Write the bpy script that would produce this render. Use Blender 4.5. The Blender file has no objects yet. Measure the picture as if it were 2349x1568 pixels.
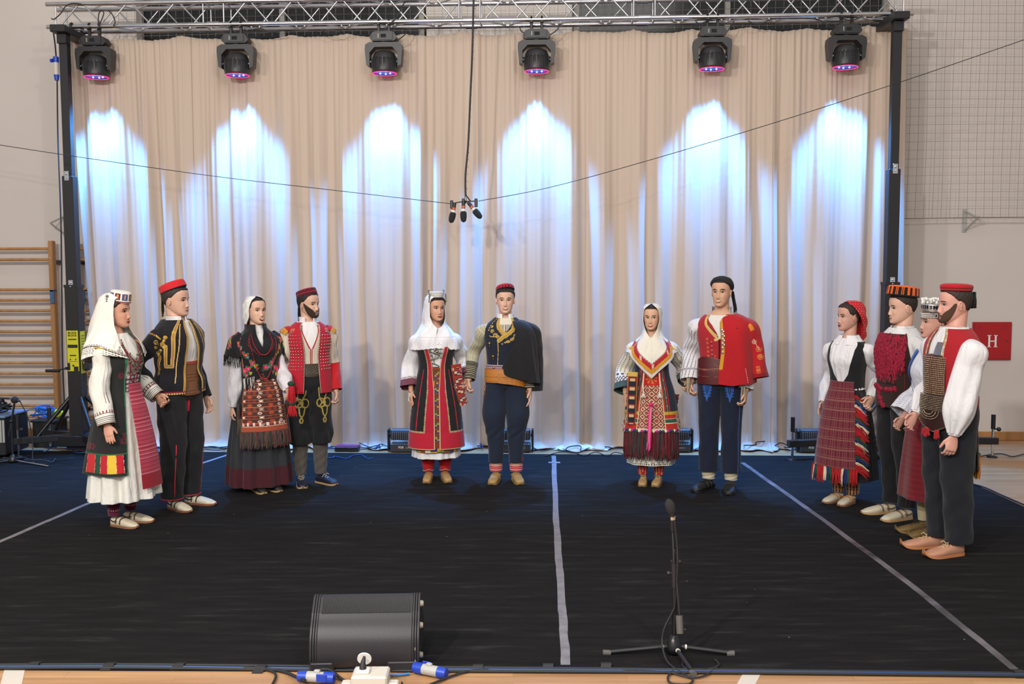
import bpy, math, random
import numpy as np
from mathutils import Vector, Matrix
PI=math.pi
sc=bpy.context.scene; COL=sc.collection
random.seed(7); RNG=np.random.default_rng(7)
# ---------------- camera ----------------
FPX=2200.0; CH=1.98; TH=math.atan(166/2200.0); RO=0.004
cd=bpy.data.cameras.new('camera'); cd.sensor_width=36; cd.sensor_fit='HORIZONTAL'; cd.lens=FPX/2349*36
cam=bpy.data.objects.new('camera',cd); COL.objects.link(cam); sc.camera=cam
cam.matrix_world=Matrix.Translation((0,0,CH))@Matrix.Rotation(PI/2-TH,4,'X')@Matrix.Rotation(-RO,4,'Z')
def ray(px,py):
    x=(px-1174.5)/FPX; y=-(py-784)/FPX; c,s=math.cos(TH),math.sin(TH)
    xr=x*math.cos(RO)+y*math.sin(RO); yr=-x*math.sin(RO)+y*math.cos(RO)
    return Vector((xr, c+yr*s, -s+yr*c))
def atY(px,py,Y): d=ray(px,py); return Vector((0,0,CH))+d*(Y/d.y)
def atZ(px,py,Z=0.0): d=ray(px,py); return Vector((0,0,CH))+d*((Z-CH)/d.z)
# ---------------- world, light, exposure ----------------
sc.view_settings.view_transform='Standard'; sc.view_settings.look='None'
sc.view_settings.exposure=0.0; sc.view_settings.gamma=1; sc.view_settings.use_curve_mapping=False
w=bpy.data.worlds.new('hall_air'); sc.world=w; w.use_nodes=True
w.node_tree.nodes['Background'].inputs[0].default_value=(1.0,.96,.93,1)
w.node_tree.nodes['Background'].inputs[1].default_value=0.43
def area(name,loc,target,size,power,color,sy=None):
    l=bpy.data.lights.new(name,'AREA'); l.energy=power; l.color=color; l.size=size
    if sy: l.shape='RECTANGLE'; l.size_y=sy
    o=bpy.data.objects.new(name,l); COL.objects.link(o); o.location=loc
    o.rotation_euler=(Vector(target)-Vector(loc)).to_track_quat('-Z','Y').to_euler(); return o
WARM=(1.0,.955,.90)
area('front_stage_light',(-3.0,0,5.1),(0,9,1.2),.26,350,WARM)
area('front_stage_light',(-5.6,0.2,5.1),(0,9,1.2),.26,225,WARM)
area('front_stage_light',(2.2,0,5.5),(0,9,1.2),.30,150,WARM)
area('camera_flash',(-.9,0.2,3.2),(0,9,1.5),.25,100,(1,.97,.95))
area('hall_ceiling_light',(0,3.5,7.6),(0,6,0),5,200,WARM,4)

# ---------------- helpers ----------------
def tag(o,label=None,cat=None,group=None,kind=None):
    if label: o['label']=label
    if cat: o['category']=cat
    if group: o['group']=group
    if kind: o['kind']=kind
    return o
def empty(name,loc=(0,0,0),rz=0,label=None,cat=None,group=None):
    o=bpy.data.objects.new(name,None); COL.objects.link(o); o.location=loc; o.rotation_euler=(0,0,rz)
    o.empty_display_size=.1
    return tag(o,label,cat,group)
def kids(o): return [c for c in bpy.data.objects if c.parent==o]
def copy_tree(o,parent=None,label=None):
    c=o.copy(); COL.objects.link(c)
    if parent: c.parent=parent
    for ch in kids(o): copy_tree(ch,c)
    if label: c['label']=label
    return c
class MB:
    def __init__(s): s.v=[];s.f=[];s.m=[];s.sm=[]
    def add(s,vs,fs,m=0,smooth=False):
        b=len(s.v); s.v.extend([tuple(map(float,v)) for v in vs])
        for f in fs: s.f.append(tuple(i+b for i in f)); s.m.append(m); s.sm.append(smooth)
        return s
    def box(s,c,d,m=0,rot=None,bev=0):
        x,y,z=d[0]/2,d[1]/2,d[2]/2
        if bev>0:
            b=min(bev,x*.9,y*.9,z*.9)
            vs=[];fs=[]
            # rounded box via 24 verts
            idx={}
            for sx in(-1,1):
                for sy in(-1,1):
                    for sz in(-1,1):
                        for ax in range(3):
                            p=[sx*(x-b),sy*(y-b),sz*(z-b)]
                            p[ax]=(sx*x,sy*y,sz*z)[ax]
                            idx[(sx,sy,sz,ax)]=len(vs); vs.append(Vector(p))
            S=(-1,1)
            for ax in range(3):
                o=[i for i in range(3) if i!=ax]
                for sg in S:
                    q=[]
                    for a_,b_ in((-1,-1),(1,-1),(1,1),(-1,1)):
                        k=[0,0,0];k[ax]=sg;k[o[0]]=a_;k[o[1]]=b_; q.append(idx[(*k,ax)])
                    fs.append(q)
            for ax in range(3):       # edges parallel to ax
                o=[i for i in range(3) if i!=ax]
                for a_ in S:
                    for b_ in S:
                        k0=[0,0,0];k0[ax]=-1;k0[o[0]]=a_;k0[o[1]]=b_; k1=list(k0);k1[ax]=1
                        fs.append([idx[(*k0,o[0])],idx[(*k1,o[0])],idx[(*k1,o[1])],idx[(*k0,o[1])]])
            for sx in S:
                for sy in S:
                    for sz in S: fs.append([idx[(sx,sy,sz,0)],idx[(sx,sy,sz,1)],idx[(sx,sy,sz,2)]])
            # fix winding
            out=[]
            for f in fs:
                cen=sum((vs[i] for i in f),Vector())/len(f)
                nn=(vs[f[1]]-vs[f[0]]).cross(vs[f[2]]-vs[f[0]])
                out.append(f if nn.dot(cen)>0 else f[::-1])
            fs=out
        else:
            vs=[Vector((sx*x,sy*y,sz*z)) for sx in(-1,1) for sy in(-1,1) for sz in(-1,1)]
            fs=[(0,1,3,2),(4,6,7,5),(0,4,5,1),(2,3,7,6),(0,2,6,4),(1,5,7,3)]
        if rot is not None: vs=[rot@v for v in vs]
        c=Vector(c); s.add([v+c for v in vs],fs,m,False); return s
    def tube(s,pts,r,n=8,m=0,caps=True,smooth=True,closed=False):
        P=[Vector(p) for p in pts]; N=len(P)
        R=r if isinstance(r,(list,tuple,np.ndarray)) else [r]*N
        T=[]
        for i in range(N):
            a=P[i-1] if (i>0 or closed) else P[i]; b=P[(i+1)%N] if (i<N-1 or closed) else P[i]
            t=(b-a); T.append(t.normalized() if t.length>1e-9 else Vector((0,0,1)))
        u=T[0].orthogonal().normalized(); vs=[];fs=[]
        for i in range(N):
            u=(u-T[i]*u.dot(T[i])); u=u.normalized() if u.length>1e-6 else T[i].orthogonal().normalized()
            w_=T[i].cross(u)
            for k in range(n):
                a=2*PI*k/n; vs.append(P[i]+(u*math.cos(a)+w_*math.sin(a))*float(R[i]))
        rng=N if closed else N-1
        for i in range(rng):
            j=(i+1)%N
            for k in range(n):
                k2=(k+1)%n; fs.append((i*n+k,i*n+k2,j*n+k2,j*n+k))
        s.add(vs,fs,m,smooth)
        if caps and not closed:
            s.add(vs[:n],[tuple(range(n))[::-1]],m,False); s.add(vs[-n:],[tuple(range(n))],m,False)
        return s
    def cyl(s,a,b,r,n=12,m=0,r2=None):
        return s.tube([a,b],[r,r if r2 is None else r2],n,m)
    def lathe(s,prof,n=24,m=0,mat=None,smooth=True):
        vs=[];fs=[]
        for (r,z) in prof:
            for k in range(n):
                a=2*PI*k/n; v=Vector((r*math.cos(a),r*math.sin(a),z)); vs.append(mat@v if mat is not None else v)
        for i in range(len(prof)-1):
            for k in range(n):
                k2=(k+1)%n; fs.append((i*n+k,i*n+k2,(i+1)*n+k2,(i+1)*n+k))
        fs.append(tuple(range(n))[::-1]); L=(len(prof)-1)*n; fs.append(tuple(L+k for k in range(n)))
        s.add(vs,fs,m,smooth); return s
    def ball(s,c,r,m=0,n=12,sq=(1,1,1),rot=None):
        h=n//2; vs=[];fs=[]; c=Vector(c)
        for i in range(h+1):
            t=PI*i/h
            for k in range(n):
                a=2*PI*k/n; v=Vector((math.sin(t)*math.cos(a)*r*sq[0],math.sin(t)*math.sin(a)*r*sq[1],math.cos(t)*r*sq[2]))
                if rot is not None: v=rot@v
                vs.append(v+c)
        for i in range(h):
            for k in range(n):
                k2=(k+1)%n; fs.append((i*n+k,(i+1)*n+k,(i+1)*n+k2,i*n+k2))
        s.add(vs,fs,m,True); return s
    def prism(s,poly,ext,m=0,base=(0,0,0),ux=(1,0,0),uy=(0,0,1)):
        """polygon in plane ux,uy extruded by vector ext"""
        ux,uy,b,e=Vector(ux),Vector(uy),Vector(base),Vector(ext)
        A=[b+ux*p[0]+uy*p[1] for p in poly]; B=[a+e for a in A]; n=len(poly)
        fs=[tuple(range(n)),tuple(range(n,2*n))[::-1]]+[(i,i+n,(i+1)%n+n,(i+1)%n) for i in range(n)]
        s.add(A+B,fs,m,False); return s
    def build(s,name,mats,parent=None,loc=None,flat=False):
        me=bpy.data.meshes.new(name); me.from_pydata(s.v,[],s.f)
        if not isinstance(mats,(list,tuple)): mats=[mats]
        for m in mats: me.materials.append(m)
        me.polygons.foreach_set('material_index',s.m)
        me.polygons.foreach_set('use_smooth',[False]*len(s.sm) if flat else s.sm)
        me.update()
        o=bpy.data.objects.new(name,me); COL.objects.link(o)
        if parent: o.parent=parent
        if loc is not None: o.location=loc
        return o
# ---------------- materials ----------------
def mat(name,color,rough=.6,metal=0,bump=0,bscale=200,spec=.5,emit=None,estr=0,noise=0,nscale=8,sheen=0,detail=4,stretch=None):
    m=bpy.data.materials.new(name); m.use_nodes=True; nt=m.node_tree; b=nt.nodes['Principled BSDF']
    b.inputs['Base Color'].default_value=(*color,1); b.inputs['Roughness'].default_value=rough; b.inputs['Metallic'].default_value=metal
    b.inputs['Specular IOR Level'].default_value=spec
    if sheen: b.inputs['Sheen Weight'].default_value=sheen
    if emit: b.inputs['Emission Color'].default_value=(*emit,1); b.inputs['Emission Strength'].default_value=estr
    if noise or bump:
        tc=nt.nodes.new('ShaderNodeTexCoord'); src=tc.outputs['Object']
        if stretch:
            mp=nt.nodes.new('ShaderNodeMapping'); mp.inputs['Scale'].default_value=stretch; nt.links.new(src,mp.inputs[0]); src=mp.outputs[0]
    if noise:
        n=nt.nodes.new('ShaderNodeTexNoise'); n.inputs['Scale'].default_value=nscale; n.inputs['Detail'].default_value=detail
        nt.links.new(src,n.inputs['Vector'])
        r=nt.nodes.new('ShaderNodeValToRGB'); r.color_ramp.elements[0].position=.3; r.color_ramp.elements[1].position=.7
        r.color_ramp.elements[0].color=(*[c*(1-noise) for c in color],1); r.color_ramp.elements[1].color=(*[min(1,c*(1+noise)) for c in color],1)
        nt.links.new(n.outputs['Fac'],r.inputs[0]); nt.links.new(r.outputs[0],b.inputs['Base Color'])
    if bump:
        n2=nt.nodes.new('ShaderNodeTexNoise'); n2.inputs['Scale'].default_value=bscale; n2.inputs['Detail'].default_value=3
        nt.links.new(src,n2.inputs['Vector'])
        bp=nt.nodes.new('ShaderNodeBump'); bp.inputs['Strength'].default_value=bump; bp.inputs['Distance'].default_value=.002
        nt.links.new(n2.outputs['Fac'],bp.inputs['Height']); nt.links.new(bp.outputs[0],b.inputs['Normal'])
    return m
def lin(h):
    c=[int(h[i:i+2],16)/255 for i in(0,2,4)]
    return tuple(x/12.92 if x<=.04045 else ((x+.055)/1.055)**2.4 for x in c)
# ================= the hall =================
M={}
M['black']=mat('black_paint',(.012,.012,.014),.45)
M['black_plastic']=mat('black_plastic',(.02,.02,.022),.42,bump=.15,bscale=500)
M['rubber']=mat('black_rubber',(.015,.015,.017),.6)
M['dark_metal']=mat('dark_metal',(.05,.05,.055),.35,.8)
M['alu']=mat('aluminium_tube',(.62,.63,.66),.28,1,noise=.15,nscale=5)
M['chrome']=mat('chrome',(.8,.8,.82),.15,1)
M['white_pl']=mat('white_plastic',lin('c9c3b8'),.5)
M['grey_pl']=mat('grey_plastic',lin('a9a9a4'),.5)
M['blue_pl']=mat('blue_plastic',lin('1c3fae'),.4)
M['wood']=mat('beech_wood',lin('a8794a'),.45,noise=.18,nscale=6,stretch=(2,2,.25))
M['gaffer_black']=mat('black_tape',(.014,.014,.016),.5)
Wd=.30
TZ=4.62                                    # height of the lower truss chords
TL=atZ(108,62,TZ); TR=atZ(2095,31,TZ); TU=(TR-TL).normalized(); TN=Vector((-TU.y,TU.x,0)); TLEN=(TR-TL).length
SROT=math.atan2(TU.y,TU.x)
def st(s,b,z=0.0): p=TL+TU*s+TN*b; return Vector((p.x,p.y,z))
def to_st(p): d=Vector((p[0]-TL.x,p[1]-TL.y,0)); return d.dot(TU),d.dot(TN)
def spx(px,py,b):            # s coordinate and height where a view line meets the plane b behind the truss
    d=ray(px,py); C=Vector((0,0,CH)); t=((TL-C).dot(TN)+b)/d.dot(TN); p=C+d*t
    return (p-TL).dot(TU),p.z
WB=.78
# floor
def floor_mat():
    m=mat('maple_parquet',lin('c49a6c'),.38); nt=m.node_tree; b=nt.nodes['Principled BSDF']
    tc=nt.nodes.new('ShaderNodeTexCoord'); br=nt.nodes.new('ShaderNodeTexBrick'); br.inputs['Scale'].default_value=1
    br.inputs['Brick Width'].default_value=1.1; br.inputs['Row Height'].default_value=.07; br.inputs['Mortar Size'].default_value=.0012
    br.inputs['Color1'].default_value=(*lin('b78d64'),1); br.inputs['Color2'].default_value=(*lin('a57b54'),1); br.inputs['Mortar'].default_value=(*lin('8f6a48'),1)
    n=nt.nodes.new('ShaderNodeTexNoise'); n.inputs['Scale'].default_value=3
    mp=nt.nodes.new('ShaderNodeMapping'); mp.inputs['Scale'].default_value=(.6,12,1); nt.links.new(tc.outputs['Object'],mp.inputs[0]); nt.links.new(mp.outputs[0],n.inputs[0])
    mx=nt.nodes.new('ShaderNodeMixRGB'); mx.blend_type='OVERLAY'; mx.inputs[0].default_value=.35
    nt.links.new(tc.outputs['Object'],br.inputs[0]); nt.links.new(br.outputs[0],mx.inputs[1]); nt.links.new(n.outputs[0],mx.inputs[2]); nt.links.new(mx.outputs[0],b.inputs[0])
    return m
fl=MB(); fl.add([(-14,-6,0),(14,-6,0),(14,14,0),(-14,14,0)],[(0,1,2,3)]); fl=fl.build('floor',floor_mat()); tag(fl,kind='structure')
# back wall
M['wall']=mat('warm_white_plaster',lin('cbc3bd'),.85,bump=.1,bscale=60,noise=.03,nscale=1.2)
M['window_dark']=mat('dark_window_glass',(.012,.014,.016),.12,noise=.3,nscale=2)
M['window_frame']=mat('window_frame_grey',lin('8b8681'),.5)
sw=[spx(312,40,WB)[0],spx(978,40,WB)[0],spx(1312,40,WB)[0],spx(2040,30,WB)[0]]
wz0=spx(700,78,WB)[1]-.12; wz1=wz0+1.25
wall=MB()
def wq(s0,s1,z0,z1,b=WB,mb=wall,m=0): mb.add([st(s0,b,z0),st(s1,b,z0),st(s1,b,z1),st(s0,b,z1)],[(0,1,2,3)],m)
wq(-8,17.5,0,wz0); wq(-8,17.5,wz1,8)
for a,b in((-8,sw[0]),(sw[1],sw[2]),(sw[3],17.5)): wq(a,b,wz0,wz1)
for s0,s1 in((sw[0],sw[1]),(sw[2],sw[3])):   # reveals
    for (p,q,z0,z1) in((s0,s0,wz0,wz1),(s1,s1,wz0,wz1)): wall.add([st(p,WB,z0),st(p,WB+.2,z0),st(p,WB+.2,z1),st(p,WB,z1)],[(0,1,2,3)])
    for z in(wz0,wz1): wall.add([st(s0,WB,z),st(s1,WB,z),st(s1,WB+.2,z),st(s0,WB+.2,z)],[(0,1,2,3)])
tag(wall.build('wall_back',M['wall']),kind='structure')
for i,(s0,s1) in enumerate(((sw[0],sw[1]),(sw[2],sw[3]))):
    mb=MB(); wq(s0,s1,wz0,wz1,WB+.19,mb)
    wn=tag(mb.build('window_%d'%(i+1),M['window_dark']),kind='structure')
    mb=MB(); n=4
    mul=[spx(x,40,WB+.15)[0] for x in ((648,322,968) if i==0 else (1668,1322,2030))]
    R3=Matrix.Rotation(SROT,3,'Z')
    for s in mul: mb.box(st(s,WB+.15,(wz0+wz1)/2),(.06,.06,wz1-wz0),rot=R3)
    for z in(wz0+.03,wz1-.03): mb.box(st((s0+s1)/2,WB+.15,z),(s1-s0,.06,.06),rot=R3)
    o=mb.build('window_frame',M['window_frame'],wn)
R3=Matrix.Rotation(SROT,3,'Z')
mb=MB(); mb.box(st(5,WB-.012,.05),(26,.02,.10),rot=R3,bev=.004); tag(mb.build('baseboard_back',M['wood']),kind='structure')
# a shallow pier standing out of the wall at right
s_p=spx(2222,600,WB)[0]
# ceiling & far walls of the hall (mostly unseen)
# carpet
M['carpet']=None
def carpet_mat():
    m=mat('black_stage_carpet',(.02,.02,.021),.95,bump=.3,bscale=300,spec=.15); nt=m.node_tree; b=nt.nodes['Principled BSDF']
    tc=nt.nodes.new('ShaderNodeTexCoord')
    mp=nt.nodes.new('ShaderNodeMapping'); mp.inputs['Scale'].default_value=(.9,7,1); nt.links.new(tc.outputs['Object'],mp.inputs[0])
    n=nt.nodes.new('ShaderNodeTexNoise'); n.inputs['Scale'].default_value=2.2; n.inputs['Detail'].default_value=6; n.inputs['Roughness'].default_value=.65; nt.links.new(mp.outputs[0],n.inputs[0])
    r=nt.nodes.new('ShaderNodeValToRGB'); e=r.color_ramp.elements; e[0].position=.40; e[0].color=(.0058,.0057,.0060,1); e[1].position=.78; e[1].color=(.034,.033,.033,1)
    e2=r.color_ramp.elements.new(.58); e2.color=(.0095,.0093,.0096,1)
    n2=nt.nodes.new('ShaderNodeTexVoronoi'); n2.inputs['Scale'].default_value=4.5; n2.feature='F1'; nt.links.new(tc.outputs['Object'],n2.inputs[0])
    r2=nt.nodes.new('ShaderNodeValToRGB'); r2.color_ramp.elements[0].position=.012; r2.color_ramp.elements[0].color=(.35,.33,.28,1); r2.color_ramp.elements[1].position=.022; r2.color_ramp.elements[1].color=(0,0,0,1)
    ad=nt.nodes.new('ShaderNodeMixRGB'); ad.blend_type='ADD'; ad.inputs[0].default_value=1
    nt.links.new(n.outputs[0],r.inputs[0]); nt.links.new(n2.outputs['Distance'],r2.inputs[0]); nt.links.new(r.outputs[0],ad.inputs[1]); nt.links.new(r2.outputs[0],ad.inputs[2]); nt.links.new(ad.outputs[0],b.inputs[0])
    return m
cm=carpet_mat()
fr=[atZ(-60,1527),atZ(2420,1546)]; bk=[atZ(-60,1034),atZ(2060,1047)]
cR0=atZ(2230,1110); cR1=atZ(2349,1160); d=(cR1-cR0).normalized()
# right edge runs back-to-front
seam_a0=to_st(atZ(1270,1050)); 
F0,F1=fr; B0=bk[0]; 
xr=4.24
poly=[Vector((-6.2,F0.y+.02,0)),Vector((xr+.02,F1.y-.04,0)),Vector((xr-.02,B0.y-.55,0)),Vector((-6.2,B0.y+.02,0))]
poly[2].y=bk[1].y-.02
th=.006
mb=MB(); top=[p+Vector((0,0,th)) for p in poly]
seams=[(atZ(255,1130),atZ(-30,1250)),(atZ(1270,1050),atZ(1298,1527)),(atZ(1700,1060),atZ(2330,1537))]
mb.add(top,[(0,1,2,3)]); mb.add(poly,[(3,2,1,0)])
for i in range(4): mb.add([poly[i],poly[(i+1)%4],top[(i+1)%4],top[i]],[(0,1,2,3)])
tag(mb.build('stage_carpet',cm),'large black felt carpet covering the stage floor','carpet')
# tapes on the seams
def tape(name,pts,wid,m,label,z=th+.0012,group='grey tape strips on the carpet seams',jit=.004,cat='tape'):
    mb=MB(); P=[Vector(p) for p in pts]; dirn=(P[-1]-P[0]).normalized(); nrm=Vector((-dirn.y,dirn.x,0)); N=40; vs=[]; fs=[]
    def at(t):
        t*=len(P)-1; i=min(int(t),len(P)-2); return P[i].lerp(P[i+1],t-i)
    for i in range(N+1):
        c=at(i/N); wj=wid/2+random.uniform(-jit,jit)*.5; o=math.sin(i*.9)*jit*.5
        vs+= [c+nrm*(wj+o)+Vector((0,0,z-c.z)),c-nrm*(wj-o)+Vector((0,0,z-c.z))]
    for i in range(N): fs.append((2*i,2*i+1,2*i+3,2*i+2))
    vs2=[v-Vector((0,0,.001)) for v in vs]; k=len(vs)
    mb.add(vs+vs2,fs+[tuple(j+k for j in f[::-1]) for f in fs]+[(2*i,2*i+2,2*i+2+k,2*i+k) for i in range(N)]+[(2*i+1,2*i+1+k,2*i+3+k,2*i+3) for i in range(N)])
    return tag(mb.build(name,m),label,cat,group)
gt=mat('grey_cloth_tape',lin('77747a'),.4,noise=.25,nscale=14)
gt2=mat('grey_cloth_tape_worn',lin('5d5a60'),.35,noise=.6,nscale=5)
tape('floor_tape',[atZ(1270,1046),atZ(1276,1200),atZ(1290,1400),atZ(1298,1527)],.048,gt,'pale grey tape strip running front to back at the middle of the carpet')
tape('floor_tape',[atZ(1703,1062),atZ(1870,1180),atZ(2080,1335),atZ(2328,1537)],.046,gt2,'worn grey tape strip running diagonally towards the right front corner')
tape('floor_tape',[atZ(540,1018+20),atZ(255,1133),atZ(-20,1252)],.045,gt,'grey tape strip on the carpet behind the woman in the long white veil')
tape('floor_tape',[atZ(1258,1062),atZ(1285,1062)],.07,gt,'short grey tape patch at the back end of the middle tape strip',z=th+.003)
# white court lines
cl=mat('white_court_line',lin('c9c0b6'),.5)
tag(tape('court_line',[atZ(18,1600),atZ(35,1530)],.095,cl,'white painted court line at the lower left corner of the photo',z=.0015,group='white court lines on the parquet',jit=0,cat='floor marking'))
tag(tape('court_line',[atZ(1735,1526),atZ(1700,1590)],.08,cl,'white painted court line below the right half of the carpet edge',z=.0015,group='white court lines on the parquet',jit=0,cat='floor marking'))
# bright strip at the back: shiny white board under the floor lights
pb=mat('pale_protective_board',lin('9fb0b4'),.55)
# ================= truss =================
def q(s,b,z): return st(s,b,z)
CSP=.24; CR=.024
tr=empty('lighting_truss',st(TLEN/2,0,TZ),SROT,'silver aluminium box truss spanning above the beige curtains','truss')
def lo(p): return Vector(((p[0])-TLEN/2,p[1],p[2]-TZ))     # (s,b,z) -> truss local
joints=[0]+[spx(x,50,0)[0] for x in (490,1077,1478)]+[TLEN]
for i in range(4):
    a,b=joints[i]+(.0 if i==0 else .012),joints[i+1]-(.0 if i==3 else .012)
    lat=MB()
    for bb in (0,CSP):
        for s in (a+.10,b-.10): lat.cyl(lo((s,bb,TZ)),lo((s,bb,TZ+CSP)),.009,8)
    for z in (TZ,TZ+CSP):
        for s in (a+.10,b-.10): lat.cyl(lo((s,0,z)),lo((s,CSP,z)),.009,8)
    n=max(2,round((b-a-.24)/.50)); L=(b-a-.24)/n
    for k in range(n):
        s0=a+.12+k*L
        for bb,ph in((0,0),(CSP,1)):
            zz=[TZ,TZ+CSP,TZ] if ph==0 else [TZ+CSP,TZ,TZ+CSP]
            lat.cyl(lo((s0+.02,bb,zz[0])),lo((s0+L/2-.02,bb,zz[1])),.0085,8); lat.cyl(lo((s0+L/2+.02,bb,zz[1])),lo((s0+L-.02,bb,zz[2])),.0085,8)
        for z in(TZ,TZ+CSP):
            lat.cyl(lo((s0,0,z)),lo((s0+L/2,CSP,z)),.0085,8); lat.cyl(lo((s0+L/2,CSP,z)),lo((s0+L,0,z)),.0085,8)
    seg=lat.build('truss_segment',M['alu'],tr)
    for bb in(0,CSP):
        for z in(TZ,TZ+CSP):
            c=MB(); c.cyl(lo((a,bb,z)),lo((b,bb,z)),CR,14)
            if i<3: c.cyl(lo((b-.05,bb,z)),lo((b+.012,bb,z)),.031,12)
            if i>0: c.cyl(lo((a-.012,bb,z)),lo((a+.05,bb,z)),.031,12)
            c.build('chord',M['alu'],seg)
# ================= curtain =================
def curtain_mat():
    m=mat('beige_curtain_cloth',lin('bfad9d'),.82,sheen=.25); nt=m.node_tree; b=nt.nodes['Principled BSDF']
    tc=nt.nodes.new('ShaderNodeTexCoord')
    n=nt.nodes.new('ShaderNodeTexNoise'); n.inputs['Scale'].default_value=5; n.inputs['Detail'].default_value=8; nt.links.new(tc.outputs['Object'],n.inputs[0])
    wv=nt.nodes.new('ShaderNodeTexNoise'); wv.inputs['Scale'].default_value=22; wv.inputs['Detail'].default_value=6; nt.links.new(tc.outputs['Object'],wv.inputs[0])
    bp=nt.nodes.new('ShaderNodeBump'); bp.inputs['Strength'].default_value=.16; bp.inputs['Distance'].default_value=.006
    ad=nt.nodes.new('ShaderNodeMath'); ad.operation='ADD'; nt.links.new(n.outputs[0],ad.inputs[0]); nt.links.new(wv.outputs[0],ad.inputs[1])
    nt.links.new(ad.outputs[0],bp.inputs['Height']); nt.links.new(bp.outputs[0],b.inputs['Normal'])
    return m
M['curtain']=curtain_mat()
cb=[spx(x,300,.15)[0] for x in (163,432,790,1092,1350,1768,2082)]
rc=np.random.default_rng(11)
S0,S1=cb[0],cb[-1]
# fold positions: irregular random walk of fold phases
ks=[0.0]
while ks[-1]<S1-S0+1: ks.append(ks[-1]+rc.uniform(.16,.44))
kp=np.array(ks); ka=rc.uniform(.35,1.0,len(kp)); kdrift=rc.uniform(-.12,.12,len(kp)); kdrift=np.convolve(kdrift,[.25,.5,.25],'same')
pl=[0.0]
while pl[-1]<S1-S0+1: pl.append(pl[-1]+rc.uniform(.045,.085))
pp=np.array(pl); pa=rc.uniform(.3,1,len(pp))
def foldf(s,z):
    H=4.5; t=np.clip(1-z/H,0,1)                       # 0 top 1 bottom
    out=np.zeros_like(s)
    pos=kp[:,None]+kdrift[:,None]*0
    ph=np.interp(s-S0+.10*np.sin(1.3*s+2)*t*.6+.05*np.sin(3.1*s)*t,kp,np.arange(len(kp))*2*PI)
    am=np.interp(s-S0,kp,ka)
    f=np.cos(ph); f=np.sign(f)*np.abs(f)**.8
    out+=-f*am*(.018+.074*np.clip(t*1.5,0,1))
    ph2=np.interp(s-S0,pp,np.arange(len(pp))*2*PI); am2=np.interp(s-S0,pp,pa)
    out+=-np.cos(ph2)*am2*(.013*np.exp(-t*5)+.0035)
    out+=.03*np.sin(.9*s+1)*t+.012*np.sin(7*s+3*z)*t+.006*np.sin(17*s-2*z+1)*t
    return out
names=['beige curtain panel at the far left, beside the left tower','beige curtain panel behind the bearded man in the studded red vest','beige curtain panel behind the couple in the middle, left half','beige curtain panel behind the man in the black cape','beige curtain panel behind the woman in the cream headscarf','beige curtain panel at the far right behind the woman in the red headscarf']
def topz(s):
    base=TZ-.055
    u=(s-S0)/.62; return base-.035*np.abs(np.sin(PI*u))**.8-.02*np.abs(np.sin(s*2.1))
for i in range(6):
    a,b=cb[i]-(.03 if i else 0),cb[i+1]+(.03 if i<5 else 0)
    nc=int((b-a)/.0125); nr=90
    s=np.linspace(a,b,nc+1)[None,:]*np.ones((nr+1,1)); t=np.linspace(0,1,nr+1)[:,None]*np.ones((1,nc+1))
    tz=topz(s)*np.ones_like(s)
    z=tz*(1-t)
    bb=.22-.10*t**1.2+foldf(s,z)+(.004 if i%2 else -.004)
    # cloth pooling at the floor: the last rows run forwards
    pool=np.clip((t-.965)/.035,0,1)
    bb=bb-pool**1.5*(.10+.07*np.sin(3*s+i)+.04*np.sin(9*s))
    z=np.where(pool>0,z*(1-pool)*.6+.012+.03*np.abs(np.sin(11*s+2*t*9))*pool*(1-pool*.5),z)
    s2=s+.012*np.sin(4*s+z*1.3)*t
    # bottom corners stay; tie-back drift
    if i==0: s2=s2+ (1-(s-a)/(b-a))*(.10*t**2+.12*t)*1.0
    P=np.stack([TL.x+TU.x*s2+TN.x*bb, TL.y+TU.y*s2+TN.y*bb, z],-1).reshape(-1,3)
    I=np.arange((nr+1)*(nc+1)).reshape(nr+1,nc+1); Fq=np.stack([I[:-1,:-1],I[1:,:-1],I[1:,1:],I[:-1,1:]],-1).reshape(-1,4)
    me=bpy.data.meshes.new('stage_curtain'); me.from_pydata(P.tolist(),[],Fq.tolist()); me.materials.append(M['curtain'])
    me.polygons.foreach_set('use_smooth',[True]*len(me.polygons)); me.update()
    o=bpy.data.objects.new('stage_curtain',me); COL.objects.link(o)
    md=o.modifiers.new('thick','SOLIDIFY'); md.thickness=.003
    tag(o,names[i],'curtain','beige backdrop curtain panels hung from the truss')
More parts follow.
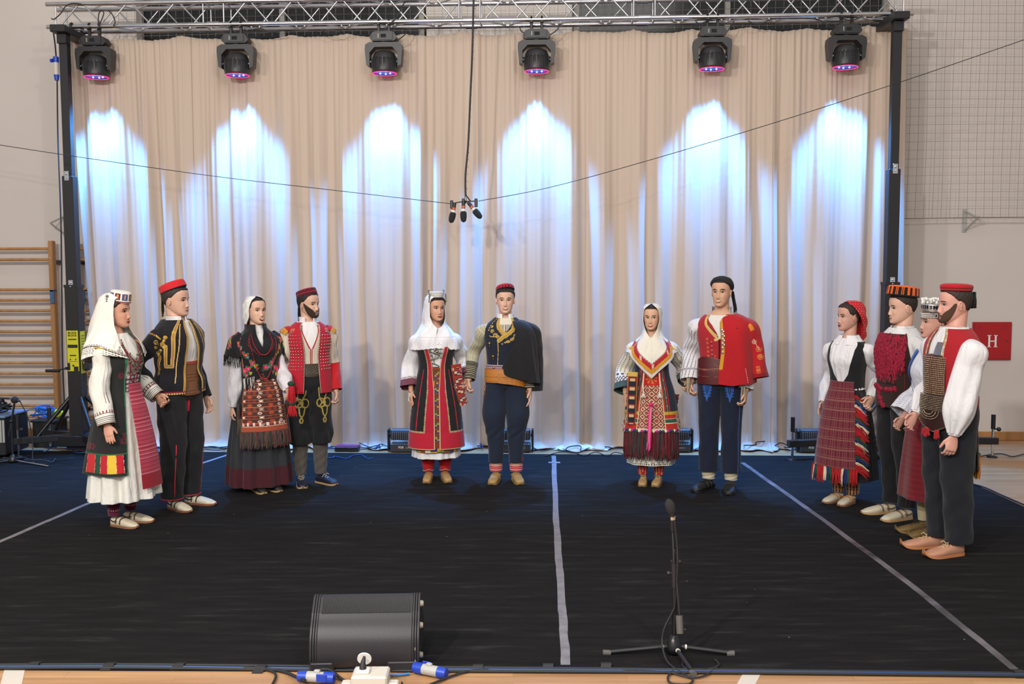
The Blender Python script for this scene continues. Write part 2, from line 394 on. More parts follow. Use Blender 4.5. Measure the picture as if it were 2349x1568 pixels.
# ================= moving heads =================
ring=mat('red_led_ring',(1,.02,.12),.4,emit=(1,.02,.14),estr=2.2)
lens=mat('blue_lens',(.01,.12,.5),.15,emit=(.01,.13,.8),estr=.30)
led=mat('lit_lamp_spots',(1,1,1),.3,emit=(.5,.75,1),estr=1.2)
disp=mat('display_glass',(.006,.008,.01),.1)
def make_head():
    r=empty('moving_head_light')
    for sx in(-.055,.055):
        m=MB(); m.tube([(sx+.0,0+.03*math.cos(a),.03*math.sin(a)) for a in np.linspace(-2.6,2.9,14)],.010,8)
        m.box((sx,-.005,-.075),(.03,.035,.10),bev=.006); m.cyl((sx-.018,-.02,-.03),(sx+.018,-.02,-.03),.012,8); m.cyl((sx,-.035,-.03),(sx,-.055,-.03),.012,8); m.cyl((sx,-.02,-.12),(sx,-.02,-.128),.018,10)
        m.build('truss_clamp',M['black'],r)
    m=MB()
    m.prism([(-.145,-.17),(-.115,-.125),(-.08,-.115),(.08,-.115),(.115,-.125),(.145,-.17),(.145,-.185),(.115,-.215),(-.115,-.215),(-.145,-.185)],(0,.15,0),0,(0,-.075,0))
    m.prism([(-.1,-.125),(.1,-.125),(.1,-.205),(-.1,-.205)],(0,-.012,0),0,(0,-.075,0))
    for k in range(4): m.box((-.125+.0,-.078,-.15-.012*k),(.01,.006,.006))
    b=m.build('base',M['black_plastic'],r)
    m=MB(); m.box((.005,-.089,-.165),(.055,.004,.035)); m.build('display',disp,b)
    m=MB()
    for k in range(4): m.box((-.05,-.0895,-.148-.011*k),(.012,.003,.005))
    m.build('buttons',M['white_pl'],b)
    # yoke: U shape
    m=MB(); o=[(-.15,-.225),(.15,-.225),(.195,-.25),(.20,-.30),(.185,-.46),(.15,-.475),(.15,-.335),(.095,-.275),(-.095,-.275),(-.15,-.335),(-.15,-.475),(-.185,-.46),(-.20,-.30),(-.195,-.25)]
    def seg(a,b_,c,d): 
        m.prism([a,b_,c,d],(0,.13,0),0,(0,-.065,0))
    seg(o[0],o[1],o[7],o[8]); seg(o[1],o[2],o[6],o[7]); seg(o[2],o[3],o[4],o[6]); m.prism([o[4],o[5],o[6]],(0,.13,0),0,(0,-.065,0))
    seg(o[13],o[0],o[8],o[9]); seg(o[12],o[13],o[9],o[11]); m.prism([o[9],o[10],o[11]],(0,.13,0),0,(0,-.065,0))
    m.cyl((0,0,-.212),(0,0,-.228),.05,16)
    yk=m.build('yoke',M['black_plastic'],r)
    for sx in(-1,1): m=MB(); m.ball((sx*.142,-.05,-.43),.009,n=8); m.build('pivot_screw',M['chrome'],yk)
    m=MB(); T=Matrix.Translation((0,0,-.43))
    m.lathe([(.001,.12),(.07,.118),(.105,.10),(.125,.06),(.128,.02),(.133,.018),(.133,-.095),(.128,-.11),(.118,-.11),(.116,-.09),(.001,-.088)],32,mat=T)
    for k in range(20):
        a=2*PI*k/20; m.box((.133*math.cos(a),.133*math.sin(a),-.455),(.008,.008,.10),rot=Matrix.Rotation(a,3,'Z'))
    for k in range(24):
        a=2*PI*k/24; m.box((.127*math.cos(a),.127*math.sin(a),-.39),(.006,.012,.014),rot=Matrix.Rotation(a,3,'Z'))
    for sx in(-1,1): m.cyl((sx*.12,0,-.42),(sx*.15,0,-.42),.03,14)
    h=m.build('lamp_head',M['black_plastic'],r)
    m=MB(); m.tube([(.124*math.cos(a),.124*math.sin(a),-.542) for a in np.linspace(0,2*PI,41)[:-1]],.0045,6,closed=True); m.build('led_ring',ring,h)
    m=MB(); m.lathe([(.001,-.528),(.08,-.530),(.115,-.538),(.115,-.530),(.001,-.520)],32); L=m.build('lens',lens,h)
    for k in range(3):
        a=.6+.97*k; rr=.065
        m=MB(); m.ball((rr*math.cos(a),rr*math.sin(a),-.533),.011,n=8); m.build('lamp_bead',led,L)
    return r
hx=[217,542,881,1231,1634,1941]
hl=['leftmost moving head stage light hanging above the woman in the long veil','second moving head stage light from the left above the woman in the floral shawl','third moving head stage light from the left, left of the microphone cable','fourth moving head stage light from the left hanging just right of the microphone cable','fifth moving head stage light from the left above the man in the red jacket','rightmost moving head stage light hanging beside the right post']
proto=make_head()
for i,x in enumerate(hx):
    o=proto if i==0 else copy_tree(proto)
    s,_=spx(x,62,0); o.location=st(s,0,TZ); o.rotation_euler=(0,0,SROT); 
    tag(o,hl[i],'stage light','moving head lights hanging from the truss')
    p=st(s,-.0,TZ-.56)
    l=bpy.data.lights.new('moving_head_beam','SPOT'); l.energy=BEAM if 'BEAM' in globals() else 1050; l.color=(.06,.34,1.0); l.spot_size=math.radians(74); l.spot_blend=.75; l.shadow_soft_size=.06
    lo_=bpy.data.objects.new('moving_head_beam',l); COL.objects.link(lo_); lo_.location=p
    tgt=st(s,-.30,0); lo_.rotation_euler=(tgt-p).to_track_quat('-Z','Y').to_euler()
# ================= cables on the truss =================
def cable(pts,r,m,name,label,cat='cable',group=None,n=7,sub=6,parent=None):
    P=[Vector(p) for p in pts]; out=[]
    for i in range(len(P)-1):
        p0=P[max(i-1,0)];p1=P[i];p2=P[i+1];p3=P[min(i+2,len(P)-1)]
        for k in range(sub):
            t=k/sub; out.append(.5*((2*p1)+(p2-p0)*t+(2*p0-5*p1+4*p2-p3)*t*t+(3*p1-p0-3*p2+p3)*t**3))
    out.append(P[-1]); mb=MB(); mb.tube(out,r,n)
    o=mb.build(name,m,parent)
    return tag(o,label,cat,group) if label else o
def sp(px,py,b): s,z=spx(px,py,b); return st(s,b,z)
for pts,lab in (([(118,42),(124,44),(140,30),(150,15),(165,8),(185,9)],'short black cable looping over the left end of the truss'),
    ([(225,60),(232,48),(238,30),(232,24),(226,35),(226,58)],'black cable loop above the leftmost stage light'),
    ([(248,24),(258,34),(264,50),(260,60)],'thin black cable curving down the truss right of the leftmost stage light'),
    ([(560,66),(575,76),(580,68),(600,66),(620,74),(650,70)],'black cable sagging beneath the truss right of the second stage light'),
    ([(735,68),(755,76),(775,74),(790,66)],'black cable sagging beneath the truss left of the third stage light'),
    ([(935,2),(925,10),(915,30),(905,45),(898,50)],'black cable climbing the truss above the third stage light'),
    ([(935,64),(930,78),(915,90),(905,94)],'black cable loop right of the third stage light'),
    ([(1192,60),(1196,72),(1210,76),(1218,72)],'black cable loop left of the fourth stage light'),
    ([(1285,55),(1278,68),(1262,80),(1255,84)],'black cable loop right of the fourth stage light'),
    ([(1595,48),(1605,55),(1618,50),(1640,46)],'black cable loop left of the fifth stage light'),
    ([(1684,48),(1678,58),(1668,72),(1660,78)],'black cable loop right of the fifth stage light'),
    ([(1716,48),(1740,56),(1770,44),(1800,42),(1850,42),(1880,46),(1900,60),(1914,64)],'black cable sagging along the truss between the fifth and rightmost lights'),
    ([(1925,40),(1945,46),(1965,44),(1978,36)],'short black cable beside the clamps of the rightmost light')):
    cable([sp(x,y,-.04) for x,y in pts],.006,M['rubber'],'cable',lab,group='black cables looped along the truss')
# ================= towers =================
lab_y=mat('yellow_warning_label',lin('c9c21e'),.5)
def tower(px_top,name,label,ext,mirror=1):
    s,_=spx(px_top,100,-.18); s0=s
    r=empty(name,st(s,-.17,0),SROT,label,'lifting tower','crank lifting towers at the ends of the truss')
    m=MB(); m.box((0,0,.95),(.145,.145,1.75),bev=.006); base=m.build('outer_mast',M['black'],r)
    m=MB(); m.box((0,0,2.25),(.118,.118,1.5),bev=.006); m.build('middle_mast',M['black'],r)
    m=MB(); m.box((0,0,3.75),(.088,.088,1.55),bev=.006); m.build('inner_mast',M['black'],r)
    m=MB(); m.box((0,.14,4.53),(.16,.58,.075),bev=.006); m.box((0,-.02,4.44),(.10,.10,.10),bev=.004)
    for bb in(.17,.41): m.tube([(.0+.03*math.cos(a)*0,bb+.034*math.cos(a),TZ+.034*math.sin(a)) for a in np.linspace(0,2*PI,17)[:-1]],.012,6,closed=True); m.box((0,bb,4.575),(.05,.05,.02))
    m.build('truss_fork',M['black'],r)
    for z in(1.835,3.0): m=MB(); m.box((.0,-.066,z),(.05,.008,.10),bev=.002); m.ball((0,-.072,z+.02),.012,n=8); m.ball((0,-.072,z-.02),.010,n=8); m.build('locking_plate',M['chrome'],r)
    m=MB(); m.box((0,0,1.82),(.152,.152,.03)); m.build('mast_collar',M['black'],r)
    m=MB(); m.box((0,0,.14),(.34,.30,.12),bev=.01); m.box((0,0,.06),(.20,.2,.05)); m.build('base_frame',M['dark_metal'],r)
    for (dx,dy) in ext:
        d=Vector((dx,dy,0)); L=d.length; u=d/L; ro=Matrix.Rotation(math.atan2(u.y,u.x),3,'Z')
        leg=MB(); leg.box(u*(L/2)+Vector((0,0,.175)),(L,.07,.07),rot=ro,bev=.005)
        lg=leg.build('outrigger',M['black'],r)
        m=MB(); e=u*(L-.05)+Vector((0,0,0)); m.cyl(e+Vector((0,0,.02)),e+Vector((0,0,.36)),.014,10); m.build('levelling_screw',M['chrome'],lg)
        m=MB(); m.lathe([(.001,.022),(.02,.022),(.055,.008),(.055,.001),(.001,.001)],18,mat=Matrix.Translation(e)); m.build('foot_plate',M['dark_metal'],lg)
        m=MB(); m.cyl(e+Vector((0,0,.30)),e+Vector((0,0,.45)),.022,10); m.build('handle',M['black'],lg)
        m=MB(); m.ball(e+Vector((.05,-.02,.30)),.024,n=10); m.cyl(e+Vector((0,0,.30)),e+Vector((.05,-.02,.30)),.008,6); m.build('knob',M['black_plastic'],lg)
        m=MB(); a=u*.07+Vector((0,0,.62)); b_=u*.42+Vector((0,0,.20)); m.tube([a,b_],.022,4); m.build('brace',M['dark_metal'],r)
    return r
lt=tower(147,'crank_lift_tower','black crank lifting tower with a yellow label holding up the left end of the truss',[(-.55,-.35),(.42,-.40),(-.5,.25),(.42,.20)])
M['label_black']=mat('label_print_black',(.01,.01,.01),.6)
m=MB(); m.box((0,-.0745,1.12),(.125,.003,.44)); m.box((.0745,0,1.10),(.003,.10,.46)); lbl=m.build('warning_label',lab_y,lt)
m=MB()
for z,wd,h in((1.245,.09,.012),(1.17,.11,.035),(1.07,.07,.012),(1.005,.1,.004),(.96,.02,.02)): m.box((0,-.0765,z),(wd,.001,h))
for k in range(12): m.box((.0765,0,1.28-.03*k),(.001,.07,.006))
m.box((.03,-.0765,.92),(.05,.001,.06)); m.box((-.05,-.0765,.95),(.03,.001,.08))
m.prism([(-.04,.99),(-.02,.99),(-.03,1.01)],(0,-.001,0),0,(0,-.0762,.03)); m.prism([(.02,.99),(.04,.99),(.03,1.01)],(0,-.001,0),0,(0,-.0762,.03))
m.build('label_print',M['label_black'],lbl)
def text(body,size,loc,rot,m,name,parent=None,extr=.001,align='CENTER',bold=0):
    cu=bpy.data.curves.new(name,'FONT'); cu.body=body; cu.size=size; cu.extrude=extr; cu.align_x=align; cu.align_y='CENTER'; cu.offset=bold
    o=bpy.data.objects.new(name,cu); COL.objects.link(o); o.data.materials.append(m); o.location=loc; o.rotation_euler=rot
    bpy.context.view_layer.update(); me=bpy.data.meshes.new_from_object(o.evaluated_get(bpy.context.evaluated_depsgraph_get())); o2=bpy.data.objects.new(name,me); COL.objects.link(o2); o2.location=loc; o2.rotation_euler=rot; me.name=name
    bpy.data.objects.remove(o); bpy.data.curves.remove(cu); o2.name=name
    if parent: o2.parent=parent
    return o2
text('BLOCK',.03,(0,-.0768,1.315),(PI/2,0,0),M['label_black'],'label_text',lbl,.0005,bold=.001)
text('BLOCK',.03,(0,-.0768,1.287),(PI/2,0,0),M['label_black'],'label_text',lbl,.0005,bold=.001)
m=MB(); m.box((.115,.0,1.02),(.07,.10,.24),bev=.02); m.build('winch',M['black_plastic'],lt)
m=MB(); m.tube([(-.07,-.09,.93),(-.13,-.09,.92),(-.17,-.09,.905)],.008,8); m.tube([(-.15,-.09,.905),(-.30,-.09,.905)],.017,10); m.box((-.07,-.085,.93),(.03,.02,.03)); m.build('crank_handle',M['black'],lt)
rt=tower(2057,'crank_lift_tower','black crank lifting tower standing behind the four dancers at right',[(-1.10,-.30),(1.12,-.08),(-.35,.22),(.4,.28)])
m=MB(); m.cyl((-.22,-.22,.05),(-.16,-.22,.05),.05,14); m.box((-.19,-.22,.12),(.05,.06,.06)); m.build('caster_wheel',M['rubber'],rt)
# blue/white plug hanging on the left tower
pr=empty('cable_connector',atY(129,150,10.55),0,'white and blue inline power connector hanging beside the left tower','connector')
m=MB(); m.cyl((0,0,-.10),(0,0,.07),.028,12); m.build('housing',M['white_pl'],pr)
m=MB(); m.cyl((0,0,.03),(0,0,.09),.03,12); m.cyl((-.03,-.01,.05),(-.055,-.01,.05),.02,8); m.build('cap',M['blue_pl'],pr)
m=MB(); m.cyl((0,0,-.16),(0,0,-.10),.022,12,r2=.03); m.build('cap',M['blue_pl'],pr)
cable([atY(120,58,10.5),atY(126,100,10.52),atY(129,135,10.55)],.008,M['rubber'],'cable','black cable dropping to the connector beside the left tower')
cable([atY(131,180,10.55),atY(133,320,10.55),atY(140,520,10.5),atY(143,800,10.5),atY(148,930,10.5)],.008,M['rubber'],'cable','black cable running down the left tower below the connector')
# ================= net =================
netm=mat('net_cord',lin('8f877e'),.8)
s_n0=sw[0]-.1; s_n1=14.0; NB=WB-.22
zb=spx(2250,500,NB)[1]; cell=19/ (FPX/10.7)
mb=MB(); ss=np.arange(s_n0,s_n1,cell)
zs=np.arange(zb,wz1+.4,cell)
s_r=spx(2070,300,NB)[0]; zt0=spx(700,82,NB)[1]
for s in ss:
    z0=zb if s>s_r else zt0
    mb.tube([st(s+.006*math.sin(z*3+s*5),NB+.01*math.sin(s*2+z),z) for z in np.linspace(z0,zs[-1],14)],.0023,4,caps=False)
for z in zs:
    a=s_n0 if z>zt0 else s_r
    mb.tube([st(s,NB+.01*math.sin(s*2+z),z+.012*math.sin(s*1.1+z)) for s in np.arange(a,s_n1,.15)],.0023,4,caps=False)
net=tag(mb.build('safety_net',netm),'square mesh safety net hung in front of the wall and windows','net')
mb=MB(); mb.tube([st(s,NB,zb+.004*math.sin(s*2)) for s in np.arange(s_r,s_n1,.2)],.006,6); mb.build('edge_rope',netm,net)
brk=empty('net_bracket',sp(2212,506,WB),SROT,'grey triangular wall bracket holding the lower edge of the net','bracket')
m=MB(); m.box((0,-.006,0),(.05,.012,.26),bev=.003); m.build('wall_plate',M['grey_pl'],brk)
m=MB(); m.cyl((0,-.01,.11),(.06,-.21,.02),.010,8); m.cyl((0,-.01,-.11),(.06,-.21,.02),.010,8); m.tube([(.06+.02*math.cos(a),-.22,.02+.02*math.sin(a)) for a in np.linspace(0,2*PI,13)[:-1]],.005,6,closed=True); m.build('arm',M['grey_pl'],brk)
brk=empty('net_bracket',sp(150,517,WB),SROT,'grey wall bracket partly hidden behind the left tower','bracket')
m=MB(); m.box((0,-.006,0),(.05,.012,.26),bev=.003); m.cyl((0,-.01,.11),(-.07,-.21,.02),.010,8); m.cyl((0,-.01,-.11),(-.07,-.21,.02),.010,8); m.build('arm',M['grey_pl'],brk)
# ================= hydrant cabinet =================
redm=mat('red_enamel',lin('a5161f'),.35)
hs=[spx(x,780,WB)[0] for x in(2229,2318)]; hz=[spx(2270,y,WB)[1] for y in(825,738)]
hw,hh=hs[1]-hs[0],hz[1]-hz[0]
hc=empty('hydrant_cabinet',st((hs[0]+hs[1])/2,WB,(hz[0]+hz[1])/2),SROT,'red wall hydrant cabinet marked with a white letter H','cabinet')
m=MB(); m.box((0,-.012,0),(hw,.024,hh),bev=.003); m.build('housing',redm,hc)
m=MB(); m.box((0,-.028,0),(hw*.93,.010,hh*.92),bev=.003); dr=m.build('door',redm,hc)
m=MB()
for sx in(-1,1):
    for sz in(-1,1):
        for i in range(4):
            for j in range(3): m.cyl((sx*hw*.33+(i-1.5)*.018,-.0335,sz*hh*.36+(j-1)*.018),(sx*hw*.33+(i-1.5)*.018,-.0338,sz*hh*.36+(j-1)*.018),.003,6)
m.cyl((hw*.37,-.033,0),(hw*.37,-.037,0),.006,10); m.build('vent_holes',M['black'],dr)
wm=mat('white_print',(.75,.74,.72),.6)
m=MB(); a=.07;b_=.075
for sx in(-1,1):
    m.box((sx*.036,-.0345,0),(.020,.002,.135)); 
    for z in(-.0655,.0655): m.box((sx*.036,-.0345,z),(.042,.002,.008))
m.box((0,-.0345,0),(.06,.002,.012)); m.build('letter_h',wm,dr)
# ================= wall bars =================
def wallbars(x_up,xs,rungs,label,cy=5):
    b=WB-.16; R=empty('wall_bars',st(spx(x_up,800,b)[0],b,0),SROT,label,'wall bars','wooden gymnastics wall bars')
    s0=spx(x_up,800,b)[0]; zt=spx(x_up,552,b)[1]
    ends=[0,spx(xs,800,b)[0]-s0]
    for e in ends:
        m=MB(); m.box((e,0,zt/2),(.055,.085,zt),bev=.008); up=m.build('upright',M['wood'],R)
        m=MB()
        for z in(.3,1.2,zt-.2): m.cyl((e,-.043,z),(e,-.047,z),.007,8); 
        m.build('bolt',M['chrome'],up)
        for z in(zt-.25,.35): m=MB(); m.box((e,.10,z),(.04,.12,.05)); m.build('wall_bracket',M['dark_metal'],up)
    for y in rungs:
        z=spx(x_up,y,b)[1]; m=MB(); a,c=sorted(ends); m.tube([(a+.02,.0,z),(c-.02,.0,z)],.017,10); m.build('rung',M['wood'],R)
    return R
rg=[570,595,664,688,712,736,760,784,808,832,856,881,905,930,955]
wb1=wallbars(128,-60,rg,'wooden wall bars at the far left, left of the tower')
wb2=wallbars(183,330,rg,'wooden wall bars partly hidden between the left tower and the curtain')
bl=mat('blue_tape',lin('3c5f86'),.6)
for x,lab in((120,'blue hook bracket on the upright left of the left tower'),(190,'blue hook bracket on the upright right of the left tower')):
    m=MB(); p=sp(x,680,WB-.22); m.box(p,(.05,.02,.16),bev=.005); m.box(p+Vector((0,.03,.07)),(.05,.08,.02)); tag(m.build('hook_bracket',bl),lab,'bracket','blue brackets on the wall bars')
# ================= floor flood lights =================
fin=mat('flood_fins',(.12,.12,.125),.45)
casing=mat('flood_casing',(.05,.05,.055),.4)
def make_flood():
    r=empty('floor_flood_light')
    m=MB(); m.box((0,0,.055),(.33,.12,.095),bev=.012); base=m.build('power_box',casing,r)
    text('FOS',.032,(-.045,-.0605,.06),(PI/2,0,0),wm,'logo_text',base,.0008,bold=.001)
    m=MB(); m.box((.055,-.0605,.055),(.10,.001,.003)); m.build('logo_line',wm,base)
    m=MB(); m.box((0,.01,.195),(.32,.11,.115),bev=.01); h=m.build('lamp_housing',casing,r)
    m=MB()
    for k in range(13): m.box((-.135+.0225*k,-.058,.19),(.010,.03,.085),bev=.003)
    m.build('cooling_fins',fin,h)
    for sx in(-1,1):
        m=MB(); m.box((sx*.185,0,.135),(.022,.09,.245),bev=.006); m.cyl((sx*.165,0,.19),(sx*.19,0,.19),.02,12); b=m.build('side_bracket',M['black'],r)
    return r
fx=[(928,1040,'black flood light on the floor behind the woman in the white lace veil'),(1182,1040,'black flood light on the floor behind the legs of the man in the black cape'),(1550,1040,'black flood light on the floor between the cream headscarf woman and the red jacket man'),(1873,1041,'black flood light on the floor left of the woman in the red headscarf')]
p=make_flood()
for i,(x,y,lab) in enumerate(fx):
    o=p if i==0 else copy_tree(p)
    g=atZ(x,y); s,b=to_st(g); o.location=st(s,b+.10,0); o.rotation_euler=(0,0,SROT); tag(o,lab,'flood light','black flood lights along the foot of the curtain')
# control box with a magenta lid
g=atZ(795,1036); r=empty('power_strip_box',(g.x,g.y,0),SROT,'low black box with a magenta top lying among blue cables','box')
m=MB(); m.box((0,.05,.03),(.26,.12,.055),bev=.006); m.build('housing',M['black_plastic'],r)
m=MB(); m.box((0,.05,.0615),(.24,.10,.006)); m.build('lid',mat('magenta_lid',lin('8d2360'),.5),r)
# cables at the back
bc=mat('blue_cable_sheath',lin('1a3f70'),.4)
def squig(x0,x1,y,n,amp,seed,r,m,lab,zmax=.05,grp='tangled cables along the back edge of the carpet'):
    rg_=random.Random(seed); pts=[]
    for k in range(n):
        t=k/(n-1); x=x0+(x1-x0)*t+rg_.uniform(-1,1)*amp; yy=y+rg_.uniform(-1,1)*5
        g=atZ(x,yy); pts.append((g.x,g.y,.012+rg_.random()*zmax))
    cable(pts,r,m,'cable',lab,group=grp)
squig(370,520,1032,14,26,1,.006,bc,'blue cable tangle on the floor between the red cap man and the floral shawl woman')
squig(360,515,1036,10,18,2,.006,bc,'second blue cable loop beside the red cap man, nearer the carpet')
squig(760,890,1030,16,28,3,.006,bc,'blue cable tangle on the floor right of the bearded man')
squig(770,885,1034,12,22,4,.0055,M['rubber'],'black cable tangle on the floor right of the bearded man')
squig(740,862,1050,8,8,5,.0055,bc,'thin blue cable lying on the carpet right of the bearded man',.004)
squig(1050,1130,1030,12,16,6,.006,bc,'dark blue cable coil between the lace veil woman and the black cape man')
squig(1225,1450,1036,14,14,7,.006,M['rubber'],'black cable winding across the floor right of the black cape man')
squig(1255,1440,1044,9,8,8,.005,M['rubber'],'thin black cable near the tape patch behind the black cape man',.01)
squig(1590,1640,1038,6,8,9,.006,bc,'short blue cable beside the flood light behind the red jacket man')
squig(1705,1835,1034,12,14,10,.006,M['rubber'],'black cable loops between the red jacket man and the right flood light',.08)
squig(215,340,1030,12,18,12,.006,bc,'blue cable loops on the floor behind the long veil woman')
squig(0,160,1062,14,24,13,.006,M['rubber'],'black cable loops on the carpet at the far left')
squig(60,230,1040,12,22,14,.006,bc,'blue cables lying before the left tower')
squig(2205,2349,1046,7,4,15,.006,M['rubber'],'black cable lying on the parquet below the wall at far right',.002)
cable([atZ(2226,1108,.012),atZ(2260,1118,.012),atZ(2300,1136,.012),atZ(2360,1162,.012)],.007,M['rubber'],'cable','black cable following the right edge of the carpet')
# white bundled cloth ends on the floor
bw=mat('white_liner_cloth',lin('c9c6c2'),.8,bump=.3,bscale=30)
for x,y,wd,lab in((1760,1028,.36,'crumpled white cloth end on the floor right of the red jacket man'),(1330,1030,.30,'crumpled white cloth end on the floor right of the black cape man'),(850,1026,.45,'crumpled white cloth end on the floor left of the flood light')):
    g=atZ(x,y); mb=MB(); n=40; k=14; vs=[]; fs=[]
    for j in range(k+1):
        for i in range(n+1):
            u=i/n-.5; v=j/k
            z=.012+ (math.sin(PI*v)**.7)*(.035+.028*math.sin(u*13+v*3)+.018*math.sin(u*29+v*7+1))*max(0,1-abs(u*1.9)**3)
            vs.append((u*wd*2*(1-.15*v)+.02*math.sin(v*9), -.10+v*.24+.02*math.sin(u*9), max(.008,z)))
    for j in range(k):
        for i in range(n): a=j*(n+1)+i; fs.append((a,a+1,a+n+2,a+n+1))
    mb.add(vs,fs,0,True); o=mb.build('crumpled_cloth',bw); o.location=(g.x,g.y,0); o.rotation_euler=(0,0,SROT); tag(o,lab,'cloth','crumpled cloth ends along the foot of the curtain')
    o.modifiers.new('thick','SOLIDIFY').thickness=.004
# ================= overhead microphones =================
MY=9.75
foam=mat('black_foam',(.018,.017,.018),.95,bump=.5,bscale=400)
orange=mat('orange_band',lin('c4623a'),.5)
hz_=cable([atY(1088,-60,MY),atY(1086,20,MY),atY(1083,130,MY),atY(1079,220,MY),atY(1074,330,MY),atY(1068,400,MY),atY(1068,446,MY)],.010,M['rubber'],'microphone_cable','thick black cable hanging from above down to the three microphones')
mb=MB()
for k in range(26):
    p=atY(1087-19*k/26.,20+k*16.5,MY); mb.box(p+Vector((.012,-.004,0)),(.008,.006,.006))
mb.build('cable_tie',M['rubber'],hz_)
zc=atY(1066,462,MY)
bar=empty('microphone_bar',zc,0,'black crossbar suspended in front of the curtain, carrying three microphones','microphone bar')
def L_(px,py,dy=0): v=atY(px,py,MY+dy)-zc; return v
m=MB(); m.tube([L_(1034,467),L_(1062,462),L_(1096,461)],.006,8); m.build('crossbar',M['black'],bar)
m=MB(); m.tube([L_(1068,446),L_(1080,462)],.007,8); m.tube([L_(1067,444),L_(1065,462)],.003,6); m.tube([L_(1067,444),L_(1071,462)],.003,6); m.build('suspension',M['rubber'],bar)
m=MB(); m.ball(L_(1066,463),.02,n=10); m.tube([L_(1060,466),L_(1066,461),L_(1074,464)],.006,6); m.build('clamp',M['dark_metal'],bar)
for (a,b,c,lab,cl_) in (((1043,466),(1039,490),(1035,500),'left of the three hanging microphones, foam windscreen tilted slightly left',(1036,462)),((1063,460),(1063,488),(1064,501),'middle one of the three hanging microphones, pointing straight down',(1063,458)),((1074,464),(1090,484),(1100,494),'right of the three hanging microphones, tilted outwards to the right',(1092,458))):
    A,B,C=atY(*a,MY-.02),atY(*b,MY-.02),atY(*c,MY-.02)
    r=empty('overhead_microphone',A,0,lab,'microphone','three microphones hanging in front of the curtain')
    B=B-A;C=C-A; u=C.normalized()
    m=MB(); m.cyl((0,0,0),B,.018,12,r2=.020); m.build('body',M['black'],r)
    m=MB(); m.cyl(B*.42,B*.62,.0205,12); m.build('colour_band',orange,r)
    m=MB(); m.cyl(B*.66,B*.86,.0208,12) ; m.build('white_band',wm,r)
    m=MB(); e=C+u*.025; d=(e-B); P=[];R_=[]
    for k in range(9):
        t=k/8; P.append(B+d*t*.0+(u*(t*.105-.01))); R_.append(.018+.016*math.sin(PI*min(1,.25+t*.75))**.7 if t<1 else .006)
    m.tube(P,R_,14); m.build('foam_windscreen',foam,r)
    m=MB(); cp=atY(*cl_,MY-.02)-A; m.box(cp+Vector((0,0,-.03)),(.033,.03,.085),bev=.006); m.build('stand_clip',M['black'],r)
cable([atY(1034,467,MY),atY(800,440,MY+.1),atY(500,405,MY+.2),atY(250,370,MY+.2),atY(-40,326,MY+.3),atY(-500,250,MY+.4)],.0035,M['rubber'],'guy_wire','thin black guy wire running from the microphones to the left',cat='wire',group='guy wires steadying the microphones')
cable([atY(1098,461,MY),atY(1300,420,MY-.1),atY(1700,305,MY-.3),atY(2060,190,MY-.5),atY(2400,74,MY-.6),atY(2800,-60,MY-.8)],.0035,M['rubber'],'guy_wire','thin grey guy wire rising from the microphones to the right',cat='wire',group='guy wires steadying the microphones')
# ================= front monitor speaker =================
spm=mat('speaker_shell',(.026,.024,.028),.42,bump=.25,bscale=220,spec=.35)
g0=atZ(712,1541); g1=atZ(962,1541); W_=g1.x-g0.x
sk=empty('monitor_speaker',((g0.x+g1.x)/2,g0.y,0),math.radians(2.0),'black curved-back stage monitor speaker lying at the front edge of the carpet','speaker')
prof=[(.0,.02),(-.012,.05),(-.015,.10),(-.005,.16),(.03,.225),(.052,.245),(.07,.275),(.145,.335),(.17,.338),(.40,.12),(.40,.03),(.38,.02)]
_cv=[(.0,.02),(-.016,.06),(-.018,.11),(-.006,.165),(.022,.215),(.055,.25),(.075,.275)]
_n=[]
for _i in range(len(_cv)-1):
    for _k in range(5):
        _t=_k/5; _p=_cv[max(_i-1,0)],_cv[_i],_cv[_i+1],_cv[min(_i+2,len(_cv)-1)]
        _n.append(tuple(.5*(2*_p[1][j]+(_p[2][j]-_p[0][j])*_t+(2*_p[0][j]-5*_p[1][j]+4*_p[2][j]-_p[3][j])*_t*_t+(3*_p[1][j]-_p[0][j]-3*_p[2][j]+_p[3][j])*_t**3) for j in(0,1)))
prof=_n+[(.075,.275)]+prof[7:]
def shell(w0,w1,sc_=1.0,ins=0):
    m=MB(); n=len(prof); cyv,czv=.18,.17
    P=[((y-cyv)*sc_+cyv,(z-czv)*sc_+czv) for y,z in prof]
    m.prism(P,(w1-w0,0,0),0,(w0,0,0),ux=(0,1,0),uy=(0,0,1)); return m
hw=W_/2
m=shell(-hw+.035,hw-.035); m.f=[f for i,f in enumerate(m.f)]; 
body=m.build('housing',spm,sk); bv=body.modifiers.new('bev','BEVEL'); bv.width=.010; bv.segments=3; bv.limit_method='ANGLE'; bv.angle_limit=math.radians(28)
body.data.polygons.foreach_set('use_smooth',[len(p.vertices)==4 for p in body.data.polygons]); _m=body.modifiers.new('wn','WEIGHTED_NORMAL')
for i,(a,b_) in enumerate(((-hw,-hw+.012),(-hw+.014,-hw+.024),(-hw+.026,-hw+.036),(hw-.036,hw-.026),(hw-.024,hw-.014),(hw-.012,hw))):
    e=shell(a,b_,1.006).build('end_rib',spm,sk); bv=e.modifiers.new('bev','BEVEL'); bv.width=.003; bv.segments=2; bv.limit_method='ANGLE'
m=MB()
for k in range(60):
    x=-hw+.05+k*(2*hw-.1)/59; m.prism([(.0,.0),(.075,.060),(.075,.063),(-.003,.003)],(.003,0,0),0,(x,.068,.275),ux=(0,1,0),uy=(0,0,1))
m.build('rib_texture',spm,sk)
m=MB(); m.box((-hw*.78,.03,.03),(.12,.10,.06),bev=.01); m.build('foot_block',M['black_plastic'],sk)
